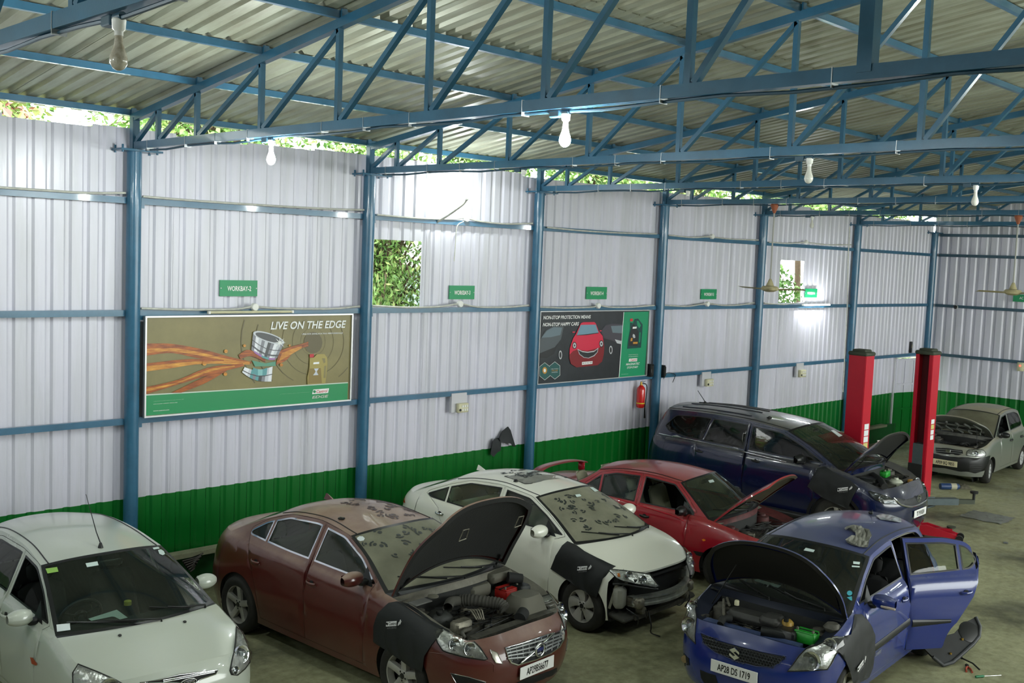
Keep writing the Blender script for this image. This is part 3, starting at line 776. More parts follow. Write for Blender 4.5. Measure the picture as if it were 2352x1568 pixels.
        # hood
        xk = s.Apil[0][0]; xe = c['xe']; yc = s.side(xe, s.zs(xe)); dz = c.get('hood_dz', .03)
        L = [s.P(xk+(xe-xk)*i/18, s.zs(xk+(xe-xk)*i/18)) for i in range(19)]
        def E(v): y = yc*v; z = s.zs(xe)+dz*(1-v*v); return Vector((s.front_x(y, z), y, z))
        s.hoodE = E; wb_ = c.get('wbow', .2)
        hd = s.strip(L, lambda t: k0*1.0+c.get('hcr', .05)*math.sin(PI*min(1, t*1.0))**.8*(1-t)+dz*t, lambda t: (wb_-.01)*(1-t)**2+.05*t, 20, E)
        # cowl strip: first rows of the hood become the black cowl
        nc = c.get('cowl_rows', 2); s.hood_rows = hd
        s.up_faces(s.rows_mesh(hd[:nc+1])).build('cowl', M_trim, rt, 60)
        hr = hd[nc:]; m = len(hr[0])
        hb = s.up_faces(s.rows_mesh(hr)); under = [[p-Vector((0,0,.022)) for p in r] for r in hr]
        ho = hb.build('hood', s.paint, rt, 60); s.hood = ho
        ub = s.up_faces(s.rows_mesh([r[1:-1] for r in under[1:-1]]), -1); uo = ub.build('hood_liner', hood_liner or M_dark, ho, 60)
        eb = MB(); ring = [hr[0][j] for j in range(m)]+[hr[i][-1] for i in range(1, len(hr))]+[hr[-1][j] for j in range(m-2, -1, -1)]+[hr[i][0] for i in range(len(hr)-2, 0, -1)]
        uring = [p-Vector((0,0,.022)) for p in ring]; inn = [under[1][j] for j in range(1, m-1)]
        k = len(ring); cen = sum(ring, Vector())/k; ur2 = [Vector((cen.x+(p.x-cen.x)*.9, cen.y+(p.y-cen.y)*.93, p.z)) for p in uring]
        eb.add(ring+uring+ur2, [(i, (i+1) % k, k+(i+1) % k, k+i) for i in range(k)]+[(k+i, k+(i+1) % k, 2*k+(i+1) % k, 2*k+i) for i in range(k)])
        eb.m = [0]*k+[1]*k; eb.build('hood_edge', [s.paint, c.get('hoodrim') or hood_liner or M_dark], ho, 60, recalc=True)
        s.bay_ring = ring
        if hood_open:
            hinge = Vector((hr[0][0].x-.02, 0, hr[0][0].z-.01)); R = Matrix.Translation(hinge) @ Matrix.Rotation(-hood_open, 4, 'Y') @ Matrix.Translation(-hinge)
            ho.matrix_local = R; s.hoodM = R
            # bay channel walls
            b = MB(); d1 = [Vector((p.x-(.03 if p.x > cen.x+.2 else 0), p.y*.94, p.z-.03)) for p in ring]; d2 = [Vector((cen.x+(p.x-cen.x)*.92, p.y*.80, p.z-.07)) for p in ring]; d3 = [Vector((cen.x+(p.x-cen.x)*.86, p.y*.74, .30)) for p in ring]
            b.add(ring+d1+d2, [(i+a*k, (i+1) % k+a*k, k+(i+1) % k+a*k, k+i+a*k) for a in (0, 1) for i in range(k)])
            b.build('bay_channel', c.get('baymat', s.paint), rt, 50, recalc=True)
            b = MB(); b.add(d2+d3, [(i, (i+1) % k, k+(i+1) % k, k+i) for i in range(k)]+[tuple(k+i for i in range(k))]); b.build('bay_walls', M_dark, rt)
        # trunk / deck
        xd = s.Cpil[-1][0]; xe = c['xer']; yc2 = s.side(xe, s.zs(xe)); dzr = c.get('deck_dz', .02)
        L = [s.P(xd+(xe-xd)*i/10, s.zs(xd+(xe-xd)*i/10)) for i in range(11)]
        def Er(v): y = yc2*v; z = s.zs(xe)+dzr*(1-v*v); return Vector((s.front_x(y, z, True), y, z))
        dk = s.strip(L, lambda t: c.get('deck_crown', .02)*(1-t)+dzr*t, lambda t: -bD*(1-t)**2-.04*t, 16, Er)
        s.up_faces(s.rows_mesh(dk)).build('trunk_lid', s.paint, rt, 60)
        # bumpers
        s.fascia(False); s.fascia(True)
        # underbody
        MB().box((0,0,c['zb']+.02), (c['xsF']-c['xsR'], 2*s.hw*.84, .06)).build('underbody', M_dark, rt)
    def fascia(s, rear):
        c = s.c; rt = s.root; xs = c['xsR'] if rear else c['xsF']; xe = c['xer'] if rear else c['xe']; n = 36; m = 18
        yc = s.side(xe, s.zs(xe)); dz = c.get('deck_dz', .02) if rear else c.get('hood_dz', .03); zb = c.get('zbf', c['zb']-.02)
        if not rear and c.get('no_bumper'): s.fx = None; return
        rows = []
        for j in range(n+1):
            u = 2*j/n-1; sg = 1 if u >= 0 else -1; a = abs(u)
            col = []
            split = .66
            if a <= split:
                y = yc*(a/split)*sg; zt = s.zs(xe)+dz*(1-(y/yc)**2)
                for i in range(m+1):
                    z = zb+(zt-zb)*i/m; yy = y
                    # follow lines of constant share of the width
                    f_ = s.side(xe, z)/yc; yy = y*(1+(f_-1)*(a/split)); col.append(Vector((s.front_x(yy, z, rear), yy, z)))
            else:
                x = xe+(xs-xe)*(a-split)/(1-split); zt = s.zs(x)
                for i in range(m+1): z = zb+(zt-zb)*i/m; col.append(s.P(x, z, sg))
            rows.append(col)
        b = MB(); b.v = [tuple(p) for r in rows for p in r]
        for i in range(n):
            for j in range(m):
                q = (i*(m+1)+j, (i+1)*(m+1)+j, (i+1)*(m+1)+j+1, i*(m+1)+j+1); b.f.append(q if not rear else q[::-1]); b.m.append(0)
        o = b.build('rear_bumper' if rear else 'front_bumper', c.get('bumpmat', s.paint) if not rear else s.paint, rt, 50, recalc=True)
        if not rear: s.bumper = o
    def bvh(s):
        V = []; F = []
        inv = s.root.matrix_world.inverted() if False else None
        for o in s.root.children:
            if o.type != 'MESH' or o.name.split('.')[0] not in ('body_side','front_fender','front_door','rear_door','hood','roof','front_bumper','rear_bumper','windshield','windshield_seal','trunk_lid','rear_window','cowl'): continue
            if o.name.split('.')[0] == 'hood' and hasattr(s, 'hoodM'): continue
            k = len(V); V += [v.co.copy() for v in o.data.vertices]; F += [[i+k for i in p.vertices] for p in o.data.polygons]
        s.tree = BVHTree.FromPolygons(V, F); return s.tree
    def patch(s, poly, org, ex, ey, off=.005, step=.03, name='patch', m=None, par=None, rim=None, maxd=3, depth=0, smooth=60, miss=None):
        # project a 2D outline (in the plane org+ex*a+ey*b) along -ez onto the body
        org, ex, ey = Vector(org), Vector(ex).normalized(), Vector(ey).normalized(); ez = ex.cross(ey)
        xs = [p[0] for p in poly]; ys = [p[1] for p in poly]; pts = []; a = min(xs)
        while a < max(xs):
            b = min(ys)
            while b < max(ys):
                if in_poly((a, b), poly): pts.append((a, b))
                b += step
            a += step
        v, f = cdt([poly], pts); f = [t for t in f if in_poly(sum((v[i] for i in t), Vector((0,0)))/len(t), poly)]
        V = []
        for p in v:
            o = org+ex*p[0]+ey*p[1]+ez*1.5; h = s.tree.ray_cast(o, -ez, maxd+1.5)
            if h[0] is None:
                h = s.tree.find_nearest(o-ez*1.5); q = org+ex*p[0]+ey*p[1]; w = h[0]
            else: w = h[0]
            V.append(w+ez*off)
        F = []
        for t in f:
            n = (V[t[1]]-V[t[0]]).cross(V[t[2]]-V[t[0]]); F.append(tuple(t) if n.dot(ez) > 0 else tuple(t[::-1]))
        b = MB().add(V, F)
        o = b.build(name, m, par or s.root, smooth)
        s.last = V
        if rim:
            # outline strip
            rv = []
            for a, b_ in poly:
                oo = org+ex*a+ey*b_+ez*1.5; h = s.tree.ray_cast(oo, -ez, maxd+1.5); w = h[0] if h[0] is not None else s.tree.find_nearest(oo-ez*1.5)[0]; rv.append(w+ez*(off+.002))
            MB().tube(rv, rim[0], 6, closed=True).build(rim[2] if len(rim) > 2 else 'lens_rim', rim[1], o, 60)
        return o
    def on(s, org, d):
        h = s.tree.ray_cast(Vector(org), Vector(d).normalized(), 6); return h[0], h[1]
    def mirror_pair(s, x, z, size=(.12,.22,.14), m=None, stalk=None):
        for sg in (1, -1):
            y0 = s.side(x, s.zs(x))-.01; b = MB(); cx, cy, cz = x, sg*(y0+.06+size[1]/2), z
            par = s.parts.get('fd'+('L' if sg > 0 else 'R'), s.root)
            prof = []
            def f(u, v):
                a = 2*PI*v; t = u  # inner->outer
                w = (math.sin(PI*(.14+.80*t)))**.42
                return Vector((cx-.015+size[0]*.62*w*(math.cos(a) if math.cos(a) > 0 else math.cos(a)*.45), cy+sg*size[1]*(t-.5), cz+size[2]*.5*w*(1 if True else 1)*math.copysign(abs(math.sin(a))**.8, math.sin(a))))
            b.grid(f, 12, 20); n0 = len(b.v)
            o = b.build('door_mirror', m or s.paint, par, 70)
            g = MB(); g.add([f(u, v)-Vector((.004,0,0)) for u, v in [(k/12, .5+.25*0) for k in range(0)]]or[Vector((cx-.015-size[0]*.27, cy+sg*size[1]*a, cz+size[2]*b_)) for a, b_ in ((-.38,-.36),(.36,-.34),(.40,.30),(-.38,.36))], [(0,1,2,3)]); g.build('mirror_glass', mat('mirror_glass', (.7,.72,.75), .03, 1), o)
            st = MB(); st.rbox((cx+.0, sg*(y0+.035), cz-size[2]*.34), (.09,.12,.05), .015); st.build('mirror_stalk', stalk or M_trim, o, 50)
            q = MB(); q.add([s.P(x-.06, s.zs(x-.06)+.01, sg, .006), s.P(x+.14, s.zs(x+.14)+.005, sg, .006), s.P(x-.06, s.zs(x-.06)+.16, sg, .006)], [(0,1,2)] if sg > 0 else [(0,2,1)]); q.build('mirror_sail', M_trim, o)
    def plate(s, txt, z, m=None, tilt=0, size=.105, sx=.62, w=.5, h=.12, y=0, font_bold=.015, dx=.0):
        p, n = s.on((6, y, z), (-1,0,0)); x = (p.x if p else s.xff(z))+.014+dx
        t = MB().rbox((0,0,0), (.008,w,h), .003).build('number_plate', m or M_plateW, s.root); t.location = (x, y, z); t.rotation_euler = (0, -tilt, 0)
        text(txt, size, M_ink, t, frame_m((.0065,0,-.004), (0,1,0), (0,0,1)), 'plate_lettering', sx, 0, font_bold)
        return t
    def wipers(s, y0s=(-.1,.45), par=None):
        hd = s.ws_rows
        n = len(hd); m = len(hd[0])
        def wp(v, t):
            j = (v+1)/2*(m-1); j0 = min(int(j), m-2); i = t*(n-1); i0 = min(int(i), n-2); a, b = j-j0, i-i0
            return (hd[i0][j0]*(1-a)+hd[i0][j0+1]*a)*(1-b)+(hd[i0+1][j0]*(1-a)+hd[i0+1][j0+1]*a)*b
        for v0, v1, t1 in ((.72,-.05,.16),(.02,-.72,.16)) if not s.c.get('wip') else s.c['wip']:
            b = MB(); base = wp(v0, .01)+Vector((.05,0,.0)); mid = wp((v0+v1)/2, .06)+Vector((.01,0,.03)); tip = wp(v1, t1)+Vector((.0,0,.02))
            b.tube([base, base+Vector((0,0,.03)), mid, (mid+tip)/2+Vector((0,0,.004))], [.012,.010,.008,.006], 6)
            pts = [wp(v0+(v1-v0)*(.3+.78*k/9), .035+(t1+.02-.035)*(k/9))+Vector((.006,0,.014)) for k in range(10)]
            b.tube(pts, .007, 5); b.build('wiper', M_trim, s.root, 60)
    def interior_parts(s, m, dash=None, rhd=True, rear=True, wheelm=None, seats=None):
        c = s.c; xk = s.Apil[0][0]; rt = s.root; fx = c.get('seatx', -.02); z0 = c.get('seatz', .28); dash = dash or M_dark
        MB().box(((xk+c['xsR']+.4)/2, 0, c['zb']+.08), (xk-c['xsR']-.4, 2*s.hw*.8, .04)).build('cabin_floor', M_dark, rt)
        for sg in (1, -1): seat(rt, fx, sg*s.hw*.42, m, s.hw*.6, z0=z0)
        if rear: seat(rt, fx-.82, 0, m, s.hw*1.42, True, -.38, z0)
        # dashboard
        zd = s.zs(xk)-.03; b = MB(); w = s.hw*.86
        pf = [(xk+.16,zd-.02),(xk+.02,zd+.015),(xk-.16,zd+.01),(xk-.27,zd-.03),(xk-.31,zd-.12),(xk-.26,zd-.25),(xk-.22,zd-.5)]
        b.grid(lambda u, v: Vector((pf[int(round(u*6))][0]-.06*(2*v-1)**2*0, w*(2*v-1), pf[int(round(u*6))][1]+(.03 if .12 < v < .38 and int(round(u*6)) in (1,2,3) else 0))), 6, 16)
        s.up_faces(b).build('dashboard', dash, rt, 50)
        cy = -s.hw*.42 if rhd else s.hw*.42; cc = Vector((xk-.45, cy, zd+.0)); R = Matrix.Rotation(-1.15, 3, 'Y')
        b = MB(); b.tube([cc+R @ Vector((.185*math.cos(a*PI/14), .185*math.sin(a*PI/14), 0)) for a in range(28)], .015, 8, closed=True)
        b.lathe([(.06,-.02),(.065,.0),(.05,.025),(0,.03)], cc, 'Z', 14, rot=R)
        for a in (0, PI*.62, -PI*.62): b.bar(cc, cc+R @ Vector((.18*math.cos(a+PI), .18*math.sin(a+PI), 0)), .035, .015)
        b.tube([cc, cc+Vector((.2,0,-.1))], .03, 8)
        b.build('steering_wheel', wheelm or M_trim, rt, 50)
        # inner mirror
        p = s.ws_rows[-4][20]+Vector((-.05,0,-.05)); MB().rbox(p, (.03,.22,.06), .01).build('rear_view_mirror', M_trim, rt, 50)
# ------------------------------------------------------------------ features placed from what the photograph shows
def crop(ox, oy, k): return lambda *pts: [(ox+x/k, oy+y/k) for x, y in pts]
cA, cB, cC, cD = crop(0,1130,3.58), crop(460,1100,3.35), crop(850,1100,3.35), crop(1150,1030,3.336)
cE, cF, cG, cH = crop(1540,1160,3.843), crop(1850,1160,3.843), crop(1420,880,4.2375), crop(1800,780,3.41)
def _cray(s, px, py):
    a = -s.root.rotation_euler.z; R = Matrix.Rotation(a, 3, 'Z'); d = ray(px, py)
    return R @ (CAM-s.root.location), (R @ d).normalized()
def _hit(s, px, py):
    o, d = s.cray(px, py); h = s.tree.ray_cast(o, d, 60)
    if h[0] is None:
        # nearest point of the body to the line of sight
        best = None
        for k in range(40):
            q = s.tree.find_nearest(o+d*(6+k*.5))
            if q[0] is not None and (best is None or q[3] < best[3]): best = q
        q = best; t = (q[0]-o).dot(d)
        for _ in range(6): q = s.tree.find_nearest(o+d*t); t = (q[0]-o).dot(d)
        return q[0], q[1] if q[1].dot(d) < 0 else -q[1]
    n = h[1]; n = n if n.dot(d) < 0 else -n
    return h[0], n
def _pside(s, px, py, y): o, d = s.cray(px, py); t = (y-o.y)/d.y; return o+d*t
def _pz(s, px, py, z): o, d = s.cray(px, py); t = (z-o.z)/d.z; return o+d*t
def _ppatch(s, poly, name, m, off=.005, step=7, mirror=False, rim=None, par=None, inset=None, bulge=0):
    xs = [p[0] for p in poly]; ys = [p[1] for p in poly]; pts = []; a = min(xs)+step*.5
    while a < max(xs):
        b = min(ys)+step*.5
        while b < max(ys):
            if in_poly((a, b), poly): pts.append((a, b))
            b += step
        a += step
    K = .01
    v, f = cdt([[(x*K, y*K) for x, y in poly]], [(x*K, y*K) for x, y in pts])
    pk = [(x*K, y*K) for x, y in poly]
    f = [t for t in f if in_poly(sum((v[i] for i in t), Vector((0,0)))/len(t), pk)]
    V = []; Nn = []
    for p in v: h, n = s.hit(p[0]/K, p[1]/K); V.append(h); Nn.append(n)
    av = sum(Nn, Vector()).normalized()
    V = [p+(av*.5+n*.5)*off for p, n in zip(V, Nn)]
    if bulge:
        cx, cy = sum(xs)/len(xs), sum(ys)/len(ys); R = max(max(xs)-min(xs), max(ys)-min(ys))/2
        V = [p+av*bulge*max(0, 1-(((q[0]/K-cx)**2+(q[1]/K-cy)**2)**.5/R)**2) for p, q in zip(V, v)]
    outs = []
    for sg in ((1, -1) if mirror else (1,)):
        VV = [Vector((p.x, p.y*sg, p.z)) for p in V]; F = []
        for t in f:
            n = (VV[t[1]]-VV[t[0]]).cross(VV[t[2]]-VV[t[0]]); a_ = Vector((av.x, av.y*sg, av.z)); F.append(tuple(t) if n.dot(a_) > 0 else tuple(t[::-1]))
        o = MB().add(VV, F).build(name, m, (par[0 if sg == 1 else 1] if isinstance(par, (list, tuple)) else par) or s.root, 60); outs.append(o)
        if rim:
            rv = [VV[i]+Vector((av.x, av.y*sg, av.z))*.003 for i in range(len(poly))]
            MB().tube(rv, rim[0], 6, closed=True).build(rim[2] if len(rim) > 2 else 'lens_rim', rim[1], o, 60)
    return outs if mirror else outs[0]
def _pline(s, pts, r, name, m, off=.006, par=None, mirror=False, n=10, closed=False):
    P = []; Q = smooth_curve(pts, n) if len(pts) > 2 else [Vector(pts[0]).lerp(Vector(pts[1]), i/(n-1)) for i in range(n)]
    for p in Q: h, nn = s.hit(p[0], p[1]); P.append(h+nn*off)
    o = None
    for sg in ((1, -1) if mirror else (1,)): o = MB().tube([(p.x, p.y*sg, p.z) for p in P], r, 6, closed=closed).build(name, m, par or s.root, 60)
    return o
def _lamp(s, poly, bowls, name='headlight', mirror=True, lens_off=.03, house=None):
    hs = s.ppatch(poly, name, house or M_house, .004, 6, mirror, (.006, M_trim, 'lamp_rim'))
    hs = hs if mirror else [hs]
    for k, o in enumerate(hs):
        sg = 1 if k == 0 else -1
        for bx, by, r in bowls:
            p, n = s.hit(bx, by); n = (n+Vector((1.6,0,0))).normalized(); p = Vector((p.x, p.y*sg, p.z)); n = Vector((n.x, n.y*sg, n.z))
            R = n.to_track_quat('Z', 'Y').to_matrix()
            MB().lathe([(0,-.002),(r*.35,.0),(r*.75,.010),(r,.024),(r*1.04,.024),(r*1.06,.0)], p+n*.006, 'Z', 22, rot=R).build('reflector', M_chrome, o, 50)
            MB().lathe([(r*.30,.0),(r*.28,.018),(0,.026)], p+n*.006, 'Z', 14, rot=R).build('projector', mat('projector_glass', (.35,.38,.4), .05, .6), o, 60)
    ls = s.ppatch(poly, 'lamp_lens', M_lens, .012, 8, mirror, None, hs if mirror else hs[0], None, lens_off)
    return hs
Car.cray = _cray; Car.hit = _hit; Car.pside = _pside; Car.pz = _pz; Car.ppatch = _ppatch; Car.pline = _pline; Car.lamp = _lamp
M_cloth = mat('black_vinyl_cover', (.010,.012,.012), .6, bump=.15, bscale=25)
def logo_text(par, o, ex, ey, k=1.0, m=None, line2=True):
    m = m or M_whiteink
    ez = Vector(ex).normalized().cross(Vector(ey).normalized())
    def at(a, b, dz=.003): return Vector(o)+Vector(ex).normalized()*a*k+Vector(ey).normalized()*b*k+ez*dz
    b = MB(); q = [(-.13,-.022),(.055,-.022),(.07,.032),(-.115,.032)]; b.add([at(x, y, .002) for x, y in q], [(0,1,2,3)]); b.build('logo_panel', m, par)
    text('Castrol', .052*k, M_ink, par, frame_m(at(-.005,.006,.004), ex, ey), 'logo_lettering', .95, .2, .01)
    b = MB(); b.lathe([(.016*k,0),(.009*k,.0)], (0,0,0), 'Z', 14); r = b.build('logo_ring', M_ink, par); r.matrix_local = frame_m(at(-.103,.006,.004), ex, ey)
    b = MB()
    for j in range(3): b.add([at(.08+.02*j, -.02+.004*j), at(.115+.015*j, -.005+.012*j), at(.13+.012*j, .012+.01*j), at(.10+.01*j, .0+.01*j)], [(0,1,2,3)])
    b.tube([at(.085,-.018), at(.1,.01), at(.12,.02), at(.135,.04)], .004, 5); b.build('chequered_flag', m, par)
    if line2: text('AUTO SERVICE', .024*k, mat('grey_print', (.25,.25,.25), .6), par, frame_m(at(-.03,-.042), ex, ey), 'logo_small_print', 1.0, .15, .0)
def cover(C, poly, sg, label, logo=None, top=.16, lk=1.0, fold=1):
    # a vinyl sheet laid over the fender: poly = outline in side view (x, z); its upper edge is carried over the top of the wing
    root = empty('fender_cover', C.root.location, C.root.rotation_euler.z, label, 'fender cover', 'black vinyl fender covers')
    zmin = min(p[1] for p in poly); xs = [p[0] for p in poly]; pts = []
    a = min(xs)
    while a < max(xs):
        b = zmin
        while b < max(p[1] for p in poly):
            if in_poly((a, b), poly): pts.append((a, b))
            b += .03
        a += .03
    v, f = cdt([poly], pts); f = [t for t in f if in_poly(sum((v[i] for i in t), Vector((0,0)))/len(t), poly)]
    V = []
    for x, z in v:
        zt = C.zs(x); w = noise.noise(Vector((x*5, z*4, sg*3)))*.012+.012*math.sin(x*16+z*5)*max(0, min(1, (.85-z)*3))
        if z <= zt-.02:
            y = C.side(x, z) if z > .62 else max(C.side(x, .62), C.side(x, max(.3, z)))
            V.append(Vector((x, sg*(y+.016+abs(w)), z)))
        else:
            e = z-zt+.02; y0 = C.side(x, zt-.02); V.append(Vector((x, sg*(y0+.012-e*.95), zt-.005+.028*(1-math.exp(-e*16))+abs(w)*.6-(e*.25 if fold else 0))))
    F = []
    for t in f:
        n = (V[t[1]]-V[t[0]]).cross(V[t[2]]-V[t[0]]); F.append(tuple(t) if n.dot(Vector((0,sg,.3))) > 0 else tuple(t[::-1]))
    o = MB().add(V, F).build('vinyl_sheet', M_cloth, root, 60)
    if logo:
        lx, lz, ang = logo; y = C.side(lx, lz)+.045; ex = Vector((-sg*math.cos(ang), 0, math.sin(ang))) if True else None
        ey = Vector((sg*math.sin(ang), 0, math.cos(ang))); tilt = -sg*.12*1
        ey = Vector((ey.x, -sg*.1, ey.z)); logo_text(o, (lx, sg*y, lz), ex, ey, lk)
    return root
def bay(C, seed=1, cover_box=None, battery=None, extra=True, top=.80, eng=M_engine):
    # a generic transverse engine with what stands round it
    c = C.c; rt = C.root; rnd = random.Random(seed); xk = C.Apil[0][0]; x0 = xk+.12; x1 = c['xe']-.1; xm = (x0+x1)/2; w = C.hw*.62
    b = MB(); b.rbox((xm-.02,0,top-.24), ((x1-x0)*.62, w*1.5, .36), .04); e = b.build('engine_block', eng, rt, 40)
    # radiator support and radiator
    y1 = C.side(c['xe'], C.zs(c['xe']))*.86; zf = C.zs(c['xe'])-.02
    MB().bar((x1+.07,-y1,zf), (x1+.07,y1,zf), .10, .05).build('radiator_support', C.c.get('supmat', M_engine), rt)
    MB().box((x1+.05,0,zf-.24), (.05,y1*1.5,.4)).build('radiator', M_dark, rt)
    for sg in (1, -1):
        MB().lathe([(.115,-.1),(.105,.02),(.06,.03),(.055,.055),(0,.06)], (x0+.12, sg*C.hw*.62, top+.02), 'Z', 20).build('strut_tower', C.c.get('baymat2', M_engine), rt, 40)
        MB().box((xm, sg*C.hw*.70, top-.10), (x1-x0, .03, .2)).build('inner_wing', C.c.get('baymat2', M_engine), rt)
    MB().box((x0+.0,0,top-.13), (.03, C.hw*1.4, .34)).build('firewall', C.c.get('baymat2', M_dark), rt)
    if extra:
        for k in range(7):
            p = [Vector((rnd.uniform(x0+.1, x1-.05), rnd.uniform(-w, w), top-.06+rnd.uniform(-.03,.05)))]
            for j in range(3): p.append(p[-1]+Vector((rnd.uniform(-.2,.2), rnd.uniform(-.25,.25), rnd.uniform(-.05,.05))))
            p = [Vector((min(max(q.x, x0+.05), x1), min(max(q.y, -w), w), q.z)) for q in p]
            MB().tube(smooth_curve(p, 14), rnd.choice((.012,.016,.02,.028)), 8).build('hose', rnd.choice((M_rubber, M_engine, M_trim)), rt, 60)
        for k in range(10):
            q = Vector((rnd.uniform(x0+.12, x1-.08), rnd.uniform(-w*.9, w*.9), top-.05+rnd.uniform(-.03,.03)))
            if rnd.random() < .5: MB().rbox(q, (rnd.uniform(.05,.12), rnd.uniform(.05,.14), rnd.uniform(.05,.10)), .012).build('engine_component', rnd.choice((M_engine, M_alu, M_trim)), rt, 40)
            else: MB().lathe([(.03,-.05),(.035,0),(.028,.02),(.03,.03),(0,.035)], q, rnd.choice('ZXY'), 14).build('engine_component', rnd.choice((M_engine, M_alu, M_trim)), rt, 40)
        for k in range(6):
            p = [Vector((rnd.uniform(x0+.1, x1), rnd.uniform(-w, w), top+rnd.uniform(-.04,.03))) for _ in range(4)]
            MB().tube(smooth_curve(p, 20), .005, 5).build('wiring', M_trim, rt)
def battery(C, p, d, m, name='battery'):
    o = MB().rbox(p, d, .008).build(name, m, C.root, 40); p = Vector(p)
    MB().rbox(p+Vector((0,0,d[2]/2+.006)), (d[0]*.96, d[1]*.96, .014), .005).build('battery_lid', m, o, 40)
    for sg in (1, -1): MB().lathe([(.012,0),(.012,.03),(0,.032)], p+Vector((d[0]*.25,sg*d[1]*.38,d[2]/2+.01)), 'Z', 10).build('battery_terminal', M_alu, o)
    MB().box(p+Vector((0,0,d[2]/2+.012)), (.02,d[1]*1.1,.012)).build('battery_clamp', M_trim, o)
    return o
def paws(C, rows, n, seed, u=(.1,.9), v=(-.8,.8), name='paw_prints', m=None, size=1.0):
    m = m or mat('paw_print_smudge', (.035,.042,.036), .5); rnd = random.Random(seed); b = MB(); R = len(rows)-1; K = len(rows[0])-1
    def at(t, w):
        t = min(max(t, 0), .999); j = (min(max(w, -.999), .998)+1)/2*K; i = t*R; i0, j0 = int(i), int(j); a, c_ = i-i0, j-j0
        return (rows[i0][j0]*(1-c_)+rows[i0][j0+1]*c_)*(1-a)+(rows[i0+1][j0]*(1-c_)+rows[i0+1][j0+1]*c_)*a
    for k in range(n):
        t0, w0 = rnd.uniform(*u), rnd.uniform(*v); p = at(t0, w0); e1 = (at(t0+.03, w0)-p).normalized(); e2 = (at(t0, w0+.03)-p).normalized(); nn = e2.cross(e1); nn = nn if nn.z > 0 else -nn
        a = rnd.uniform(0, 2*PI); f1 = e1*math.cos(a)+e2*math.sin(a); f2 = nn.cross(f1); sc = size*rnd.uniform(.75,1.25)
        for dx, dy, r1, r2 in ((0,0,.020,.024),(.034,-.03,.011,.015),(.044,-.010,.011,.016),(.044,.012,.011,.016),(.033,.032,.011,.015)):
            c_ = p+(f1*dx+f2*dy)*sc+nn*.004
            b.add([c_+f1*r1*sc*math.cos(q*PI/4)+f2*r2*sc*math.sin(q*PI/4) for q in range(8)], [tuple(range(8))])
    o = stuff(b.build(name, m, C.root)); return o
def sticker(C, poly, m, txt=None, name='windscreen_sticker'):
    o = C.ppatch(poly, name, m, .005, 20); return o
# ================================================================== the cars
GREYGLASS = glass_mat('grey_tinted_glass', (.32,.38,.35), .10, (.25,.27,.2))
CLEARGLASS = glass_mat('clear_glass', (.62,.70,.66), .04)
DUSTGLASS = glass_mat('dusty_windshield', (.55,.6,.52), .55, (.36,.36,.26), .12)
M_grille = mat('grille_grey', (.28,.29,.29), .35, .6); M_holeshade = mat('opening_shade', (.006,.007,.007), .7)  # matte black patches paint the shade of openings that are not cut
M_green = mat('green_battery', (.02,.33,.03), .4, var=.3, vscale=12); M_sticker = mat('pale_sticker', (.55,.66,.62), .5)
# ---------------- white hatchback
figo = dict(hw=.84, wb=2.489, r=.29, rr=.185, tr=.82, ra=.335, zb=.19, x1f=1.30, nf=2.5, x1r=-1.2, nr=2.8, xsF=1.61, xsR=-1.60, xe=1.74, xer=-1.70,
  zs=[(-1.82,1.0),(-1.4,1.06),(-.7,1.045),(0,1.01),(.6,.995),(.98,.985),(1.25,.925),(1.5,.86),(1.74,.775),(1.98,.66)],
  xf=[(.1,1.86),(.25,1.95),(.45,1.99),(.6,1.985),(.72,1.95),(.82,1.88),(1,1.75)], xr=[(.1,-1.7),(.4,-1.8),(.8,-1.8),(1.05,-1.75),(1.4,-1.62)],
  zr=1.44, gr=.66, xt=-.5, kt=.05, A=[1.0,(.60,1.20),(.20,1.385)], R=[(.20,1.385),(-.3,1.45),(-.9,1.45),(-1.45,1.37)], C=[(-1.45,1.37),(-1.58,1.2),-1.68],
  dlo=[(.82,1.025),(.50,1.22),(.16,1.36),(-.3,1.40),(-.9,1.39),(-1.25,1.30),(-1.32,1.16),(-1.2,1.09),(-.4,1.05)], dlor=.06, xb=-.20, bs=-.08, xdf=.74, xq=(-.95,-.1),
  rd=[(-1.12,1.0),(-1.02,.8),(-.92,.6),(-.88,.4),(-.86,.27)], hx=(-.02,-.86), hz=.90, crown=.06, rcr=.015, bow=(.1,.12,.06,.06), wbow=.26, cowl_crown=.03, hood_dz=.045, hcr=.055, open_windows=(('R',0),), cowl_rows=1,
  wip=[(.78,.12,.15),(.10,-.80,.12)])
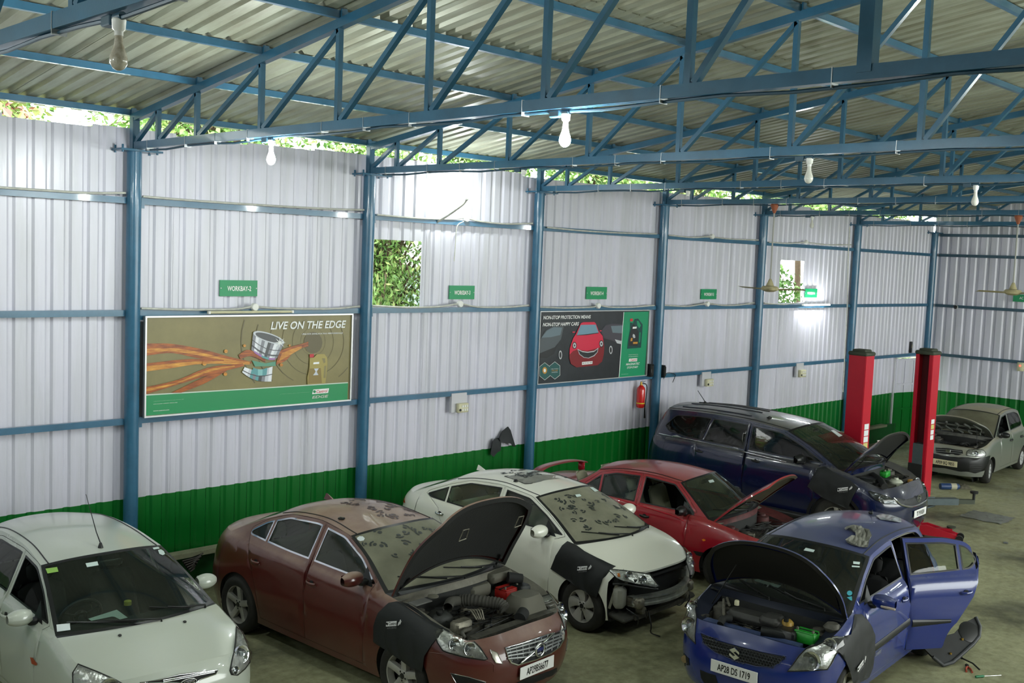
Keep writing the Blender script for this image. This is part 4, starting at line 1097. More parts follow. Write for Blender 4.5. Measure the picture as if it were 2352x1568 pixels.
def make_figo():
    pm = paint_mat('white_hatch_paint', (.50,.54,.47), .18, (.42,.42,.30), .2, .25)
    C = Car('white_hatchback', 'small white hatchback with closed hood and black roof aerial', (4.338, 9.955), -91.3, figo, pm, None, GREYGLASS, glass_mat('green_windshield', (.60,.74,.66), .05, (.2,.25,.2)))
    C.build_sides(); C.build_top(); C.bvh(); C.interior_parts(mat('dark_grey_fabric', (.035,.037,.036), .85)); C.mirror_pair(.56, 1.05, (.14,.20,.15))
    C.wipers()
    C.lamp(cA((1940,1108),(1990,1150),(2030,1220),(2055,1310),(2050,1400),(2010,1455),(1950,1505),(1900,1500),(1888,1470),(1905,1380),(1925,1290),(1935,1200)), [(cA((1975,1330))[0]+(.075,)), (cA((1925,1460))[0]+(.035,))])
    g = C.ppatch(cA((1150,1568),(1300,1545),(1480,1500),(1650,1480),(1790,1462),(1770,1495),(1640,1540),(1610,1568)), 'grille', M_holeshade, .004, 8, rim=(.007, M_chrome, 'grille_surround'))
    for a in (0, 1): C.pline(cA((1340,1562-12*a),(1560,1520-14*a),(1760,1480-10*a)), .005, 'grille_bar', M_chrome, .008, g)
    p, n = C.hit(430, 1566); e = MB().lathe([(0,.012),(.062,.012),(.072,.006),(.072,0)], (0,0,0), 'X', 26).build('oval_badge', mat('badge_dark', (.02,.025,.03), .25), C.root, 40); e.location = p+Vector((.005,0,0)); e.scale = (1,1,.45)
    MB().tube([(0.012,.075*math.cos(a*PI/12),.034*math.sin(a*PI/12)) for a in range(24)], .005, 6, closed=True).build('badge_ring', M_chrome, C.root, 60).location = p+Vector((.005,0,0))
    text('Ford', .05, M_chrome, C.root, frame_m(p+Vector((.022,0,0)), (0,1,0), (0,0,1)), 'badge_lettering', 1.1, .3, .0)
    C.ppatch(cA((2110,1510),(2135,1480),(2140,1540),(2115,1568),(2100,1560)), 'fog_recess', M_holeshade, .004, 8, mirror=True)
    # aerial
    p, n = C.hit(231, 1257); a = MB().lathe([(.026,0),(.022,.015),(.012,.045),(.008,.05)], p, 'Z', 12); a.build('aerial_base', M_trim, C.root, 50)
    d = Vector((-.42,-.02,.60)).normalized(); b = MB(); b.tube([p+Vector((0,0,.04)), p+d*.16, p+d*.56], [.007,.0055,.003], 6); b.build('aerial_mast', M_trim, C.root)
    for q in cA((985,1182),(1518,1070)): h, n = C.hit(*q); MB().rbox(h+n*.008, (.03,.026,.016), .005).build('washer_jet', M_trim, C.root)
    C.ppatch(cA((252,1355),(275,1360),(312,1412),(300,1424),(265,1408)), 'side_repeater', mat('dark_amber', (.35,.06,.02), .3), .006, 10, mirror=True)
    green = mat('green_sticker', (.28,.50,.10), .5)
    C.ppatch(cA((375,632),(470,618),(482,656),(392,672)), 'windscreen_sticker', green, .006, 12); C.ppatch(cA((703,588),(800,572),(811,604),(716,620)), 'windscreen_sticker', M_sticker, .006, 12)
    C.ppatch(cA((1253,460),(1300,452),(1310,468),(1262,475)), 'windscreen_sticker', M_sticker, .006, 12); C.ppatch(cA((1297,480),(1320,472),(1345,488),(1355,512),(1335,522),(1308,510)), 'windscreen_sticker', M_sticker, .006, 12)
    C.ppatch(cA((465,1092),(575,1080),(580,1135),(470,1150)), 'windscreen_sticker', M_paper, .006, 12)
    # papers and pots on the dash, hanging tinsel
    b = MB(); o = [C.pz(*q, .985) for q in cA((725,1040),(960,965),(1050,1030),(800,1090))]; b.add(o, [(0,1,2,3)]); b.build('dash_paper', M_paper, C.root)
    q = C.pz(*cA((1050,925))[0], .99); MB().lathe([(.035,0),(.035,.035),(.03,.04),(0,.04)], q, 'Z', 14).build('air_freshener', mat('yellow_gel', (.55,.50,.03), .4), C.root, 40)
    q = C.ws_rows[-4][20]+Vector((-.06,0,-.09)); rnd = random.Random(2); b = MB()
    for k in range(70): d = Vector((rnd.gauss(0,.016), rnd.gauss(0,.016), -rnd.uniform(0,.17))); b.add([q+d, q+d+Vector((.012,.008,-.01)), q+d+Vector((-.004,.014,-.014))], [(0,1,2)])
    stuff(b.build('hanging_tinsel', mat('gold_tinsel', (.55,.40,.05), .25, .8), C.root))
    return C
# ---------------- maroon sedan
volvo = dict(hw=.925, wb=2.776, r=.327, rr=.225, tr=.93, ra=.372, zb=.20, x1f=1.50, nf=2.6, x1r=-1.55, nr=2.7, xsF=1.79, xsR=-1.79, xe=2.02, xer=-2.12,
  zs=[(-2.36,.98),(-2.05,1.055),(-1.5,1.08),(-.8,1.075),(.2,1.05),(.9,1.04),(1.3,.99),(1.7,.90),(2.02,.79),(2.3,.68)],
  xf=[(.1,2.16),(.22,2.25),(.4,2.31),(.55,2.32),(.7,2.28),(.8,2.21),(1,2.05)], xr=[(.1,-2.2),(.3,-2.33),(.6,-2.36),(.9,-2.33),(1.05,-2.25)],
  zr=1.46, gr=.60, xt=-.3, kt=.09, A=[1.02,(.60,1.25),(.20,1.405)], R=[(.20,1.405),(-.3,1.46),(-.8,1.43),(-1.08,1.37)], C=[(-1.08,1.37),(-1.4,1.25),-1.78],
  dlo=[(.86,1.075),(.52,1.26),(.14,1.385),(-.35,1.43),(-.85,1.395),(-1.2,1.285),(-1.40,1.165),(-1.38,1.12),(-.6,1.10)], dlor=.05, xb=-.18, bs=-.12, xq=(-1.0,-.25), qdoor=True, xdf=.82,
  rd=[(-1.30,1.05),(-1.22,.92),(-1.12,.78),(-1.03,.6),(-.99,.4),(-.97,.28)], hx=(-.04,-1.05), hz=.90, crown=.06, rcr=.02, bow=(.1,.10,.07,.16), wbow=.24, cowl_crown=.04, hood_dz=.05, hcr=.05, seatx=-.05,
  baymat=mat('dusty_bay_sheet', (.20,.19,.15), .65, var=.4, vscale=7))
def make_volvo():
    pm = paint_mat('maroon_paint', (.075,.006,.005), .80, (.42,.31,.23), .04, .28)
    C = Car('maroon_sedan', 'dusty maroon sedan with raised hood, slatted grille and diagonal grille bar', (7.174, 9.084), -86.9, volvo, pm, None, GREYGLASS, DUSTGLASS, M_chrome)
    C.build_sides(); C.build_top(math.radians(72), mat('hood_insulation', (.014,.015,.014), .9, bump=.3)); C.bvh(); C.interior_parts(mat('beige_leather', (.30,.27,.2), .6), mat('grey_dash', (.10,.10,.085), .7)); C.mirror_pair(.70, 1.13, (.14,.23,.15)); C.plate('AP29BS6677', .45, size=.098); C.wipers()
    C.lamp(cC((488,1145),(560,1150),(640,1170),(720,1200),(800,1250),(850,1300),(905,1385),(880,1392),(720,1370),(600,1335),(560,1320),(520,1260),(500,1200)), [cC((755,1305))[0]+(.06,), cC((640,1270))[0]+(.055,)])
    C.ppatch(cC((920,1312),(975,1335),(1018,1420),(965,1412),(940,1370)), 'running_lamp', mat('running_lamp', (.5,.48,.42), .2, .3), .006, 8, mirror=True, rim=(.004, M_chrome))
    g = C.ppatch(cC((1038,1300),(1180,1258),(1340,1205),(1490,1155),(1485,1230),(1450,1290),(1380,1340),(1260,1390),(1130,1428),(1080,1410),(1055,1360)), 'grille', M_holeshade, .006, 7, rim=(.010, M_chrome, 'grille_surround'))
    for k in range(1, 5):
        t = k/5; C.pline(cC((1040+20*t,1305+105*t-8),(1250,1232+ (158)*t-4),(1488-50*t,1162+130*t)), .010, 'grille_slat', M_grille, .012, g)
    for k in range(9):
        t = (k+.5)/9; C.pline(cC((1045+440*t,1296-140*t),(1065+ 390*t,1405-105*t)), .004, 'grille_rib', M_grille, .010, g, n=5)
    C.pline(cC((1150,1412),(1400,1192)), .012, 'grille_bar', M_chrome, .02, g)
    p, n = C.hit(*cC((1287,1303))[0]); b = MB().tube([p+Vector((.035,.062*math.cos(a*PI/14),.062*math.sin(a*PI/14))) for a in range(28)], .012, 8, closed=True); b.build('badge_ring', M_chrome, C.root, 60)
    MB().box(p+Vector((.034,0,0)), (.01,.13,.026)).build('badge_bar', mat('badge_blue', (.02,.03,.16), .3), C.root); text('VOLVO', .024, M_chrome, C.root, frame_m(p+Vector((.041,0,-.001)), (0,1,0), (0,0,1)), 'badge_lettering', 1.1, 0, .01, space=1.2)
    C.ppatch(cC((1120,1568),(1200,1528),(1330,1490),(1470,1432),(1490,1460),(1400,1510),(1300,1550),(1250,1568)), 'lower_intake', M_holeshade, .004, 9)
    C.ppatch(cC((620,1490),(760,1520),(890,1560),(880,1568),(665,1568)), 'fog_recess', M_holeshade, .004, 9, mirror=True, rim=(.005, M_chrome))
    C.pline(cC((430,1330),(700,1360),(930,1405),(950,1480)), .003, 'bumper_crease', pm, .002)
    C.ppatch(cB((255,455),(300,460),(305,470),(280,560),(235,555),(232,500)), 'fuel_flap', pm, .004, 8)
    C.ppatch(cB((88,372),(100,350),(112,420),(108,520),(76,512)), 'tail_light', M_tail, .008, 6, mirror=True)
    # fin and loose part on the roof
    p, n = C.hit(*cB((1000,150))[0]); b = MB(); b.add([p+Vector((-.10,-.02,0)), p+Vector((.10,-.015,0)), p+Vector((.10,.015,0)), p+Vector((-.10,.02,0)), p+Vector((-.06,0,.075)), p+Vector((-.085,0,.07))], [(0,1,4),(0,4,5),(1,2,4),(2,3,5,4),(3,0,5)]); b.build('roof_fin', pm, C.root, 50)
    t = empty('roof_clip', C.root.location, C.root.rotation_euler.z, 'small black clip lying on the maroon sedan roof', 'clip'); p, n = C.hit(*cB((1087,308))[0]); MB().rbox(p+n*.01, (.07,.05,.018), .006, rot=Matrix.Rotation(.5,3,'Z')).build('clip_body', M_trim, t); MB().rbox(p+n*.024, (.03,.02,.012), .004).build('clip_knob', M_alu, t)
    C.ppatch(cB((1205,455),(1225,442),(1250,443),(1266,458),(1258,475),(1232,480),(1210,470)), 'windscreen_sticker', M_paper, .006, 10)
    paws(C, C.roof_rows, 46, 5, (.08,.6), (-.2,.9), m=mat('roof_paw_smudge', (.05,.02,.016), .4)); paws(C, C.ws_rows, 22, 6, (.45,.92), (-.9,.6))
    # engine bay
    bay(C, 3, top=.80)
    def Z(x, y, z=.86): return C.pz(*cC((x, y))[0], z)
    R0 = C.root
    pts = [Z(690,935,.90), Z(780,930,.92), Z(900,945,.92), Z(1000,960,.92), Z(1040,1000,.88)]
    b = MB(); cv = smooth_curve(pts, 34); b.tube(cv, [.055+.008*(i % 2) for i in range(34)], 14); b.build('intake_hose', mat('dusty_rubber', (.06,.058,.048), .8), R0, 30)
    b = MB(); b.tube(smooth_curve([Z(690,935,.90), Z(620,945,.93), Z(598,990,.92)], 10), .05, 14, cap=False); b.build('intake_elbow', MATS['dusty_rubber'], R0, 60)
    MB().rbox(Z(825,850,.92), (.16,.30,.13), .03).build('resonator_box', mat('dusty_plastic', (.11,.105,.08), .7), R0, 40)
    q = Z(1190,960,.84); MB().rbox(q, (.34,.42,.22), .05, taper=.82).build('air_filter_box', mat('dusty_grey_plastic', (.13,.125,.095), .65), R0, 40)
    MB().tube([q+Vector((.16,-.2,.0)), q+Vector((.2,-.3,-.03))], .062, 16).build('filter_snout', M_rubber, R0, 60)
    battery(C, Z(1060,872,.86), (.17,.24,.10), mat('red_box', (.45,.02,.015), .45), 'relay_box')
    MB().rbox(Z(1150,860,.86), (.2,.16,.16), .02).build('battery', M_trim, R0, 40)
    MB().rbox(Z(530,1085,.80), (.24,.26,.18), .06).build('coolant_tank', mat('dark_tank', (.025,.027,.024), .5), R0, 50); MB().lathe([(.035,0),(.035,.03),(.03,.035),(0,.035)], Z(535,1040,.88), 'Z', 16).build('tank_cap', M_trim, R0, 40)
    for k in range(5):
        a = Z(720+30*k,1010,.90); e = Z(820+14*k,1080,.82); MB().tube(smooth_curve([a, (a+e)/2+Vector((0,0,.05)), e], 8), .008, 6).build('injector_line', M_alu, R0, 60)
    MB().rbox(Z(700,1130,.80), (.12,.22,.12), .02).build('alternator', M_alu, R0, 40)
    # plastic scuttle grille, washer cap, wiper motor cover
    MB().rbox(Z(385,945,1.02), (.12,.22,.012), .004).build('scuttle_vent', mat('vent_mesh', (.12,.12,.11), .6, bump=.8, bscale=160), R0); MB().lathe([(.055,0),(.055,.012),(.03,.018),(0,.018)], Z(485,905,1.02), 'Z', 18).build('scuttle_cap', mat('dusty_grey_plastic', (.1,.1,.1)), R0, 40)
    MB().rbox(Z(985,740,1.0), (.16,.34,.10), .03).build('cabin_filter_box', mat('dusty_plastic', (.1,.1,.1)), R0, 40); b = MB(); b.tube([Z(1060,755,1.0), Z(1170,765,.98)], [.06,.05], 14); b.build('cabin_duct', M_rubber, R0, 50)
    # gas struts and hinges
    for sg in (1, -1):
        hp = C.hoodM @ Vector((1.32, sg*.66, .98)); MB().tube([Vector((1.02, sg*.76, .97)), hp], .012, 8).build('gas_strut', M_trim, R0); MB().bar(Vector((.98, sg*.74, .98)), C.hoodM @ Vector((1.12, sg*.70, 1.0)), .03, .05).build('hood_hinge', M_trim, R0)
    for k, (x, y) in enumerate(((765,230),(1195,150))):
        # latch brackets outlined on the hood underside
        pl = Vector((1.86, (-.30 if k == 0 else .52), .80))
        b = MB(); b.tube([C.hoodM @ (pl+Vector((a,bb,-.03))) for a, bb in ((-.06,-.05),(.06,-.03),(.06,.05),(-.05,.05))], .006, 5, closed=True); b.build('hood_bracket', M_alu, R0)
    S = lambda *q: [(lambda p: (p.x, p.z))(C.pside(*z, -.93)) for z in cC(*q)]
    cover(C, S((30,1130),(60,1030),(110,960),(190,915),(270,960),(380,1060),(495,1150),(470,1240),(420,1360),(410,1480),(330,1450),(230,1380),(140,1320),(30,1250)), -1, 'black vinyl fender cover hanging on the maroon sedan front wing', (1.30,.83,.30), lk=.85)
    return C
# ---------------- white sedan without its front bumper
honda = dict(hw=.848, wb=2.6, r=.305, rr=.205, tr=.835, ra=.352, zb=.20, x1f=1.35, nf=2.6, x1r=-1.5, nr=2.7, xsF=1.67, xsR=-1.67, xe=1.84, xer=-2.08, ns=5, ws='blade',
  zs=[(-2.33,.99),(-2.0,1.07),(-1.4,1.085),(-.8,1.06),(.2,1.03),(.95,1.02),(1.3,.965),(1.6,.88),(1.84,.785),(2.1,.65)],
  xf=[(.1,1.95),(.25,2.05),(.45,2.10),(.6,2.09),(.7,2.04),(.8,1.97),(1,1.85)], xr=[(.1,-2.2),(.3,-2.28),(.6,-2.32),(.95,-2.30),(1.1,-2.2)],
  zr=1.44, gr=.62, xt=-.4, kt=.08, A=[1.10,(.70,1.22),(.29,1.395)], R=[(.29,1.395),(-.3,1.445),(-.8,1.415),(-1.15,1.35)], C=[(-1.15,1.35),(-1.5,1.22),-1.88],
  dlo=[(.92,1.06),(.58,1.23),(.22,1.37),(-.3,1.41),(-.85,1.375),(-1.2,1.27),(-1.55,1.13),(-1.45,1.095),(-.6,1.075)], dlor=.04, xb=-.20, bs=-.1, xq=(-1.12,-.25), xdf=.80, qdoor=True,
  rd=[(-1.22,1.0),(-1.15,.88),(-1.03,.72),(-.95,.55),(-.92,.4),(-.9,.28)], hx=(-.1,-1.16), hz=.94, crown=.06, rcr=.015, bow=(.1,.10,.06,.14), wbow=.26, cowl_crown=.02, hood_dz=.02, hcr=.06, hmat=M_chrome, cowl_rows=1)
def make_honda():
    pm = paint_mat('white_sedan_paint', (.80,.81,.71), .35, (.72,.70,.56), .25, .28)
    C = Car('white_sedan', 'dusty white sedan with sunroof and its front bumper taken off', (10.084, 9.303), -87.6, honda, pm, None, glass_mat('pale_side_glass', (.80,.90,.80), .08, (.3,.32,.25)), DUSTGLASS)
    C.build_sides(); C.build_top(); C.bvh(); C.interior_parts(mat('beige_fabric', (.42,.42,.32), .8), mat('beige_dash', (.25,.24,.18), .7)); C.mirror_pair(.68, 1.09, (.15,.23,.16)); C.wipers()
    R0 = C.root
    # front end with the bumper off: core panel, radiator, reinforcement beam
    hr = C.hood_rows[-1]
    b = MB(); b.grid(lambda u, v: Vector((1.84-.05*(2*v-1)**2, .54*(2*v-1), .28+.46*u)), 6, 10); b.build('radiator_panel', M_holeshade, R0, 60)
    b = MB(); b.grid(lambda u, v: hr[int(round(v*20))]+Vector((-.0-.08*u, 0, -.012-.07*u)), 2, 20); b.build('hood_lip', M_dark, R0, 60)
    MB().box((1.86,0,.71), (.1,1.2,.03)).build('slam_panel', M_dark, R0)
    bm_ = lambda v: Vector((2.04-.16*v*v, .60*v, .455))
    b = MB()
    for dz, w in ((0,.12),):
        P = [bm_(-1+2*k/20) for k in range(21)]
        pr = [(-.07,-.06),(.012,-.055),(.012,-.03),(-.004,-.02),(-.004,.02),(.012,.03),(.012,.055),(-.07,.06)]
        b.grid(lambda u, v: P[int(round(v*20))]+Vector((pr[int(round(u*7))][0], 0, pr[int(round(u*7))][1])), 7, 20)
    b.build('bumper_beam', mat('scuffed_beam', (.45,.47,.42), .32, .6, var=.4, vscale=9), R0, 25)
    for sg in (1, -1):
        MB().rbox((1.84,sg*.52,.44), (.26,.12,.12), .02).build('crash_can', M_alu, R0, 40)
        MB().rbox((1.74,sg*.66,.50), (.14,.16,.26), .04).build('washer_bottle', mat('white_bracket', (.42,.42,.36), .6, var=.3), R0, 40)
        MB().rbox((1.76,sg*.62,.27), (.26,.26,.05), .02, rot=Matrix.Rotation(.15,3,'Y')).build('splash_shield', mat('dusty_liner', (.05,.05,.042), .85), R0, 40)
        MB().lathe([(.05,-.04),(.055,0),(.045,.05),(0,.055)], (1.90,sg*.45,.34), 'X', 18).build('fog_lamp', M_alu, R0, 50)
        b = MB(); b.tube(smooth_curve([(1.88,sg*.45,.42),(1.96,sg*.42,.32),(1.92,sg*.36,.22),(1.86,sg*.30,.24)], 12), .007, 6); b.tube(smooth_curve([(1.80,sg*.60,.36),(1.93,sg*.55,.28),(1.9,sg*.5,.16)], 10), .009, 6); b.build('loose_wiring', M_trim, R0)
        b = MB(); b.grid(lambda u, v: C.P(1.67+.09*u, (.68+.15*u)+(C.zs(1.67+.09*u)-.68-.15*u)*v, sg), 6, 6); b.build('fender_tip', pm, R0, 60)
        b = MB(); b.bar((1.66,sg*.74,.36), (1.72,sg*.70,.66), .05, .03); b.bar((1.72,sg*.70,.64), (1.78,sg*.58,.66), .04, .04); b.build('fender_bracket', mat('cream_bracket', (.34,.33,.26), .6, var=.4, vscale=12), R0)
    MB().box((1.88,0,.26), (.06,1.1,.06)).build('lower_crossmember', M_engine, R0)
    MB().tube(smooth_curve([(1.9,-.30,.3),(1.98,-.33,.14),(1.96,-.30,.04),(2.06,-.25,.012)], 10), .008, 6).build('hanging_wire', M_trim, R0)
    # headlamps follow the line of the missing bumper; the bumper itself is off the car
    cL = crop(1366, 1263, 4.33)
    hs = C.lamp(cL((110,180),(150,190),(300,205),(450,225),(545,240),(600,310),(640,360),(600,375),(420,340),(280,310),(215,280),(180,240)), [cL((330,255))[0]+(.05,), cL((470,295))[0]+(.048,)])
    for o, sg in zip(hs, (1, -1)):
        q = [C.hit(*z)[0] for z in cL((215,228),(240,225),(250,262),(222,262))]; q = [Vector((v.x+.012, v.y*sg*1.004, v.z)) for v in q]; MB().add(q, [(0,1,2,3)] if sg > 0 else [(3,2,1,0)]).build('turn_lens', M_amber, o)
    C.pline(cL((180,338),(280,335),(420,365),(560,388),(630,392)), .016, 'lamp_carrier', M_trim, -.005, mirror=True, n=14)
    bpy.data.objects.remove(C.bumper)
    for sg in (1, -1): MB().rbox((1.70, sg*.60, .70), (.16,.22,.14), .03).build('lamp_back', M_dark, R0, 40)
    # sunroof and roof parts
    o = C.ppatch(cD((30,215),(310,165),(440,170),(515,210),(505,225),(230,270),(185,272)), 'sunroof', mat('sunroof_glass', (.27,.27,.22), .3, var=.3, vscale=6), .004, 8, rim=(.005, M_trim, 'sunroof_seal'))
    p, n = C.hit(*cD((115,252))[0]); MB().lathe([(.03,0),(.03,.012),(.022,.016),(.022,.03),(0,.032)], p, 'Z', 16).build('roof_stud', M_trim, R0, 50)
    p, n = C.hit(1107, 1074); MB().add([p+Vector(q) for q in ((-.10,-.02,0),(.10,-.012,0),(.10,.012,0),(-.10,.02,0),(-.09,0,.075),(-.06,0,.07))], [(0,1,5,4),(1,2,5),(2,3,4,5),(3,0,4)]).build('roof_fin', pm, R0, 50)
    paws(C, C.ws_rows, 34, 9, (.25,.93), (-.75,.85)); paws(C, C.roof_rows, 26, 4, (.30,.56), (-.45,.45))
    C.ppatch(cC((205,110),(225,108),(250,150),(275,185),(210,165)), 'tail_light', M_tail, .01, 8, mirror=True)
    C.ppatch(cD((555,615),(690,600),(760,630),(600,642)), 'dash_paper', M_paper, -.05, 8); C.ppatch(cD((570,355),(605,350),(618,366),(582,374)), 'windscreen_sticker', M_sticker, .006, 8); C.ppatch(cD((680,300),(705,297),(748,325),(720,332)), 'windscreen_sticker', M_sticker, .006, 8)
    S = lambda *q: [(lambda p: (p.x, p.z))(C.pside(*z, -.86)) for z in cD(*q)]
    cover(C, S((385,920),(420,820),(475,690),(540,740),(610,800),(700,845),(815,905),(770,1000),(735,1140),(640,1090),(520,1010)), -1, 'black vinyl fender cover over the white sedan front wing', (1.37,.79,.28), lk=.82)
    return C
# ---------------- red sedan
accent = dict(hw=.835, wb=2.44, r=.288, rr=.18, tr=.815, ra=.325, zb=.19, x1f=1.30, nf=2.9, x1r=-1.5, nr=3.0, xsF=1.56, xsR=-1.56, xe=1.88, xer=-2.02,
  zs=[(-2.26,.90),(-2.0,.965),(-1.5,.985),(-.6,.97),(.3,.95),(.88,.935),(1.2,.885),(1.5,.825),(1.88,.72),(2.02,.65)],
  xf=[(.1,1.92),(.25,1.99),(.45,2.03),(.6,2.01),(.75,1.95),(.9,1.85)], xr=[(.1,-2.15),(.3,-2.24),(.6,-2.26),(.9,-2.22),(1.05,-2.1)],
  zr=1.37, gr=.64, xt=-.5, kt=.07, A=[.96,(.68,1.14),(.42,1.325)], R=[(.42,1.325),(-.05,1.365),(-.55,1.35),(-.92,1.29)], C=[(-.92,1.29),(-1.15,1.13),-1.42],
  dlo=[(.76,.965),(.56,1.15),(.36,1.295),(-.1,1.33),(-.6,1.31),(-.86,1.245),(-1.12,1.03),(-1.05,.995),(-.3,.98)], dlor=.03, xb=-.16, bs=-.04, xq=(-.80,-.12), xdf=.66,
  rd=[(-1.02,.95),(-1.0,.82),(-.93,.66),(-.86,.5),(-.84,.27)], hx=(.02,-.78), hz=.82, crown=.05, rcr=.015, bow=(.1,.09,.06,.10), wbow=.20, cowl_crown=.02, hood_dz=.03, hcr=.04, open_windows=(('R',0),), hmat=M_trim, fr=.036,
  baymat=mat('red_bay', (.10,.02,.02), .6, var=.6, vscale=8), baymat2=mat('red_bay2', (.11,.03,.028), .7, var=.7, vscale=9))
def make_accent():
    pm = paint_mat('red_paint_car', (.33,.006,.018), .42, (.25,.13,.09), .03, .22)
    C = Car('red_sedan', 'bright red sedan with raised hood and black door mirror', (12.598, 9.121), -81.5, accent, pm, None, glass_mat('blue_side_glass', (.42,.52,.5), .08, (.3,.34,.3)), glass_mat('green_windshield2', (.5,.6,.52), .10, (.25,.28,.2)))
    C.build_sides(); C.build_top(math.radians(53), mat('rusty_hood_underside', (.022,.020,.014), .7, col2=(.055,.042,.02), vscale=5, bump=.4)); C.bvh(); C.interior_parts(mat('cream_leather', (.36,.34,.24), .6), mat('grey_green_dash', (.13,.15,.12), .7)); C.mirror_pair(.62, 1.01, (.13,.20,.14), M_trim); C.wipers()
    C.ppatch(cG((815,1518),(835,1512),(852,1522),(850,1532),(828,1535)), 'side_repeater', M_amber, .008, 6, mirror=True)
    bay(C, 8, top=.76)
    R0 = C.root
    # boot spoiler
    b = MB(); L = [Vector((-1.98-.10*(1-v*v), .68*v, 1.10+.05*(1-v**4))) for v in [k/10-1 for k in range(21)]]
    b.grid(lambda u, v: L[int(round(v*20))]+Vector((.09*math.cos(2*PI*u), 0, .018*math.sin(2*PI*u))), 10, 20); o = b.build('boot_spoiler', pm, R0, 60)
    for sg in (1,-1): MB().rbox((-1.98,sg*.62,1.04), (.12,.06,.14), .02).build('spoiler_foot', pm, o, 40)
    C.ppatch(cD((1475,780),(1500,785),(1560,800),(1565,815),(1540,826),(1500,815)), 'bumper_strip', M_trim, .006, 6)
    C.pline(cG((0,1128),(180,1180),(520,1285),(660,1350)), .008, 'side_moulding', M_red, .004)
    MB().tube([Vector((1.0,-.55,.90)), C.hoodM @ Vector((1.5,-.50,.80))], .008, 6).build('prop_rod', M_trim, R0)
    C.ppatch(cG((1002,892),(1040,885),(1075,930),(1045,938)), 'windscreen_sticker', M_paper, .006, 8); C.ppatch(cG((873,948),(920,938),(935,962),(890,972)), 'windscreen_sticker', M_sticker, .006, 8)
    p = C.pz(1620, 1160, .95); MB().rbox((.55,-.36,.93), (.05,.26,.26), .05, rot=Matrix.Rotation(-.6,3,'Y')).build('binnacle_back', MATS['grey_green_dash'], R0, 50)
    return C
# ---------------- blue hatchback
swift = dict(hw=.848, wb=2.43, r=.298, rr=.20, tr=.835, ra=.345, zb=.20, x1f=1.28, nf=2.4, x1r=-1.2, nr=2.8, xsF=1.585, xsR=-1.585, xe=1.70, xer=-1.72,
  zs=[(-1.88,1.02),(-1.5,1.09),(-.8,1.08),(0,1.05),(.6,1.03),(1.02,1.02),(1.25,.95),(1.5,.87),(1.70,.80),(2,.66)],
  xf=[(.1,1.86),(.25,1.96),(.45,1.99),(.6,1.97),(.75,1.92),(.85,1.85),(1,1.75)], xr=[(.1,-1.75),(.4,-1.86),(.8,-1.87),(1.05,-1.82),(1.4,-1.70)],
  zr=1.46, gr=.67, xt=-.5, kt=.05, A=[1.05,(.66,1.22),(.24,1.405)], R=[(.24,1.405),(-.3,1.46),(-.9,1.455),(-1.55,1.39)], C=[(-1.55,1.39),(-1.66,1.22),-1.75],
  dlo=[(.86,1.06),(.52,1.24),(.18,1.375),(-.3,1.415),(-.95,1.405),(-1.22,1.36),(-1.34,1.22),(-1.22,1.13),(-.4,1.085)], dlor=.06, xb=-.40, bs=-.04, xdf=.78, xq=(-1.08,-.1),
  rd=[(-1.27,1.0),(-1.20,.85),(-1.08,.68),(-.96,.5),(-.86,.27)], hx=(-.20,-1.10), hz=.90, crown=.07, rcr=.015, bow=(.1,.13,.06,.06), wbow=.26, cowl_crown=.03, hood_dz=.05, hcr=.05, open_windows=(('L',0),), card_cut='L', cowl_rows=3, fr=.045,
  baymat=mat('blue_bay', (.012,.016,.03), .6), supmat=mat('blue_support', (.06,.09,.2), .5, var=.5, vscale=8))
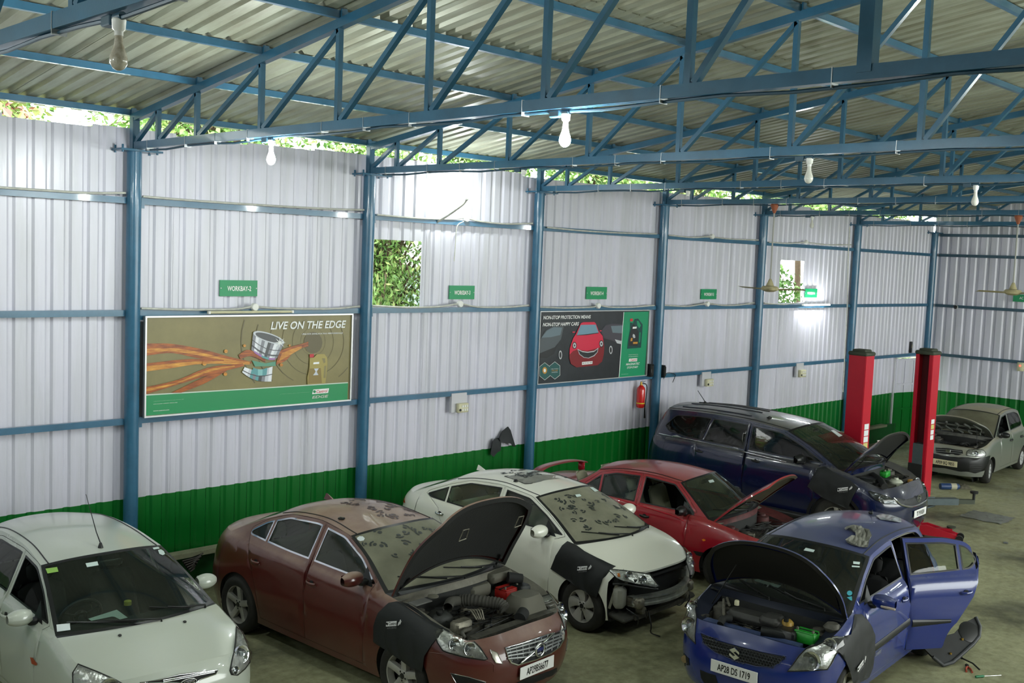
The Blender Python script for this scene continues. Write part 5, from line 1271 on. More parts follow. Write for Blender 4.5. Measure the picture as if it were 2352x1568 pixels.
def make_swift():
    pm = paint_mat('blue_car_paint', (.005,.020,.165), .55, (.15,.155,.15), .02, .25, 0, 1.8)
    C = Car('blue_hatchback', 'blue hatchback with raised hood, mesh grille and open rear door', (10.624, 5.594), 185.4, swift, pm, None, glass_mat('dark_side_glass', (.16,.2,.19), .02), glass_mat('dark_windshield', (.42,.5,.46), .06, (.2,.22,.18)))
    C.build_sides(); C.build_top(math.radians(77), mat('black_hood_underside', (.012,.011,.009), .6)); C.bvh(); C.interior_parts(mat('black_fabric', (.018,.018,.019), .85)); C.mirror_pair(.60, 1.07, (.14,.22,.15)); C.plate('AP28 DS 1719', .49, size=.095, sx=.62); C.wipers()
    R0 = C.root
    C.lamp(cE((1565,1155),(1520,1240),(1455,1320),(1415,1400),(1380,1450),(1200,1462),(1030,1465),(1075,1410),(1130,1330),(1200,1250),(1300,1185),(1420,1150)), [cE((1245,1370))[0]+(.085,), cE((1410,1230))[0]+(.06,)])
    g = C.ppatch(cE((270,1125),(420,1190),(600,1240),(800,1290),(1025,1335),(960,1400),(890,1430),(760,1425),(560,1370),(400,1300),(300,1225)), 'grille', M_holeshade, .006, 7, rim=(.006, pm, 'grille_surround'))
    hexm = mat('grille_mesh', (.05,.055,.06), .4, .3)
    gp = cE((275,1135),(600,1250),(1015,1345),(890,1425),(560,1365),(305,1225))
    k = 0
    for j in range(9):
        for i in range(30):
            q = (1540+(290+i*27+(j % 2)*13.5)/3.843, 1160+(1130+j*26+i*7.2)/3.843)
            if in_poly(q, gp):
                h, n = C.hit(*q); b = MB(); b.tube([h+Vector((.014,.021*math.cos(a*PI/3+PI/6),.017*math.sin(a*PI/3+PI/6))) for a in range(6)], .0035, 4, closed=True); b.build('grille_cell', hexm, g); k += 1
    p, n = C.hit(*cE((578,1303))[0]); b = MB()
    sp = [(-.045,.028),(.0,.055),(.05,.025),(.018,.005),(.05,-.02),(.0,-.055),(-.05,-.025),(-.018,-.004)]
    sp = [(.05,.028),(-.005,.06),(-.055,.026),(.012,-.012),(-.012,-.026),(-.05,-.002),(-.055,-.026),(.005,-.06),(.055,-.026),(-.012,.012),(.012,.026),(.05,.002)]
    b.prism(sp, lambda a, c_, d: p+Vector((.02+d, a, c_)), 0, .014); b.build('s_badge', M_chrome, R0, recalc=True)
    C.ppatch(cE((262,1450),(400,1500),(420,1568),(300,1568),(270,1520)), 'lower_intake', M_holeshade, .004, 8)
    C.ppatch(cE((85,1330),(120,1300),(165,1350),(170,1410),(130,1420),(95,1390)), 'fog_recess', M_holeshade, .004, 8, mirror=True); p, n = C.hit(*cE((130,1355))[0])
    for sg in (1,-1): MB().lathe([(.04,0),(.038,.012),(0,.016)], (p.x+.008, abs(p.y)*sg, p.z), 'X', 16).build('fog_lamp', mat('fog_glass', (.22,.16,.08), .2), R0, 50)
    # open rear door on the left
    d = C.parts['rdL']; hy = C.side(-.42, .8)-.02; hinge = Vector((-.42, hy+.03, 0)); d.matrix_local = Matrix.Translation(hinge) @ Matrix.Rotation(math.radians(-37), 4, 'Z') @ Matrix.Translation(-hinge)
    for ch in d.children:
        if ch.name.startswith('side_window'): ch.data.materials[0] = CLEARGLASS
    ip = MB(); me = d.data; V = [v.co-Vector((0,.05,0)) for v in me.vertices]; ip.add(V, [tuple(p.vertices)[::-1] for p in me.polygons]); ip.build('door_inner', mat('door_inner_trim', (.03,.03,.03), .7), d, 50)
    be = {}
    for p_ in me.polygons:
        vs = list(p_.vertices)
        for a, b_ in zip(vs, vs[1:]+vs[:1]): be[(a, b_)] = 1
    eb = MB(); eb.v = [tuple(v.co) for v in me.vertices]+[tuple(v) for v in V]; n_ = len(V)
    for (a, b_) in be:
        if (b_, a) not in be: eb.f.append((b_, a, n_+a, n_+b_)); eb.m.append(0)
    eb.build('door_edge', M_trim, d)
    # side moulding
    for key, x0, x1 in (('fdL', .70, -.38), ('rdL', -.44, -.92), ('fdR', .70, -.38), ('rdR', -.44, -.92)):
        sg = 1 if key[-1] == 'L' else -1; b = MB(); b.grid(lambda u, v: C.P(x0+(x1-x0)*u, .54+.03*u+.085*v*(1-.5*(u if key[0] == 'r' else 0)), sg, .012*math.sin(PI*v)**.5+.002), 14, 5); b.build('door_moulding', M_trim, C.parts[key], 50)
    text('SWIFT', .05, mat('grey_print', (.25,.25,.25), .6), C.parts['fdL'], frame_m(C.P(.50,.50,1,.006), (-1,0,0), (0,0,1)), 'door_lettering', 1.1, .2, .0)
    C.ppatch(cF((760,872),(830,862),(882,858),(880,885),(790,890)), 'mirror_indicator', mat('indicator_lens', (.6,.56,.48), .2), -.25, 8) if False else None
    for sg in (1,-1): MB().rbox((.665, sg*.97, 1.045), (.02,.15,.022), .006).build('mirror_indicator', mat('indicator_lens', (.6,.5,.42), .2), C.parts['fdL' if sg > 0 else 'fdR'])
    MB().add([C.P(-1.60,.80,1,.01),C.P(-1.72,.80,1,.01),C.P(-1.70,1.02,1,.01),C.P(-1.58,1.04,1,.01)], [(0,1,2,3)]).build('tail_light', M_tail, R0)
    # engine bay
    bay(C, 5, top=.80)
    def Z(x, y, z=.86): return C.pz(*cE((x, y))[0], z)
    b = MB(); q0, q1 = Z(560,990,.86), Z(960,1020,.86)
    MB().rbox((q0+q1)/2+Vector((-.02,0,0)), (.22,.62,.10), .04, rot=Matrix.Rotation(.05,3,'Z')).build('intake_manifold', mat('grimy_black_plastic', (.045,.045,.04), .6, var=.4, vscale=9), R0, 40)
    MB().rbox(Z(900,1010,.90), (.24,.20,.09), .03).build('throttle_cover', MATS['grimy_black_plastic'], R0, 40)
    MB().tube(smooth_curve([Z(540,1000,.86), Z(470,1000,.86), Z(440,1050,.82)], 8), .035, 10).build('intake_elbow', M_rubber, R0, 60)
    MB().tube([Z(800,1110,.84), Z(900,1125,.84), Z(1010,1150,.82)], [.05,.05,.055], 14).build('air_hose', M_trim, R0, 60); MB().rbox(Z(1040,1155,.80), (.22,.20,.16), .02).build('air_filter_box', M_trim, R0, 40)
    MB().rbox(Z(1030,1070,.86), (.11,.11,.14), .025).build('coolant_tank', mat('yellow_tank', (.45,.28,.05), .45, var=.3, vscale=9), R0, 50); MB().lathe([(.025,0),(.025,.03),(0,.032)], Z(1020,1025,.93), 'Z', 12).build('tank_cap', M_trim, R0, 40)
    battery(C, Z(1200,1160,.83), (.14,.21,.10), M_green)
    MB().lathe([(.025,0),(.025,.04),(.02,.05),(0,.05)], Z(585,880,.95), 'Z', 12).build('filler_cap', M_cream, R0, 40)
    MB().lathe([(.03,-.05),(.03,.02),(0,.03)], Z(640,1150,.80), 'Z', 12).build('rusty_horn', mat('rust', (.18,.07,.03), .8), R0, 40)
    for a, b_ in (((470,830),(470,960)), ((500,820),(520,880))): MB().tube([Z(*a,.93), Z(*b_,.93)], .014, 8).build('coolant_pipe', M_alu, R0)
    MB().rbox(Z(1430,1075,.92), (.16,.16,.08), .04).build('strut_cap', M_engine, R0, 40)
    MB().tube([Vector((1.35,-.62,.86)), C.hoodM @ Vector((1.55,-.35,.82))], .006, 6).build('prop_rod', M_trim, R0)
    C.ppatch(cE((735,640),(770,638),(975,695),(945,715),(740,655)), 'dash_paper', M_paper, -.02, 8); C.ppatch(cE((1195,378),(1275,398),(1262,418),(1175,402)), 'windscreen_sticker', M_sticker, .006, 8); C.ppatch(cE((1612,498),(1672,504),(1668,526),(1612,520)), 'windscreen_sticker', M_sticker, .006, 8)
    C.ppatch(cE((1600,535),(1670,540),(1668,552),(1600,548)), 'windscreen_sticker', M_sticker, .006, 8)
    C.ppatch([(1540+(1580+24*math.cos(a*PI/6))/3.843, 1160+(778+22*math.sin(a*PI/6))/3.843) for a in range(12)], 'windscreen_sticker', mat('cyan_sticker', (.05,.35,.42), .5), .006, 8); C.ppatch(cE((1555,815),(1600,805),(1602,845),(1585,840)), 'windscreen_sticker', MATS['cyan_sticker'], .006, 8)
    S = lambda *q: [(lambda p: (p.x, p.z))(C.pside(*z, .87)) for z in cF(*q)]
    cover(C, S((310,1245),(345,1190),(440,1150),(520,985),(560,975),(600,1070),(625,1150),(612,1300),(600,1440),(560,1520),(480,1568),(420,1568),(400,1480),(370,1380)), 1, 'black vinyl fender cover draped down the blue hatchback front wing', (1.07,.55,.30), lk=.8)
    return C
# ---------------- navy estate
hexa = dict(hw=.95, wb=2.85, r=.375, rr=.24, tr=.945, ra=.425, zb=.27, x1f=1.65, nf=2.8, x1r=-1.8, nr=3.2, xsF=1.88, xsR=-1.88, xe=2.08, xer=-2.25,
  zs=[(-2.4,1.17),(-2.1,1.26),(-1.2,1.27),(0,1.235),(.8,1.22),(1.3,1.21),(1.6,1.15),(1.9,1.06),(2.08,.985),(2.4,.84)],
  xf=[(.2,2.27),(.35,2.38),(.55,2.42),(.75,2.40),(.9,2.34),(1.0,2.27),(1.2,2.1)], xr=[(.2,-2.3),(.5,-2.4),(.9,-2.42),(1.25,-2.38),(1.7,-2.2)],
  zr=1.75, gr=.71, xt=-1.0, kt=.04, A=[1.40,(.90,1.47),(.40,1.675)], R=[(.40,1.675),(-.3,1.745),(-1.2,1.765),(-2.02,1.73)], C=[(-2.02,1.73),(-2.2,1.5),-2.32],
  dlo=[(1.16,1.255),(.72,1.48),(.32,1.635),(-.4,1.685),(-1.3,1.70),(-1.78,1.66),(-1.98,1.45),(-1.86,1.36),(-1.5,1.31),(-.5,1.28)], dlor=.05, xb=-.26, bs=-.03, xdf=1.02, xq=(-1.22,.28), qdoor=False,
  rd=[(-1.24,1.25),(-1.22,1.0),(-1.12,.82),(-1.02,.62),(-.98,.36)], hx=(-.04,-1.14), hz=1.12, crown=.07, rcr=.01, bow=(.1,.10,.05,.05), wbow=.24, cowl_crown=.03, hood_dz=.05, hcr=.05, seatz=.48, hmat=M_trim, cowl_rows=3, rar=.425)
def make_hexa():
    pm = paint_mat('navy_paint', (.004,.008,.040), .62, (.21,.20,.14), .01, .18)
    C = Car('navy_estate', 'large dark navy estate car with raised hood and dusty ribbed roof', (16.372, 9.513), -86.5, hexa, pm, None, glass_mat('dark_side_glass', (.2,.2,.2)), glass_mat('green_windshield2', (.5,.5,.5)))
    C.build_sides(); C.build_top(math.radians(65), M_dark); C.bvh(); C.interior_parts(mat('black_leather', (.025,.025,.025), .5)); C.mirror_pair(.80, 1.29, (.15,.25,.17), M_trim); C.plate('TS 19 B 8324', .57, size=.098, sx=.6); C.wipers()
    R0 = C.root
    C.lamp(cH((665,1185),(740,1205),(800,1225),(870,1250),(890,1290),(790,1285),(720,1255),(680,1220)), [cH((760,1245))[0]+(.055,)], house=mat('smoked_housing', (.06,.065,.07), .15, .6))
    g = C.ppatch(cH((860,1235),(960,1250),(1060,1215),(1110,1165),(1115,1240),(1080,1275),(1000,1305),(930,1295),(890,1262)), 'grille', mat('chequer_grille', (.03,.032,.035), .5, bump=.8, bscale=60), .006, 7)
    C.pline(cH((860,1238),(915,1290),(1000,1307),(1080,1278),(1117,1240),(1112,1170)), .016, 'grille_surround', M_chrome, .012, g, n=24)
    p, n = C.hit(*cH((1050,1240))[0]); MB().tube([p+Vector((.02,.07*math.cos(a*PI/12),.052*math.sin(a*PI/12))) for a in range(24)], .009, 6, closed=True).build('badge_ring', M_chrome, R0, 60); MB().box(p+Vector((.02,0,.012)), (.012,.09,.016)).build('badge_bar', M_chrome, R0); MB().box(p+Vector((.02,0,-.014)), (.012,.016,.06)).build('badge_stem', M_chrome, R0)
    C.ppatch(cH((1030,1405),(1080,1390),(1130,1360),(1135,1400),(1110,1440),(1060,1450)), 'lower_intake', mat('chequer_grille', (.03,.03,.03)), .005, 8)
    C.ppatch(cG((232,470),(300,468),(335,520),(320,560),(280,575),(222,552),(218,510)), 'tail_light', M_tail, .012, 7, mirror=True, rim=(.006, M_trim))
    C.pline(cG((305,468),(520,515),(640,535),(900,590),(1215,668),(1640,768)), .009, 'waist_chrome', M_chrome, .01, n=24)
    C.ppatch(cG((520,510),(600,485),(655,490),(635,535)), 'pillar_badge', mat('brushed_alloy', (.4,.4,.38), .35, .9), .008, 8, mirror=True)
    p, n = C.hit(*cG((845,195))[0]); MB().lathe([(.035,0),(.03,.02),(.012,.04)], p, 'Z', 12).build('aerial_base', M_trim, R0, 50); MB().tube([p+Vector((0,0,.03)), p+Vector((-.17,0,.22))], [.008,.005], 6).build('aerial_mast', M_trim, R0)
    for k in range(4):
        y = -.42+.28*k; b = MB(); b.tube([r[int(round((y/.6+1)*10))]+Vector((0,0,.004)) for r in C.roof_rows[8:20]], .012, 6); b.build('roof_rib', pm, R0, 60)
    t = empty('roof_bracket', C.root.location, C.root.rotation_euler.z, 'small black bracket lying on the navy car roof', 'bracket'); p, n = C.hit(*cG((1470,338))[0]); MB().rbox(p+n*.012, (.05,.10,.02), .005).build('bracket_plate', M_trim, t); MB().rbox(p+n*.028, (.025,.04,.016), .004).build('bracket_tab', M_trim, t)
    for sg in (1, -1):
        b = MB(); b.tube([Vector((-.95, sg*.98, .36)), Vector((-.9, sg*1.02, .37)), Vector((.95, sg*1.02, .37)), Vector((1.0, sg*.98, .36))], .055, 10); b.build('side_step', mat('black_step', (.02,.02,.022), .3, .3), R0, 50)
        b = MB(); b.grid(lambda u, v: Vector((1.425+.43*math.cos(PI*u)*(1+.12*v), sg*(C.side(min(1.87, 1.425+.44*math.cos(PI*u)), .5)+.012), .375+.43*math.sin(PI*u)*(1+.13*v))), 24, 2); b.build('arch_cladding', M_trim, R0, 60)
    bay(C, 12, top=1.0)
    def Z(x, y, z=1.05): return C.pz(*cH((x, y))[0], z)
    battery(C, Z(790,1050,1.05), (.13,.19,.09), M_green)
    MB().lathe([(.10,-.06),(.11,0),(.08,.03),(.04,.04),(.035,.06),(0,.06)], Z(880,1110,1.02), 'Z', 18).build('washer_tank', mat('milky_tank', (.5,.52,.42), .4), R0, 50)
    MB().rbox(Z(660,1105,1.03), (.36,.30,.12), .04).build('engine_cover', M_trim, R0, 40); MB().tube(smooth_curve([Z(700,1060,1.08), Z(760,1100,1.08), Z(790,1150,1.04)], 10), .05, 12).build('air_hose', M_rubber, R0, 60)
    MB().rbox(Z(990,1105,1.0), (.06,.10,.05), .01).build('fuse_box', mat('orange_cap', (.4,.2,.03), .5), R0, 40)
    for sg in (1,-1): MB().tube([Vector((1.52, sg*.70, 1.12)), C.hoodM @ Vector((1.85, sg*.62, 1.04))], .011, 8).build('gas_strut', M_trim, R0)
    C.ppatch(cH((368,712),(390,708),(460,752),(432,762)), 'windscreen_sticker', M_paper, .006, 8)
    S = lambda *q: [(lambda p: (p.x, p.z))(C.pside(*z, -.97)) for z in cH(*q)]
    cover(C, S((185,1150),(250,1010),(290,995),(380,1040),(520,1110),(575,1160),(540,1230),(500,1325),(420,1290),(300,1235)), -1, 'black vinyl fender cover on the navy estate front wing', (1.58,.93,.28), lk=.95)
    return C
# ---------------- silver city car
alto = dict(hw=.735, wb=2.36, r=.268, rr=.165, tr=.72, ra=.31, zb=.20, x1f=1.22, nf=2.6, x1r=-1.2, nr=3.0, xsF=1.50, xsR=-1.48, xe=1.60, xer=-1.56, ns=10, ws='thin', wm=M_cap,
  zs=[(-1.66,.93),(-1.3,.98),(-.5,.965),(.3,.945),(.8,.935),(1.1,.89),(1.35,.83),(1.60,.755),(1.83,.64)],
  xf=[(.1,1.75),(.25,1.83),(.45,1.86),(.6,1.83),(.75,1.76),(.9,1.68)], xr=[(.1,-1.6),(.4,-1.66),(.8,-1.66),(1.0,-1.62),(1.4,-1.5)],
  zr=1.39, gr=.70, xt=-.4, kt=.04, A=[.80,(.46,1.15),(.12,1.345)], R=[(.12,1.345),(-.3,1.39),(-.9,1.385),(-1.35,1.32)], C=[(-1.35,1.32),(-1.48,1.15),-1.57],
  dlo=[(.60,.975),(.36,1.17),(.08,1.31),(-.3,1.345),(-.9,1.34),(-1.18,1.28),(-1.25,1.06),(-1.1,1.01),(-.3,.985)], dlor=.04, xb=-.28, bs=-.04, xdf=.54,
  rd=[(-1.08,.9),(-1.0,.72),(-.92,.55),(-.86,.4),(-.84,.27)], hx=(-.12,-.9), hz=.80, crown=.06, rcr=.015, bow=(.1,.08,.05,.05), wbow=.18, cowl_crown=.02, hood_dz=.03, hcr=.04, hmat=M_trim, open_windows=(('L',0),), steer=.12,
  baymat=mat('grey_bay', (.16,.16,.14), .6, var=.5, vscale=8), supmat=mat('rusty_support', (.22,.19,.12), .7, var=.5, vscale=9))
def make_alto():
    pm = paint_mat('silver_paint', (.22,.235,.215), .9, (.42,.37,.22), .1, .35, .3)
    C = Car('silver_hatchback', 'dusty silver city hatchback with raised hood beyond the lift post', (24.007, 9.179), 184.3, alto, pm, None, glass_mat('dark_side_glass', (.2,.2,.2)), glass_mat('caked_windshield', (.4,.42,.36), .5, (.26,.25,.17)))
    C.build_sides(); C.build_top(math.radians(42), mat('grey_hood_underside', (.16,.17,.155), .6)); C.bvh(); C.interior_parts(mat('black_fabric', (.018,.018,.019), .85)); C.mirror_pair(.55, .98, (.12,.17,.13), M_trim); C.plate('AP09 BQ 9855', .42, M_plateY, size=.095, sx=.66); C.wipers()
    R0 = C.root
    C.lamp(cH((1432,880),(1450,862),(1500,858),(1560,862),(1582,885),(1578,910),(1540,915),(1470,912),(1430,905)), [cH((1505,890))[0]+(.055,)])
    g = C.ppatch(cH((1190,845),(1280,848),(1400,865),(1405,890),(1370,905),(1260,895),(1195,882)), 'grille', M_holeshade, .005, 7)
    for a in (0,.5): C.pline(cH((1195,858+a*30),(1290,866+a*30),(1395,876+a*30)), .007, 'grille_bar', M_grille, .01, g)
    p, n = C.hit(*cH((1290,870))[0]); MB().rbox(p+Vector((.02,0,0)), (.012,.10,.07), .02).build('s_badge', M_chrome, R0)
    bp = C.ppatch(cH((1170,895),(1300,915),(1430,920),(1560,918),(1618,905),(1620,970),(1600,1030),(1500,1045),(1370,1030),(1180,985)), 'bumper_cladding', M_trim, .012, 7, mirror=True)
    for k in range(5): C.pline(cH((1455,968+k*14),(1545,972+k*14)), .005, 'bumper_slot', mat('slot_grey', (.05,.05,.05), .6), .018, bp[0], n=5)
    # ribs stamped in the hood underside
    M4 = C.hoodM
    for k in range(5):
        y = -.44+.22*k; MB().tube([M4 @ Vector((1.0+.5*j/5, y+.05*math.sin(j*1.4+k), C.zs(1.0+.5*j/5)+.012-.03+.02*0)) for j in range(6)], .022, 6).build('hood_rib', MATS['grey_hood_underside'], C.root, 60)
    for x in (1.12, 1.34): MB().tube([M4 @ Vector((x, -.5+.1*j, C.zs(x)-.004)) for j in range(11)], .02, 6).build('hood_rib', MATS['grey_hood_underside'], C.root, 60)
    bay(C, 21, top=.76)
    MB().box((1.50,0,.74), (.04,1.0,.03)).build('slam_panel', MATS['rusty_support'], R0)
    MB().tube([Vector((1.45,.5,.74)), M4 @ Vector((1.4,.42,.80))], .006, 6).build('prop_rod', M_trim, R0)
    return C
FIGO = make_figo(); VOLVO = make_volvo(); HONDA = make_honda(); ACCENT = make_accent(); SWIFT = make_swift(); HEXA = make_hexa(); ALTO = make_alto()
# ================================================================== signs, boards and fittings on the wall
M_signgreen = mat('sign_green', (.006,.27,.10), .4); M_printwhite = mat('sign_white', (.82,.84,.82), .5)
M_alframe = mat('aluminium_frame', (.55,.56,.56), .35, .6)
def fit_text(s, box, Y, m, par, name='lettering', shear=0, bold=.01):
    # text stretched to a measured box: (left, top, right, bottom) pixels on the wall plane Y
    a = at_y(box[0], box[3], Y); b = at_y(box[2], box[1], Y)
    o = text(s, .1, m, par, Matrix.Identity(4), name, 1, shear, bold)
    xs = [v.co.x for v in o.data.vertices]; ys = [v.co.y for v in o.data.vertices]
    x0, x1, y0, y1 = min(xs), max(xs), min(ys), max(ys); w = b.x-a.x; h = b.z-a.z
    inv = Vector(par.location) if par else Vector()
    for v in o.data.vertices: v.co = Vector((a.x+(v.co.x-x0)/(x1-x0)*w, Y, a.z+(v.co.y-y0)/(y1-y0)*h))-inv
    return o
def flat(par, pts, Y, m, name, t=0):
    inv = Vector(par.location); P = [at_y(x, y, Y)-inv for x, y in pts]
    v, f = cdt([[(p.x, p.z) for p in P]]); pk = [(p.x, p.z) for p in P]
    f = [q for q in f if in_poly(sum((v[i] for i in q), Vector((0,0)))/len(q), pk)]
    F = []
    for q in f:
        A_ = (v[q[1]]-v[q[0]]).cross(v[q[2]]-v[q[0]]); F.append(tuple(q) if A_ > 0 else tuple(q[::-1]))
    return MB().add([Vector((p[0], P[0].y, p[1])) for p in v], F).build(name, m, par)
def board(name, label, corners, Y, m, cat='billboard', fr=.02):
    P = [at_y(x, y, Y) for x, y in corners]      # TL TR BR BL
    x0 = (P[0].x+P[3].x)/2; x1 = (P[1].x+P[2].x)/2; z1 = (P[0].z+P[1].z)/2; z0 = (P[2].z+P[3].z)/2
    r = empty(name, (x0, Y, z0), 0, label, cat)
    MB().box(((x1-x0)/2, .015, (z1-z0)/2), (x1-x0, .026, z1-z0)).build('backing_panel', m, r)
    if fr:
        w, h = x1-x0, z1-z0
        for c, d in (((w/2,0,h+fr/2),(w+2*fr,.05,fr)),((w/2,0,-fr/2),(w+2*fr,.05,fr)),((-fr/2,0,h/2),(fr,.05,h)),((w+fr/2,0,h/2),(fr,.05,h))): MB().box(c, d).build('frame_bar', M_alframe, r)
    return r, (x0, x1, z0, z1)
YB = WY-.04
k4 = crop(300, 620, 4.2)
M_gold = mat('gold_print', (.24,.205,.075), .35, var=.25, vscale=1.2)
bb, R_ = board('billboard', 'gold oil billboard reading LIVE ON THE EDGE with orange oil splash', k4((160,455),(2140,435),(2095,1250),(130,1405)), YB, M_gold)
L_ = lambda k: YB-.002-.0012*k
M_o1 = mat('oil_orange', (.50,.13,.008), .3, col2=(.16,.03,.004), vscale=14, stretch=(.4,1,2.5)); M_o2 = mat('oil_amber', (.72,.36,.04), .3, col2=(.42,.12,.01), vscale=14, stretch=(.4,1,2.5))
M_grn = mat('billboard_green', (.004,.26,.085), .35); M_gdark = mat('gold_dark', (.12,.10,.045), .4)
flat(bb, k4((134,1208),(1100,1152),(2097,1088),(2092,1250),(1100,1330),(130,1405)), L_(1), M_grn, 'printed_green_band')
flat(bb, k4((135,1200),(1100,1144),(2097,1081),(2097,1090),(1100,1154),(135,1211)), L_(2), mat('pale_line', (.6,.7,.6), .5), 'printed_line')
for i, (rx, ry) in enumerate(((120,150),(200,250),(300,360),(420,470),(560,600),(700,760))):
    pts = [(1760+rx*math.cos(a*PI/20), 690+ry*.9*math.sin(a*PI/20)) for a in range(41)]
    seg = [p for p in pts if 470 < p[1] < 1085 and p[0] < 2120]
    c_ = (1760, 690)
    for s0 in range(0, 40):
        a, b = pts[s0], pts[s0+1]
        if all(470 < q[1] < 1078-(q[0]-1700)*.05 and 170 < q[0] < 2110 for q in (a, b)):
            k = .985; flat(bb, k4(a, b, (c_[0]+(b[0]-c_[0])*k, c_[1]+(b[1]-c_[1])*k), (c_[0]+(a[0]-c_[0])*k, c_[1]+(a[1]-c_[1])*k)), L_(.5), M_gdark, 'printed_ring')
flat(bb, k4(*[(1760+90*math.cos(a*PI/8), 700+105*math.sin(a*PI/8)) for a in range(16)]), L_(.6), M_gdark, 'printed_tunnel')
def ribbon(top, bot, k, m):
    T = smooth_curve(top, 16); B = smooth_curve(bot, 16); flat(bb, k4(*([tuple(p) for p in T]+[tuple(p) for p in B][::-1])), L_(k), m, 'printed_oil_stream')
ribbon([(155,708),(400,712),(700,765),(950,835),(1170,885)], [(152,825),(400,800),(650,850),(900,880),(1160,905)], 3, M_o1); ribbon([(152,760),(400,752),(650,790),(900,850),(1150,895)], [(152,800),(400,785),(650,822),(900,868),(1150,903)], 4, M_o2)
ribbon([(150,905),(500,868),(850,865),(1150,885)], [(148,978),(400,945),(700,905),(1150,912)], 5, M_o2); ribbon([(150,900),(500,862),(700,858),(900,866)], [(150,925),(500,890),(700,880),(900,878)], 6, M_o1)
ribbon([(142,1130),(450,1060),(750,940),(1080,900)], [(138,1200),(420,1115),(800,1000),(1100,925)], 7, M_o1); ribbon([(142,1150),(450,1080),(750,960),(1000,920)], [(140,1175),(440,1098),(770,978),(1010,930)], 8, M_o2)
ribbon([(390,1185),(650,1060),(900,950)], [(490,1182),(720,1090),(930,970)], 7.5, M_o1)
ribbon([(1040,820),(1120,770),(1200,790),(1300,850)], [(1060,860),(1140,830),(1220,850),(1300,890)], 9, M_o1)
ribbon([(1440,775),(1560,735),(1640,715),(1715,690)], [(1400,915),(1500,870),(1590,775),(1715,735)], 9, M_o1); ribbon([(1460,800),(1560,760),(1650,730)], [(1430,880),(1520,830),(1650,755)], 10, M_o2)
M_p1 = mat('steel_light', (.55,.58,.62), .3); M_p2 = mat('steel_dark', (.06,.065,.07), .3); M_p3 = mat('steel_teal', (.10,.32,.34), .3); M_p4 = mat('steel_mid', (.22,.23,.26), .3); M_p5 = mat('steel_white', (.78,.80,.84), .3)
def cyl(TL, TR, BR, BL, sag, k, tones):
    # printed metal cylinder: vertical bands between a top and a bottom arc
    n = len(tones); A, B, C_, D = map(Vector, (TL, TR, BR, BL)); ax = (D-A).normalized()
    def top(t): return A.lerp(B, t)+ax*sag*math.sin(PI*t)
    def bot(t): return D.lerp(C_, t)+ax*sag*math.sin(PI*t)
    for i, m in enumerate(tones):
        ts = [i/n+j/n/4 for j in range(5)]; flat(bb, k4(*([tuple(top(t)) for t in ts]+[tuple(bot(t)) for t in ts[::-1]])), L_(k), m, 'printed_piston_band')
cyl((1183,600),(1482,705),(1412,850),(1165,770), 34, 12, [M_p4, M_p5, M_p1, M_p4, M_p1, M_p2, M_p4, M_p5, M_p1, M_p4])
flat(bb, k4(*[(1333+152*math.cos(a*PI/14)*.98-18*math.sin(a*PI/14), 652+46*math.cos(a*PI/14)*1.1+40*math.sin(a*PI/14)) for a in range(28)]), L_(13), M_p1, 'printed_piston_crown'); flat(bb, k4(*[(1333+128*math.cos(a*PI/14)-14*math.sin(a*PI/14), 652+41*math.cos(a*PI/14)+30*math.sin(a*PI/14)) for a in range(28)]), L_(14), M_p2, 'printed_piston_crown')
for dy in (70, 118, 126):
    cyl((1180-dy*.1,600+dy),(1478-dy*.45,705+dy*.95),(1477-dy*.45,712+dy*.95),(1180-dy*.1,607+dy), 34, 14.5, [M_p2])
cyl((1190,775),(1400,850),(1392,866),(1195,800), 24, 14.6, [mat('violet_sheen', (.35,.16,.40), .3), M_p3, MATS['violet_sheen']])
cyl((1100,935),(1370,930),(1358,1075),(1075,985), 34, 12, [M_p5, M_p5, M_p1, M_p3, M_p4, M_p3, M_p2, M_p4, M_p1, M_p5])
cyl((1180,940),(1320,940),(1312,1010),(1185,1000), 18, 13, [M_p3, mat('steel_teal_light', (.22,.5,.5), .3), M_p3])
cyl((1085,965),(1368,1000),(1367,1008),(1084,973), 36, 14, [M_p2])
flat(bb, k4((1170,870),(1300,900),(1400,880),(1400,925),(1200,930)), L_(11.5), mat('teal_glow', (.10,.30,.2), .4), 'printed_oil_film')
flat(bb, k4(*[(1440+(60 if a % 2 == 0 else 12)*math.cos(a*PI/8), 700+(60 if a % 2 == 0 else 12)*math.sin(a*PI/8)) for a in range(16)]), L_(15), M_printwhite, 'printed_sparkle')
for q, r in (((713,900),22),((920,783),18),((1100,730),14),((915,1003),18),((1455,915),16),((1535,728),10)): flat(bb, k4(*[(q[0]+r*math.cos(a*PI/5), q[1]+r*math.sin(a*PI/5)) for a in range(10)]), L_(11), M_o2, 'printed_droplet')
M_bt = mat('bottle_gold', (.36,.29,.07), .35); flat(bb, k4((1728,850),(1765,845),(1800,812),(1870,810),(1896,845),(1900,900),(1880,1092),(1708,1102),(1705,1030),(1725,950)), L_(12), M_bt, 'printed_oil_can'); flat(bb, k4((1728,812),(1768,808),(1768,842),(1728,844)), L_(13), mat('cap_red', (.5,.02,.03), .4), 'printed_cap'); flat(bb, k4((1845,850),(1875,850),(1880,890),(1862,900)), L_(13), M_gold, 'printed_handle_gap'); flat(bb, k4((1868,925),(1888,920),(1880,1040),(1860,1040)), L_(13), M_gold, 'printed_handle_gap'); flat(bb, k4((1720,950),(1835,945),(1845,1090),(1712,1095)), L_(12.5), mat('label_gold', (.24,.17,.04), .4), 'printed_label')
flat(bb, k4((1765,890),(1820,885),(1818,905),(1762,908)), L_(13.5), M_printwhite, 'printed_label'); flat(bb, k4((1770,950),(1815,948),(1795,980),(1812,1012),(1760,1015),(1785,980)), L_(13.5), M_p1, 'printed_label')
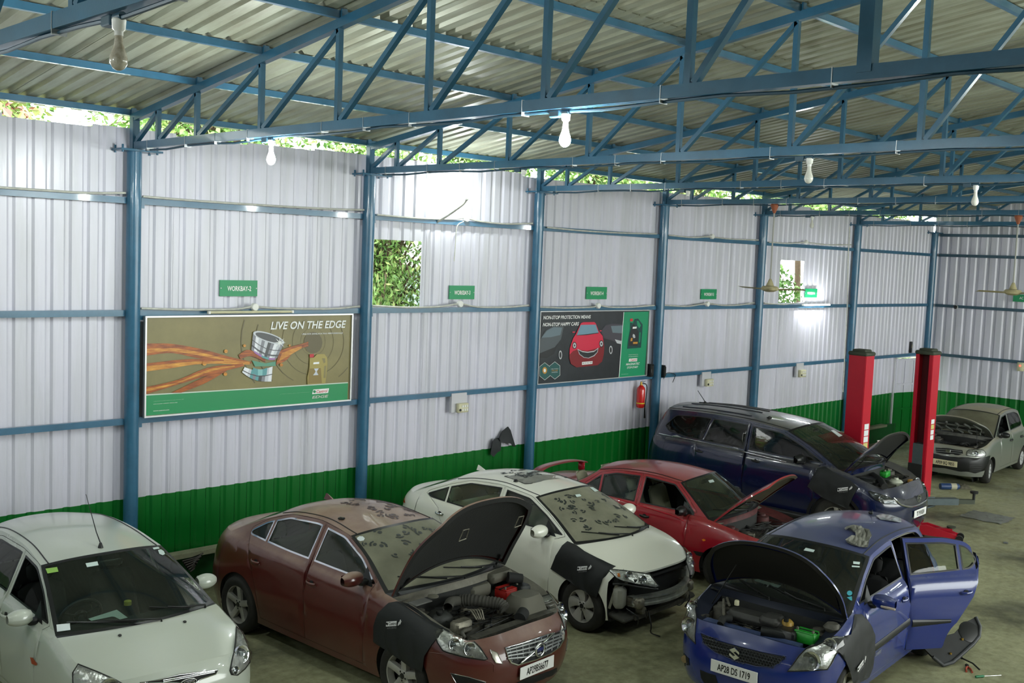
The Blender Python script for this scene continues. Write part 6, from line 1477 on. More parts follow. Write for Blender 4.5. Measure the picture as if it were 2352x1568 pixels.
B4 = lambda a, b, c, d: (lambda p, q: (p[0], p[1], q[0], q[1]))(*k4((a, b), (c, d)))
fit_text('LIVE ON THE EDGE', B4(1350,485,2080,575), L_(4), M_printwhite, bb, shear=.22, bold=.022); fit_text('UNLOCK EXHILARATING PERFORMANCE', B4(1652,600,2048,625), L_(4), M_printwhite, bb, shear=.2)
fit_text('CASTROL EDGE WITH FLUID TITANIUM.', B4(221,1245,514,1268), L_(4), M_printwhite, bb, 'small_print'); fit_text('STRONGER UNDER PRESSURE.', B4(221,1274,454,1296), L_(4), M_printwhite, bb, 'small_print'); fit_text('www.castrol.com', B4(218,1342,372,1364), L_(4), M_printwhite, bb, 'small_print')
fit_text("IT'S MORE THAN JUST OIL. IT'S LIQUID ENGINEERING.", B4(1443,1177,1728,1197), L_(4), M_printwhite, bb, 'small_print', .1)
flat(bb, k4((1762,1152),(1915,1140),(1905,1185),(1750,1197)), L_(3), M_printwhite, 'logo_panel'); fit_text('Castrol', B4(1792,1150,1900,1186), L_(4), mat('logo_red', (.5,.01,.02), .4), bb, 'logo_lettering', .2, .015); flat(bb, k4(*[(1774+14*math.cos(a*PI/6), 1172+14*math.sin(a*PI/6)) for a in range(12)]), L_(4), M_grn, 'logo_disc'); fit_text('EDGE', B4(1750,1202,1908,1240), L_(4), mat('silver_print', (.55,.58,.52), .3), bb, 'logo_lettering', .2, .02)
# dark poster
k6 = crop(1240, 700, 7.84)
M_pd = mat('poster_dark', (.030,.036,.042), .3, var=.35, vscale=2.5)
pb, _ = board('poster_board', 'dark poster of a red smiling car with NON-STOP lettering and green side panel', [(1241,716),(1491,713),(1481,862),(1233,880)], YB, M_pd, 'poster', .014)
def F6(pts, k, m, n): return flat(pb, k6(*pts), YB-.002-.0012*k, m, n)
M_pg = mat('poster_grey', (.075,.09,.10), .4); M_pg2 = mat('poster_grey_dark', (.015,.018,.02), .4); M_pgl = mat('poster_glass', (.13,.18,.21), .4); M_pr = mat('poster_red', (.62,.02,.06), .35); M_pr2 = mat('poster_red_dark', (.20,.01,.015), .35); M_ps = mat('poster_silver', (.5,.52,.54), .35)
F6([(1515,130),(1965,118),(1885,1268),(1425,1305)], 1, mat('poster_green', (.006,.27,.12), .35), 'printed_green_panel'); F6([(1508,130),(1517,130),(1430,1305),(1420,1306)], 2, M_printwhite, 'printed_line')
F6([(10,620),(100,470),(250,380),(430,390),(380,620),(300,720),(270,860),(100,900),(-10,890)], 2, M_pg, 'printed_grey_car'); F6([(30,590),(130,460),(250,400),(400,410),(370,540),(200,580)], 3, M_pgl, 'printed_car_glass'); F6([(0,870),(270,760),(300,720),(330,690),(260,880),(120,960),(0,950)], 3, M_pg2, 'printed_grey_car')
F6([(1100,470),(1180,370),(1300,340),(1490,350),(1470,700),(1400,690),(1300,640),(1150,600)], 2, mat('poster_violet', (.055,.05,.065), .4), 'printed_grey_car'); F6([(1280,380),(1490,370),(1480,510),(1310,500)], 3, M_pgl, 'printed_car_glass'); F6([(1350,620),(1470,650),(1465,705),(1390,690)], 3, M_ps, 'printed_car_lamp')
for q, r in (((1278,810),(30,75)),((370,900),(30,80))): F6([(q[0]+r[0]*math.cos(a*PI/8), q[1]+r[1]*math.sin(a*PI/8)) for a in range(16)], 4, M_ps, 'printed_car_wheel'); F6([(q[0]+r[0]*.6*math.cos(a*PI/8), q[1]+r[1]*.7*math.sin(a*PI/8)) for a in range(16)], 5, M_pg2, 'printed_car_wheel')
F6([(740,330),(780,312),(980,308),(1005,330),(1060,470),(1130,560),(1158,760),(1150,900),(1120,1020),(1040,1085),(660,1125),(560,1060),(530,960),(540,780),(600,600),(650,520)], 6, M_pr, 'printed_red_car'); F6([(530,900),(600,830),(680,800),(850,830),(1060,770),(1158,720),(1150,900),(1120,1020),(1040,1085),(660,1125),(560,1060),(530,960)], 7, M_pr2, 'printed_red_bumper')
F6([(735,360),(1005,355),(1058,500),(850,530),(665,545)], 8, mat('poster_sky_glass', (.16,.30,.38), .3), 'printed_windscreen'); F6([(665,545),(850,525),(1058,498),(1058,510),(850,542),(665,552)], 9, M_pg2, 'printed_wiper')
F6([(675,790),(760,830),(860,845),(980,825),(1055,770),(1040,850),(980,920),(880,962),(790,950),(710,890)], 9, M_ps, 'printed_smile_rim'); F6([(688,812),(770,850),(860,862),(975,845),(1045,790),(1030,850),(970,910),(875,952),(795,940),(722,885)], 10, M_pg2, 'printed_smile_grille')
for q in ((625,730),(1108,700)): F6([(q[0]+38*math.cos(a*PI/8), q[1]+64*math.sin(a*PI/8)) for a in range(16)], 10, M_pg2, 'printed_headlamp'); F6([(q[0]+28*math.cos(a*PI/8), q[1]+48*math.sin(a*PI/8)) for a in range(16)], 11, M_ps, 'printed_headlamp'); F6([(q[0]+12*math.cos(a*PI/6), q[1]+20*math.sin(a*PI/6)) for a in range(12)], 12, M_pg2, 'printed_headlamp')
F6([(585,482),(635,478),(635,498),(590,502)], 9, M_pr, 'printed_car_mirror'); F6([(1075,460),(1110,455),(1110,475),(1080,478)], 9, M_pr, 'printed_car_mirror')
F6([(760,1028),(950,1012),(945,1062),(758,1080)], 11, M_printwhite, 'printed_plate'); B6 = lambda a, b, c, d: (lambda p, q: (p[0], p[1], q[0], q[1]))(*k6((a, b), (c, d)))
fit_text('MH 01 BQ 1868', B6(770,1030,940,1062), YB-.018, M_ink, pb, 'plate_lettering'); fit_text('NON-STOP PROTECTION MEANS', B6(62,182,918,262), YB-.008, M_printwhite, pb, 'lettering', .15, .02); fit_text('NON-STOP HAPPY CARS', B6(54,308,704,388), YB-.018, M_printwhite, pb, 'lettering', .15, .02)
for dx, dy in ((88,1195),(270,1180)):
    hx = [(dx+(95 if a in (1,2,4,5) else 0)*(1 if a in (1,2) else -1 if a in (4,5) else 0), dy+[-160,-85,85,160,85,-85][a]) for a in range(6)]
    F6(hx, 8, M_printwhite, 'printed_hexagon_edge'); F6([(dx+(x-dx)*.95, dy+(y-dy)*.96) for x, y in hx], 9, mat('poster_teal', (.012,.09,.085), .4), 'printed_hexagon')
F6([(88+42*math.cos(a*PI/8), 1180+62*math.sin(a*PI/8)) for a in range(16)], 10, mat('poster_amber', (.5,.24,.03), .4), 'printed_oil_drop'); F6([(88+20*math.cos(a*PI/8), 1180+34*math.sin(a*PI/8)) for a in range(16)], 11, M_printwhite, 'printed_oil_drop')
fit_text('FORMS A POWERFUL', B6(200,1142,336,1162), YB-.016, M_printwhite, pb, 'small_print'); fit_text('FILM', B6(215,1168,320,1195), YB-.016, mat('poster_amber', (.5,.24,.03)), pb, 'small_print'); fit_text('OF PROTECTION', B6(212,1202,318,1222), YB-.016, M_printwhite, pb, 'small_print')
M_bd = mat('bottle_dark', (.006,.06,.055), .3); F6([(1575,790),(1590,640),(1625,440),(1680,330),(1710,255),(1770,245),(1850,350),(1845,480),(1820,770)], 5, M_bd, 'printed_oil_can'); F6([(1625,320),(1670,320),(1665,400),(1625,430)], 4, M_bd, 'printed_can_neck'); F6([(1625,248),(1675,245),(1675,295),(1625,298)], 6, mat('cap_red', (.5,.02,.03)), 'printed_cap'); F6([(1745,285),(1775,290),(1820,370),(1790,420),(1755,370)], 6, MATS['poster_green'], 'printed_handle_gap'); F6([(1795,495),(1815,495),(1805,670),(1785,680)], 6, MATS['poster_green'], 'printed_handle_gap')
F6([(1600,735),(1612,600),(1650,400),(1690,335),(1780,480),(1760,740)], 6, M_pg2, 'printed_label'); F6([(1675,395),(1745,390),(1740,425),(1670,430)], 7, M_printwhite, 'printed_label'); F6([(1680,668),(1762,665),(1758,700),(1678,702)], 7, mat('poster_amber', (.5,.24,.03)), 'printed_label'); F6([(1640,600),(1670,590),(1665,650),(1630,655)], 7, mat('poster_amber', (.5,.24,.03)), 'printed_label'); F6([(1680,520),(1710,540),(1720,590),(1690,600),(1670,560)], 7, M_ps, 'printed_label')
F6([(1608,968),(1755,958),(1748,1015),(1600,1022)], 4, M_printwhite, 'logo_panel'); fit_text('Castrol', B6(1632,966,1742,1012), YB-.009, mat('logo_red', (.5,.01,.02)), pb, 'logo_lettering', .2, .015); fit_text('MAGNATEC', B6(1550,1035,1800,1090), YB-.007, M_printwhite, pb, 'lettering', .25, .015); fit_text('STOP-START', B6(1568,1098,1770,1148), YB-.007, M_printwhite, pb, 'lettering', .15, .01)
fit_text("IT'S MORE THAN JUST OIL.", B6(1598,885,1770,908), YB-.007, M_printwhite, pb, 'small_print'); fit_text("IT'S LIQUID ENGINEERING.", B6(1598,918,1770,940), YB-.007, M_printwhite, pb, 'small_print'); fit_text('www.castrol.com', B6(1466,1236,1592,1254), YB-.007, M_printwhite, pb, 'small_print')
# workbay signs
for n_, (x0, y0, x1, y1) in zip('23456', ((504,644,591,680),(1031,656,1090,687),(1346,659,1394,687),(1609,664,1646,687),(1848,663,1877,683))):
    Y = WY+.09; a = at_y(x0, y1, Y); b = at_y(x1, y0, Y); r = empty('workbay_sign', (a.x, Y, a.z), 0, 'green wall sign reading WORKBAY-'+n_, 'sign', 'workbay signs'); w, h = b.x-a.x, b.z-a.z
    MB().box((w/2,0,h/2), (w,.012,h)).build('sign_plate', M_signgreen, r); fit_text('WORKBAY-'+n_, (x0+(x1-x0)*.21, y0+(y1-y0)*.36, x0+(x1-x0)*.84, y0+(y1-y0)*.67), Y-.009, M_printwhite, r, 'lettering', 0, .02)
    for sx in (.03, .97): MB().lathe([(.008,0),(.008,-.006),(0,-.007)], (w*sx,-.005,h/2), 'Y', 8).build('screw', M_steel, r)
p = at_x(2331, 692, XE-.09); r = empty('end_wall_sign', p, 0, 'green sign on the end wall behind the far fan', 'sign'); MB().box((0,-.35,.09), (.012,.8,.19)).build('sign_plate', M_signgreen, r); text('AC SERVICE', .09, M_printwhite, r, frame_m((-.009,-.30,.09), (0,-1,0), (0,0,1)), 'lettering', .8, 0, .01)
# conduit pipes along the girts with round junction boxes
def conduit(pts, Y, lab, z_off=0, r=.014, boxes=()):
    P = [at_y(x, y, Y) for x, y in pts]; o = empty('conduit_pipe', P[0], 0, lab, 'pipe', 'plastic conduit pipes'); C3 = smooth_curve([p-P[0] for p in P], 8*len(P))
    MB().tube(C3, r, 7).build('pipe', M_pvc, o, 60)
    for q in boxes: c = at_y(*q, Y-.01)-P[0]; MB().lathe([(.05,.03),(.05,-.02),(.044,-.028),(0,-.03)], c, 'Y', 18).build('junction_box', M_white, o, 40)
YC = WY+.0
conduit([(-20,429),(100,437),(200,443),(288,443)], YC, 'pale pipe on the top girt over the white hatchback'); conduit([(328,451),(450,461),(600,471),(760,480),(836,482)], YC, 'pale pipe on the top girt over the gold billboard'); conduit([(866,493),(960,501),(1040,503),(1068,500),(1100,508),(1160,514),(1223,513)], YC, 'pale pipe on the top girt by the wall bulb', boxes=[(1071,502)])
conduit([(1256,522),(1340,530),(1430,535),(1508,537)], YC, 'pale pipe on the top girt over the dark poster'); conduit([(1536,540),(1590,545),(1632,543),(1636,544),(1680,549),(1742,551)], YC, 'pale pipe on the top girt over the fifth sign', boxes=[(1636,543)]); conduit([(1766,556),(1810,559),(1852,557),(1900,562),(1955,562)], YC, 'pale pipe on the top girt over the small opening', boxes=[(1852,556)])
conduit([(324,708),(430,711),(540,710),(583,704),(640,708),(760,709),(826,703)], YC, 'pale pipe along the top of the gold billboard', boxes=[(585,705)]); conduit([(856,702),(940,706),(1010,704),(1056,698),(1100,705),(1170,705),(1214,701)], YC, 'pale pipe under the third workbay sign', boxes=[(1057,698)]); conduit([(1240,705),(1300,707),(1360,705),(1374,701),(1400,705),(1450,705),(1503,701)], YC, 'pale pipe along the top of the dark poster', boxes=[(1374,702)]); conduit([(1526,701),(1580,703),(1624,697),(1660,701),(1700,700),(1732,695)], YC, 'pale pipe under the fifth workbay sign', boxes=[(1625,698)]); conduit([(1755,696),(1800,699),(1838,694),(1846,692)], YC, 'pale pipe leading to the lit tube')
conduit([(1065,508),(1050,520),(1046,560),(1043,600)], WY-.03, 'thin drop pipe above the third workbay sign', r=.008); conduit([(1952,520),(1948,600),(1946,700),(1940,820),(1936,900)], WY-.03, 'thin upright pipe beside the column behind the lift')
# switch boards
M_board = mat('grey_board', (.55,.55,.58), .5)
def switchboard(bx, sx, lab):
    a = at_y(bx[0], bx[3], WY-.0); b = at_y(bx[2], bx[1], WY-.0); r = empty('switch_board', (a.x, WY, a.z), 0, lab, 'switch', 'switch boards on the low girt'); w, h = b.x-a.x, b.z-a.z
    MB().box((w/2,.03,h/2), (w,.05,h)).build('mounting_board', M_board, r)
    c = at_y(sx[0], sx[3], WY)-r.location; d = at_y(sx[2], sx[1], WY)-r.location; w2, h2 = d.x-c.x, d.z-c.z; bx_ = MB().rbox((c.x+w2/2,-.03,c.z+h2/2), (w2,.07,h2), .01).build('switch_box', M_cream, r, 40)
    for i in range(3):
        for j in range(2): MB().box((c.x+w2*(.38+.22*i),-.068,c.z+h2*(.3+.4*j)), (w2*.13,.012,h2*.24)).build('switch_rocker', M_white, bx_)
    MB().lathe([(w2*.1,0),(w2*.1,-.006),(0,-.006)], (c.x+w2*.15,-.064,c.z+h2*.3), 'Y', 12).build('socket', M_ink, bx_)
switchboard((1037,901,1073,948), (1047,924,1071,947), 'cream switch box on a grey board under the third workbay sign'); switchboard((1612,853,1634,887), (1618,869,1634,887), 'cream switch box on a grey board under the fifth workbay sign'); switchboard((1829,833,1847,866), (1833,848,1847,866), 'cream switch box on a grey board by the lift')
p = at_x(2344, 842, XE-.08); r = empty('control_box', p, 0, 'cream control box with a glowing red lamp on the end wall', 'switch'); MB().rbox((0,0,0), (.08,.16,.22), .012).build('box_body', M_cream, r, 40); MB().lathe([(.022,0),(.02,.012),(0,.016)], (-.04,0,.03), 'X', 12, rot=Matrix.Rotation(PI,3,'Z')).build('indicator', mat('red_lamp', (1,.05,.03), .3, emit=(1,.05,.03), estr=4), r)
# fire extinguisher
p = at_y(1472, 905, WY-.02); r = empty('fire_extinguisher', (p.x, WY-.02, at_y(1470,936,WY-.02).z), 0, 'red fire extinguisher hung on the wall by the dark poster', 'extinguisher'); H_ = .42
MB().lathe([(0,0),(.06,.0),(.075,.02),(.08,.05),(.08,.34),(.07,.38),(.035,.42),(.028,.43)], n=24).build('cylinder', mat('extinguisher_red', (.55,.015,.012), .25, coat=.5), r, 40)
MB().lathe([(.028,.42),(.03,.44),(.02,.47),(.02,.50),(0,.5)], n=12).build('valve', mat('brass', (.45,.28,.06), .35, .8), r, 40); b = MB(); b.bar((0,0,.49), (-.02,-.12,.52), .022, .012); b.bar((0,0,.47), (.0,-.11,.45), .02, .01); b.build('lever', M_steel, r)
MB().tube(smooth_curve([(.02,-.02,.47),(.1,-.05,.42),(.10,-.05,.2),(.085,-.04,.0)], 14), .01, 7).build('hose', M_rubber, r, 60); MB().tube([(.085,-.04,.0),(.11,-.03,-.2)], [.012,.02], 8).build('nozzle', M_trim, r, 60)
MB().lathe([(.0815,.08),(.0815,.10)], n=24).build('yellow_band', mat('yellow_band', (.7,.5,.02), .4), r, 40); b = MB(); b.grid(lambda u, v: Vector((.0815*math.cos(-.5+.7*u-PI/2+1), .0815*math.sin(-.5+.7*u-PI/2+1), .15+.16*v)), 6, 2); b.build('paper_label', mat('label_yellow', (.6,.45,.1), .5), r, 60)
# black boxes clipped on both sides of the fourth column and loose cable
for q, lab in (((1492,850),'small black speaker box on the poster side of a column'), ((1521,852),'thin black box on the far side of the extinguisher column')):
    p = at_y(*q, WY-.02); r = empty('black_box', p, 0, lab, 'speaker'); MB().rbox((0,0,0), (.10 if q[0] < 1500 else .05,.14,.24), .012).build('case', M_trim, r, 40); MB().box((.0,-.072,0), (.05,.004,.18)).build('grille_cloth', M_dark, r)
p = at_y(1530, 858, WY-.01); r = empty('loose_cable', p, 0, 'short black cable looped along the low girt', 'cable'); MB().tube(smooth_curve([at_y(*q, WY-.01)-p for q in ((1524,870),(1530,858),(1540,856),(1551,860),(1549,868),(1545,878))], 26), .006, 6).build('cable_loop', M_ink, r, 60)
# black rag snagged on the wall
p = at_y(1160, 981, WY+.06); r = empty('black_rag', p, 0, 'torn black rag hanging on the wall above the green band', 'rag'); b = MB()
def rag(pts, s):
    P = [at_y(960+x/7.128, 860+y/7.128, WY+.04)-p for x, y in pts]; v, f = cdt([[(q.x, q.z) for q in P]], [(sum(q.x for q in P)/len(P), sum(q.z for q in P)/len(P))]); pk = [(q.x, q.z) for q in P]
    f = [t for t in f if in_poly(sum((v[i] for i in t), Vector((0,0)))/len(t), pk)]; V = [Vector((a[0], -.03-.03*math.sin(a[0]*25+s)-.02*math.cos(a[1]*20), a[1])) for a in v]
    b.add(V+[q+Vector((0,.012,0)) for q in V], [tuple(t) for t in f]+[tuple(i+len(V) for i in t[::-1]) for t in f])
rag([(1450,845),(1480,900),(1590,1180),(1550,1175),(1510,1130),(1440,1110),(1360,1110),(1320,1040),(1390,930)], 0); rag([(1245,1055),(1320,1040),(1420,1060),(1440,1110),(1370,1110),(1360,1240),(1290,1280),(1230,1345),(1195,1300),(1190,1230),(1215,1100)], 1.5); b.build('cloth', mat('black_cloth', (.02,.024,.026), .7), r, 60)
# ceiling fans
def fan(px, y0, yb, X, lab, blades=(0.2,)):
    b_ = at_x(px, yb, X); top = 5.53-.05; r = empty('ceiling_fan', (X, b_.y, b_.z), 0, lab, 'fan', 'ceiling fans'); mm = mat('fan_cream', (.50,.44,.25), .5, var=.3, vscale=8); L = top-b_.z
    MB().tube([(0,0,.12),(0,0,L)], .014, 8).build('down_rod', mat('rod_grey', (.35,.35,.32), .5), r); MB().lathe([(.02,L-.16),(.075,L-.02),(.06,L),(.0,L)], n=16).build('upper_canopy', mat('rust_canopy', (.33,.10,.05), .6), r, 40)
    MB().lathe([(.07,.06),(.05,.11),(.02,.18),(.0,.18)], n=16).build('lower_canopy', mm, r, 40); MB().lathe([(0,-.05),(.07,-.045),(.14,-.015),(.15,.02),(.13,.05),(.06,.06),(0,.06)], n=24).build('motor_housing', mm, r, 40)
    for a in blades:
        R = Matrix.Rotation(a, 3, 'Z'); b = MB(); b.grid(lambda u, v: R @ Vector((.13+.52*u, (v-.5)*(.08+.06*u), .0+.03*(v-.5)+.012*u)), 8, 2); b.build('blade', mm, r, 60); MB().bar(R @ Vector((.1,0,.005)), R @ Vector((.2,0,.005)), .03, .006).build('blade_arm', mm, r)
p = at_x(1768, 660, 17.6); fan(1768, 480, 664, 16.24, 'cream ceiling fan hanging before the small wall opening', (-.62, 1.47, 3.57)); fan(2326, 510, 672, 19.72, 'cream ceiling fan hanging before the end wall', (.3, 2.4, 4.5))
# ================================================================== door in the corner
dr = struct(empty('door_1', (DOOR0, WS, 0))); dm = M_sheet
for c, d in (((.02,0,1.09),(.05,.07,2.18)),((1.48,0,1.09),(.05,.07,2.18)),((.75,0,2.16),(1.5,.07,.05))): MB().box(c, d).build('door_frame', M_board, dr)
lf = struct(empty('door_2', (DOOR0+.06, WS-.02, 0), math.radians(-12)))
b = MB(); b.box((.56,0,1.08), (1.10,.012,2.1)); b.build('door_skin', dm, lf)
for c, d in (((.02,-.02,1.08),(.05,.03,2.1)),((1.09,-.02,1.08),(.05,.03,2.1)),((.56,-.02,2.1),(1.1,.03,.05)),((.56,-.02,1.45),(1.1,.03,.05)),((.56,-.02,.8),(1.1,.03,.05)),((.56,-.02,.05),(1.1,.03,.05)),((.38,-.016,1.08),(.02,.02,2.1)),((.74,-.016,1.08),(.02,.02,2.1))): MB().box(c, d).build('door_rail', dm, lf)
p = at_y(2092, 797, WS-.03); r = empty('door_alarm', p, 0, 'slim black alarm box above the narrow door', 'alarm'); MB().rbox((0,0,0), (.10,.05,.30), .01).build('case', M_trim, r, 40); MB().rbox((0,-.03,.03), (.05,.015,.10), .004).build('sensor', M_alu, r)
p = at_x(2195, 705, XE-.1); r = empty('wall_camera', p, 0, 'small round security camera on the end wall girt', 'camera'); MB().lathe([(.05,0),(.05,-.03),(.035,-.05),(0,-.06)], axis='X', n=16).build('dome', M_trim, r, 40); MB().lathe([(.055,.02),(.055,0)], axis='X', n=16).build('mount', M_white, r, 40)
# ================================================================== two-post lift
M_lift = mat('lift_red', (.50,.010,.028), .38, var=.1); M_liftgrey = mat('lift_grey', (.085,.115,.12), .45, var=.2, vscale=6); M_cap2 = mat('lift_cap', (.045,.055,.035), .6)
PR = Vector((19.54, 8.44, 0)); PL = Vector((17.86, 8.92, 0))
def post(loc, rz, lab):
    r = empty('lift_post', loc, rz, lab, 'lift', 'lift posts'); h = 2.88; w, d = .32, .28
    MB().box((0, d/2, h/2), (w, .02, h)).build('post_back', M_lift, r)
    for s in (-1, 1): MB().box((s*w/2, 0, h/2), (.02, d, h)).build('post_side', M_lift, r); MB().box((s*(w/2-.03), -d/2, h/2), (.06, .02, h)).build('post_lip', M_lift, r)
    MB().box((0, d*.35, h/2), (w*.9, .01, h)).build('post_inside', mat('lift_red_shaded', (.10,.008,.012), .6), r)  # darker copy of the post red puts the channel's shade into the colour
    MB().rbox((0,0,h+.03), (w+.05,d+.06,.07), .02).build('post_cap', M_cap2, r, 40); MB().rbox((0,0,h+.08), (w-.06,d-.04,.05), .015).build('cap_top', M_cap2, r, 40)
    MB().box((0,0,.01), (.5,.42,.02)).build('base_plate', M_liftgrey, r)
    return r
lp = post(PR, math.radians(268), 'red lift post showing its dark open channel and grey carriage')
MB().box((0,-.05,.98), (.20,.2,.42)).build('carriage', M_liftgrey, lp); MB().box((-.02,-.17,.50), (.27,.03,.62)).build('rubber_guard', M_rubber, lp)
for k in range(4): MB().box((.172, .02, 1.62-.1*k), (.004,.12,.085)).build('warning_label', M_paper if k != 1 else mat('yellow_label', (.6,.55,.2), .5), lp)
f0 = PL
lp2 = post(PL, math.radians(88), 'red lift post with closed back and printed labels, nearer the wall')
for k in range(5): MB().box((-.172, -.02, 1.60-.115*k), (.004,.15,.10)).build('warning_label', M_paper if k not in (3,) else mat('yellow_label', (.6,.55,.2)), lp2)
# swing arm of the near post, lying low (a part of that post)
a1 = at_z(2236, 1152, .12); LI = (Matrix.Translation(lp.location) @ Matrix.Rotation(lp.rotation_euler.z, 4, 'Z')).inverted()
def arm(a, b, par, z=.13):
    a, b = LI @ Vector(a), LI @ Vector(b); d = b-a; Z_ = Vector((0,0,z))
    o = MB().bar(a+Z_, a+d*.72+Z_, .14, .12).build('swing_arm', M_liftgrey, par); MB().bar(a+d*.68+Z_, b+Vector((0,0,z-.01)), .09, .08).build('arm_extension', M_cap2, o)
    MB().lathe([(.025,z-.02),(.025,z+.14),(.07,z+.15),(.075,z+.19),(0,z+.19)], b, 'Z', 16).build('lifting_pad', M_rubber, o, 40); MB().lathe([(.07,.02),(.07,z+.1),(0,z+.1)], a, 'Z', 16).build('pivot', M_liftgrey, o, 40)
    MB().bar(a+Vector((0,0,z+.07)), a+d*.35+Vector((0,0,z+.07)), .02, .03).build('arm_rib', M_liftgrey, o)
arm((PR.x-.34, PR.y-.06, 0), (a1.x, a1.y, 0), lp)
# lock lever on the post
MB().lathe([(.04,-.03),(.05,0),(.03,.04),(0,.05)], (.2,-.05,.22), 'X', 12).build('lock_release', M_red, lp, 40)
# soap bottle on a black stand by the far post
sp_ = at_z(1996, 1010, .9); r = empty('soap_bottle', (f0.x+.40, f0.y-.22, 1.0), 0, 'clear pump bottle beside the closed lift post', 'bottle'); MB().lathe([(.0,0),(.045,.0),(.05,.02),(.05,.20),(.03,.23),(.015,.24)], n=16).build('bottle_body', mat('milky_bottle', (.6,.62,.6), .25), r, 40); MB().lathe([(.018,.24),(.018,.27),(.006,.28),(.006,.31)], n=10).build('pump_stem', M_white, r, 40); MB().box((.02,0,.315), (.07,.02,.015)).build('pump_nozzle', M_white, r)
r = empty('tool_stand', (f0.x+.40, f0.y-.22, 0), 0, 'black stand under the pump bottle by the lift', 'stand'); MB().rbox((0,0,.97), (.30,.22,.06), .01).build('stand_tray', M_trim, r, 40)
for sx in (-.11,.11):
    for sy in (-.08,.08): MB().tube([(sx,sy,0),(sx,sy,.95)], .012, 8).build('leg', M_trim, r)
# ================================================================== floor clutter
def fz(x, y): p = at_z(x, y); return Vector((p.x, p.y, 0))
# trolley jack behind the blue hatchback
a = fz(2135, 1233); b_ = fz(2204, 1243); dirv = (b_-a); L = 1.0; dirv.normalize(); r = empty('trolley_jack', b_, math.atan2(dirv.y, dirv.x), 'red trolley jack behind the blue hatchback', 'jack')
for s in (-1, 1): b = MB(); b.prism([(-.62,.05),(-.62,.20),(-.52,.22),(-.22,.16),(0,.10),(.02,.05)], lambda u, v, d: Vector((u, d, v)), s*.10-.012, s*.10+.012); b.build('side_frame', M_lift, r, recalc=True)
MB().box((-.32,0,.09), (.5,.18,.04)).build('jack_bed', M_lift, r); MB().bar((-.5,0,.13), (-.12,0,.19), .1, .04).build('jack_lift_bar', M_lift, r); MB().lathe([(.03,.17),(.03,.20),(.07,.205),(.075,.23),(0,.23)], (-.14,0,0), 'Z', 16).build('jack_saddle', M_cap2, r, 40)
for s in (-1, 1): MB().lathe([(.06,-.025),(.06,.025)], (-.0,s*.11,.06), 'Y', 16).build('front_wheel', M_trim, r, 40); MB().lathe([(.04,-.02),(.04,.02)], (-.58,s*.08,.04), 'Y', 14).build('rear_castor', M_trim, r, 40)
# leaning door trim panel by the open door
base = fz(2165, 1530); r = empty('door_trim_panel', base, math.radians(0), 'black inner door trim panel leaning under the blue open door', 'car part')
pl = [(2215,1430),(2238,1418),(2248,1440),(2246,1462),(2232,1480),(2210,1500),(2185,1522),(2164,1529),(2140,1510),(2120,1490),(2112,1475),(2150,1465),(2190,1455)]
nrm = Vector((-.5,-.62,.55)).normalized(); o0 = base+Vector((0,0,.0))
def onpl(px, py, k=0): d = ray(px, py); t = ((o0-CAM).dot(nrm))/d.dot(nrm); return CAM+d*t+nrm*k-base
P = [onpl(*q) for q in pl]; nP = len(P); b = MB(); b.add([p for p in P]+[p+nrm*.03 for p in P], [tuple(range(nP)), tuple(range(2*nP-1, nP-1, -1))]+[(i, (i+1) % nP, nP+(i+1) % nP, nP+i) for i in range(nP)]); b.build('trim_shell', mat('trim_grey', (.018,.02,.02), .6, var=.3, vscale=8), r, recalc=True)
MB().tube([p+nrm*.03 for p in P[1:9]], .022, 8).build('trim_rib', mat('trim_edge', (.05,.053,.056), .5), r, 60)
for q in ((2207,1471),(2180,1504)): MB().lathe([(.014,0),(.014,.02),(0,.022)], onpl(*q, .035), 'Z', 8).build('clip', mat('brass', (.45,.28,.06)), r)
MB().lathe([(.11,0),(.12,.015),(.10,.02)], onpl(2222,1452,.02), 'Z', 20, rot=nrm.to_track_quat('Z','Y').to_matrix()).build('speaker_ring', M_trim, r, 50)
# pliers, bar, screwdriver
p = fz(2222, 1533); r = empty('combination_pliers', p, .5, 'pliers with orange-gripped handles on the concrete floor', 'pliers'); og = mat('orange_grip', (.35,.06,.03), .5)
for s in (-1, 1): MB().tube(smooth_curve([(.0,0,.012),(-.07,s*.025,.014),(-.16,s*.03,.012)], 8), .011, 8).build('handle', og, r, 60); MB().tube([(.0,0,.012),(.05,s*.012,.014),(.09,-s*.002,.012)], [.012,.010,.005], 8).build('jaw', M_dark, r, 60)
p = fz(2218, 1522); r = empty('steel_bar', p, 0, 'short dark steel bar lying across the pliers', 'tool'); e = fz(2203, 1512)-p; f_ = fz(2250, 1540)-p; MB().tube([e+Vector((0,0,.02)), f_*.5+Vector((0,0,.04)), f_+Vector((0,0,.012))], .009, 8).build('shaft', M_dark, r, 60); MB().tube([e+Vector((0,0,.02)), e*.6+Vector((0,0,.025))], .014, 8).build('grip', M_trim, r, 60)
a = fz(2240, 1557); b_ = fz(2299, 1552); d = b_-a; r = empty('screwdriver', a, math.atan2(d.y, d.x), 'green-handled screwdriver lying on the concrete floor', 'screwdriver'); L = d.length; MB().lathe([(.0,0),(.012,.003),(.015,.03),(.012,.06),(.014,.1),(.008,.115)], (0,0,.016), 'X', 10).build('handle', mat('green_handle', (.01,.16,.06), .35), r, 50); MB().tube([(.11,0,.016),(L,0,.008)], .005, 8).build('blade', M_chrome, r, 60)
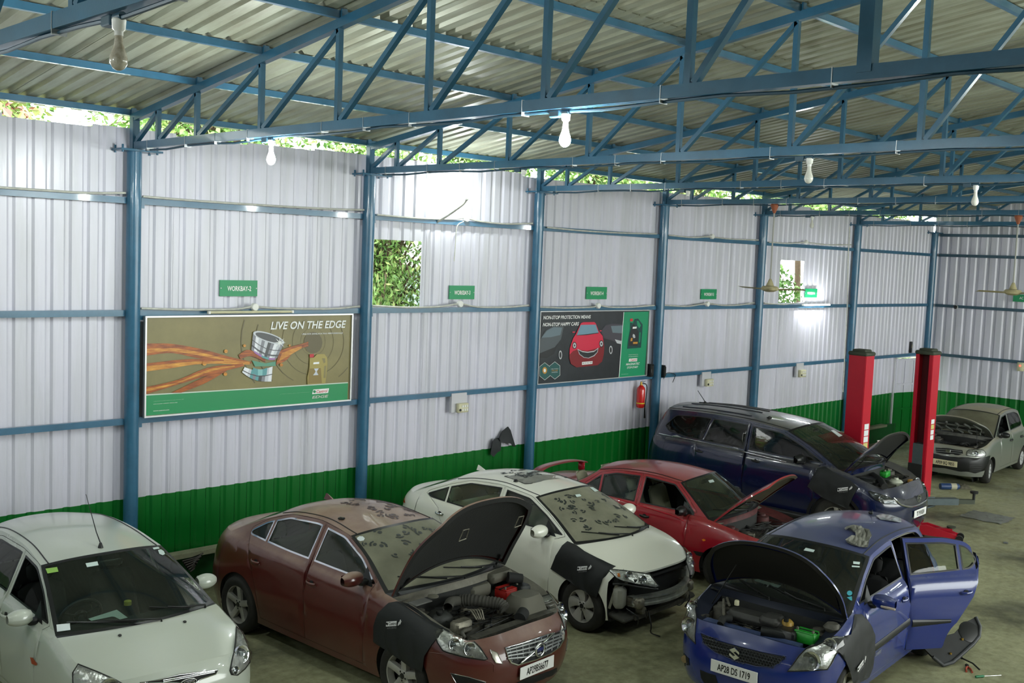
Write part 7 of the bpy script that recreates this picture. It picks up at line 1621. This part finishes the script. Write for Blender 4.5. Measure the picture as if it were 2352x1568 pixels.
# blue bottle and rag by the lift, oil pan, scraps
p = fz(2180, 1124); r = empty('blue_tin', p, math.radians(-40), 'blue cylinder lying on the floor near the lift arm', 'tin'); MB().lathe([(.0,-.2),(.06,-.195),(.065,-.17),(.065,.17),(.05,.2),(.03,.22),(0,.22)], (0,0,.066), 'X', 18).build('tin_body', mat('blue_tin', (.02,.05,.14), .4), r, 40); MB().lathe([(.068,.02),(.068,.14)], (0,0,.066), 'X', 18).build('tin_band', mat('cream_band', (.4,.38,.28), .6), r, 40)
def rag3(name, loc, sx, sy, h, seed, m, lab, cat='rag'):
    rnd = random.Random(seed); b = MB(); n = 14
    def f(u, v):
        x, y = (u-.5)*2, (v-.5)*2; rr = max(abs(x), abs(y)); k = 1-.25*noise.noise(Vector((math.atan2(y, x)*1.3, seed, 0)))*1.5
        z = h*max(0, (1-rr**2))*(.55+.9*abs(noise.noise(Vector((x*2.3+seed, y*2.3, 1)))))+.004
        return Vector((x*sx*k, y*sy*k, z))
    b.grid(f, n, n); o = b.build('cloth', m, None, 70); r = empty(name, loc, rnd.uniform(0, 3), lab, cat); o.parent = r; return r
M_rag = mat('grey_rag', (.24,.24,.20), .9, var=.45, vscale=20); rag3('crumpled_rag', fz(2213,1120), .16, .12, .09, 3, mat('brown_rag', (.14,.13,.09), .9, var=.4, vscale=16), 'crumpled brown rag next to the blue tin on the floor')
p = fz(2268, 1188); r = empty('plastic_sheet', p, 0, 'flattened clear plastic sheet lying in a dark oil stain', 'plastic sheet'); b = MB(); rnd = random.Random(4); b.grid(lambda u, v: Vector(((u-.5)*.75+.06*noise.noise(Vector((v*4,1,u*2))), (v-.5)*.75+.08*noise.noise(Vector((u*4,3,v))), .006+.022*abs(noise.noise(Vector((u*6,v*6,2)))))), 16, 16); b.build('sheet', mat('grey_film', (.20,.21,.18), .25, var=.3, vscale=10), r, 60)
r = empty('scrap_foil', fz(2310, 1247), .4, 'small scrap of foil on the bare floor', 'scrap'); b = MB(); b.grid(lambda u, v: Vector(((u-.5)*.14, (v-.5)*.07, .006+.02*abs(noise.noise(Vector((u*5,v*5,7)))))), 6, 6); b.build('foil', mat('foil', (.35,.37,.36), .3, .6), r, 60)
# cloth and film on the blue hatchback roof
def on_car(C, q): h, n = C.hit(*q); return C.root.matrix_basis @ h
bpy.context.view_layer.update()
def draped(C, poly, name, m, lab, h=.05, seed=1, cat='rag'):
    r = empty(name, C.root.location, C.root.rotation_euler.z, lab, cat); xs = [p[0] for p in poly]; ys = [p[1] for p in poly]; pts = []
    a = min(xs)
    while a < max(xs):
        b = min(ys)
        while b < max(ys):
            if in_poly((a, b), poly): pts.append((a, b))
            b += 3.2
        a += 3.2
    K = .01; v, f = cdt([[(x*K, y*K) for x, y in poly]], [(x*K, y*K) for x, y in pts]); pk = [(x*K, y*K) for x, y in poly]; f = [t for t in f if in_poly(sum((v[i] for i in t), Vector((0,0)))/len(t), pk)]
    V = []
    for p in v: hh, n = C.hit(p[0]/K, p[1]/K); V.append(hh+n*(.006+h*abs(noise.noise(Vector((p[0]*9, p[1]*11, seed))))*1.6))
    F = [tuple(t) if (V[t[1]]-V[t[0]]).cross(V[t[2]]-V[t[0]]).z > 0 else tuple(t[::-1]) for t in f]
    MB().add(V, F).build('cloth', m, r, 75); return r
draped(SWIFT, cF((340,235),(365,195),(420,205),(460,182),(510,215),(550,260),(575,305),(555,330),(545,388),(470,380),(345,338),(400,310),(440,300),(430,250),(390,225)), 'grey_rag', M_rag, 'crumpled grey rag on the blue hatchback roof', .06, 2)
draped(SWIFT, cF((620,105),(680,80),(750,100),(840,130),(845,155),(760,150),(660,130)), 'polythene_film', mat('polythene', (.35,.38,.4), .2), 'scrap of polythene film on the rear of the blue roof', .03, 5, 'plastic sheet')
r = empty('roof_bottle_cap', SWIFT.root.location, SWIFT.root.rotation_euler.z, 'small dark clip standing on the blue roof', 'clip'); h, n = SWIFT.hit(*cF((575,80))[0]); MB().rbox(h+n*.02, (.04,.05,.035), .01).build('clip_body', M_trim, r, 40); MB().tube([h+n*.03, h+n*.03+Vector((.03,.03,.03))], .006, 6).build('clip_tab', M_trim, r)
# ribbed black bumper piece leaning against the plinth by the white hatchback
p = at_y(445, 1290, WY-.12); r = empty('ribbed_panel', (p.x, WY-.12, p.z), 0, 'dark ribbed plastic panel leaning on the green plinth', 'car part')
for k in range(6):
    pts = [at_y(380+x/14.257, 1220+y/14.257, WY-.14-.02*k)-r.location for x, y in ((560-10*k+60*k,970+70*k),(850-10*k+30*k,900+60*k),(1080-40*k,830+60*k),(1230-62*k,705+108*k))]; MB().tube(smooth_curve(pts, 12), .010, 6).build('rib', mat('dark_ribbed', (.07,.06,.055), .5), r, 60)
pts = [at_y(380+x/14.257, 1220+y/14.257, WY-.10)-r.location for x, y in ((540,960),(1240,700),(900,1280),(700,1250))]; MB().add(pts, [(0,1,2,3)]).build('panel_skin', M_trim, r)
# ledge along the plinth
led = at_y(440, 1263, WY+.02).z
struct(MB().box(((XW+26)/2, WY+.0, led-.03), (26-XW, .16, .06)).build('trim_1', mat('dusty_ledge', (.33,.34,.22), .8, var=.3, vscale=6)))
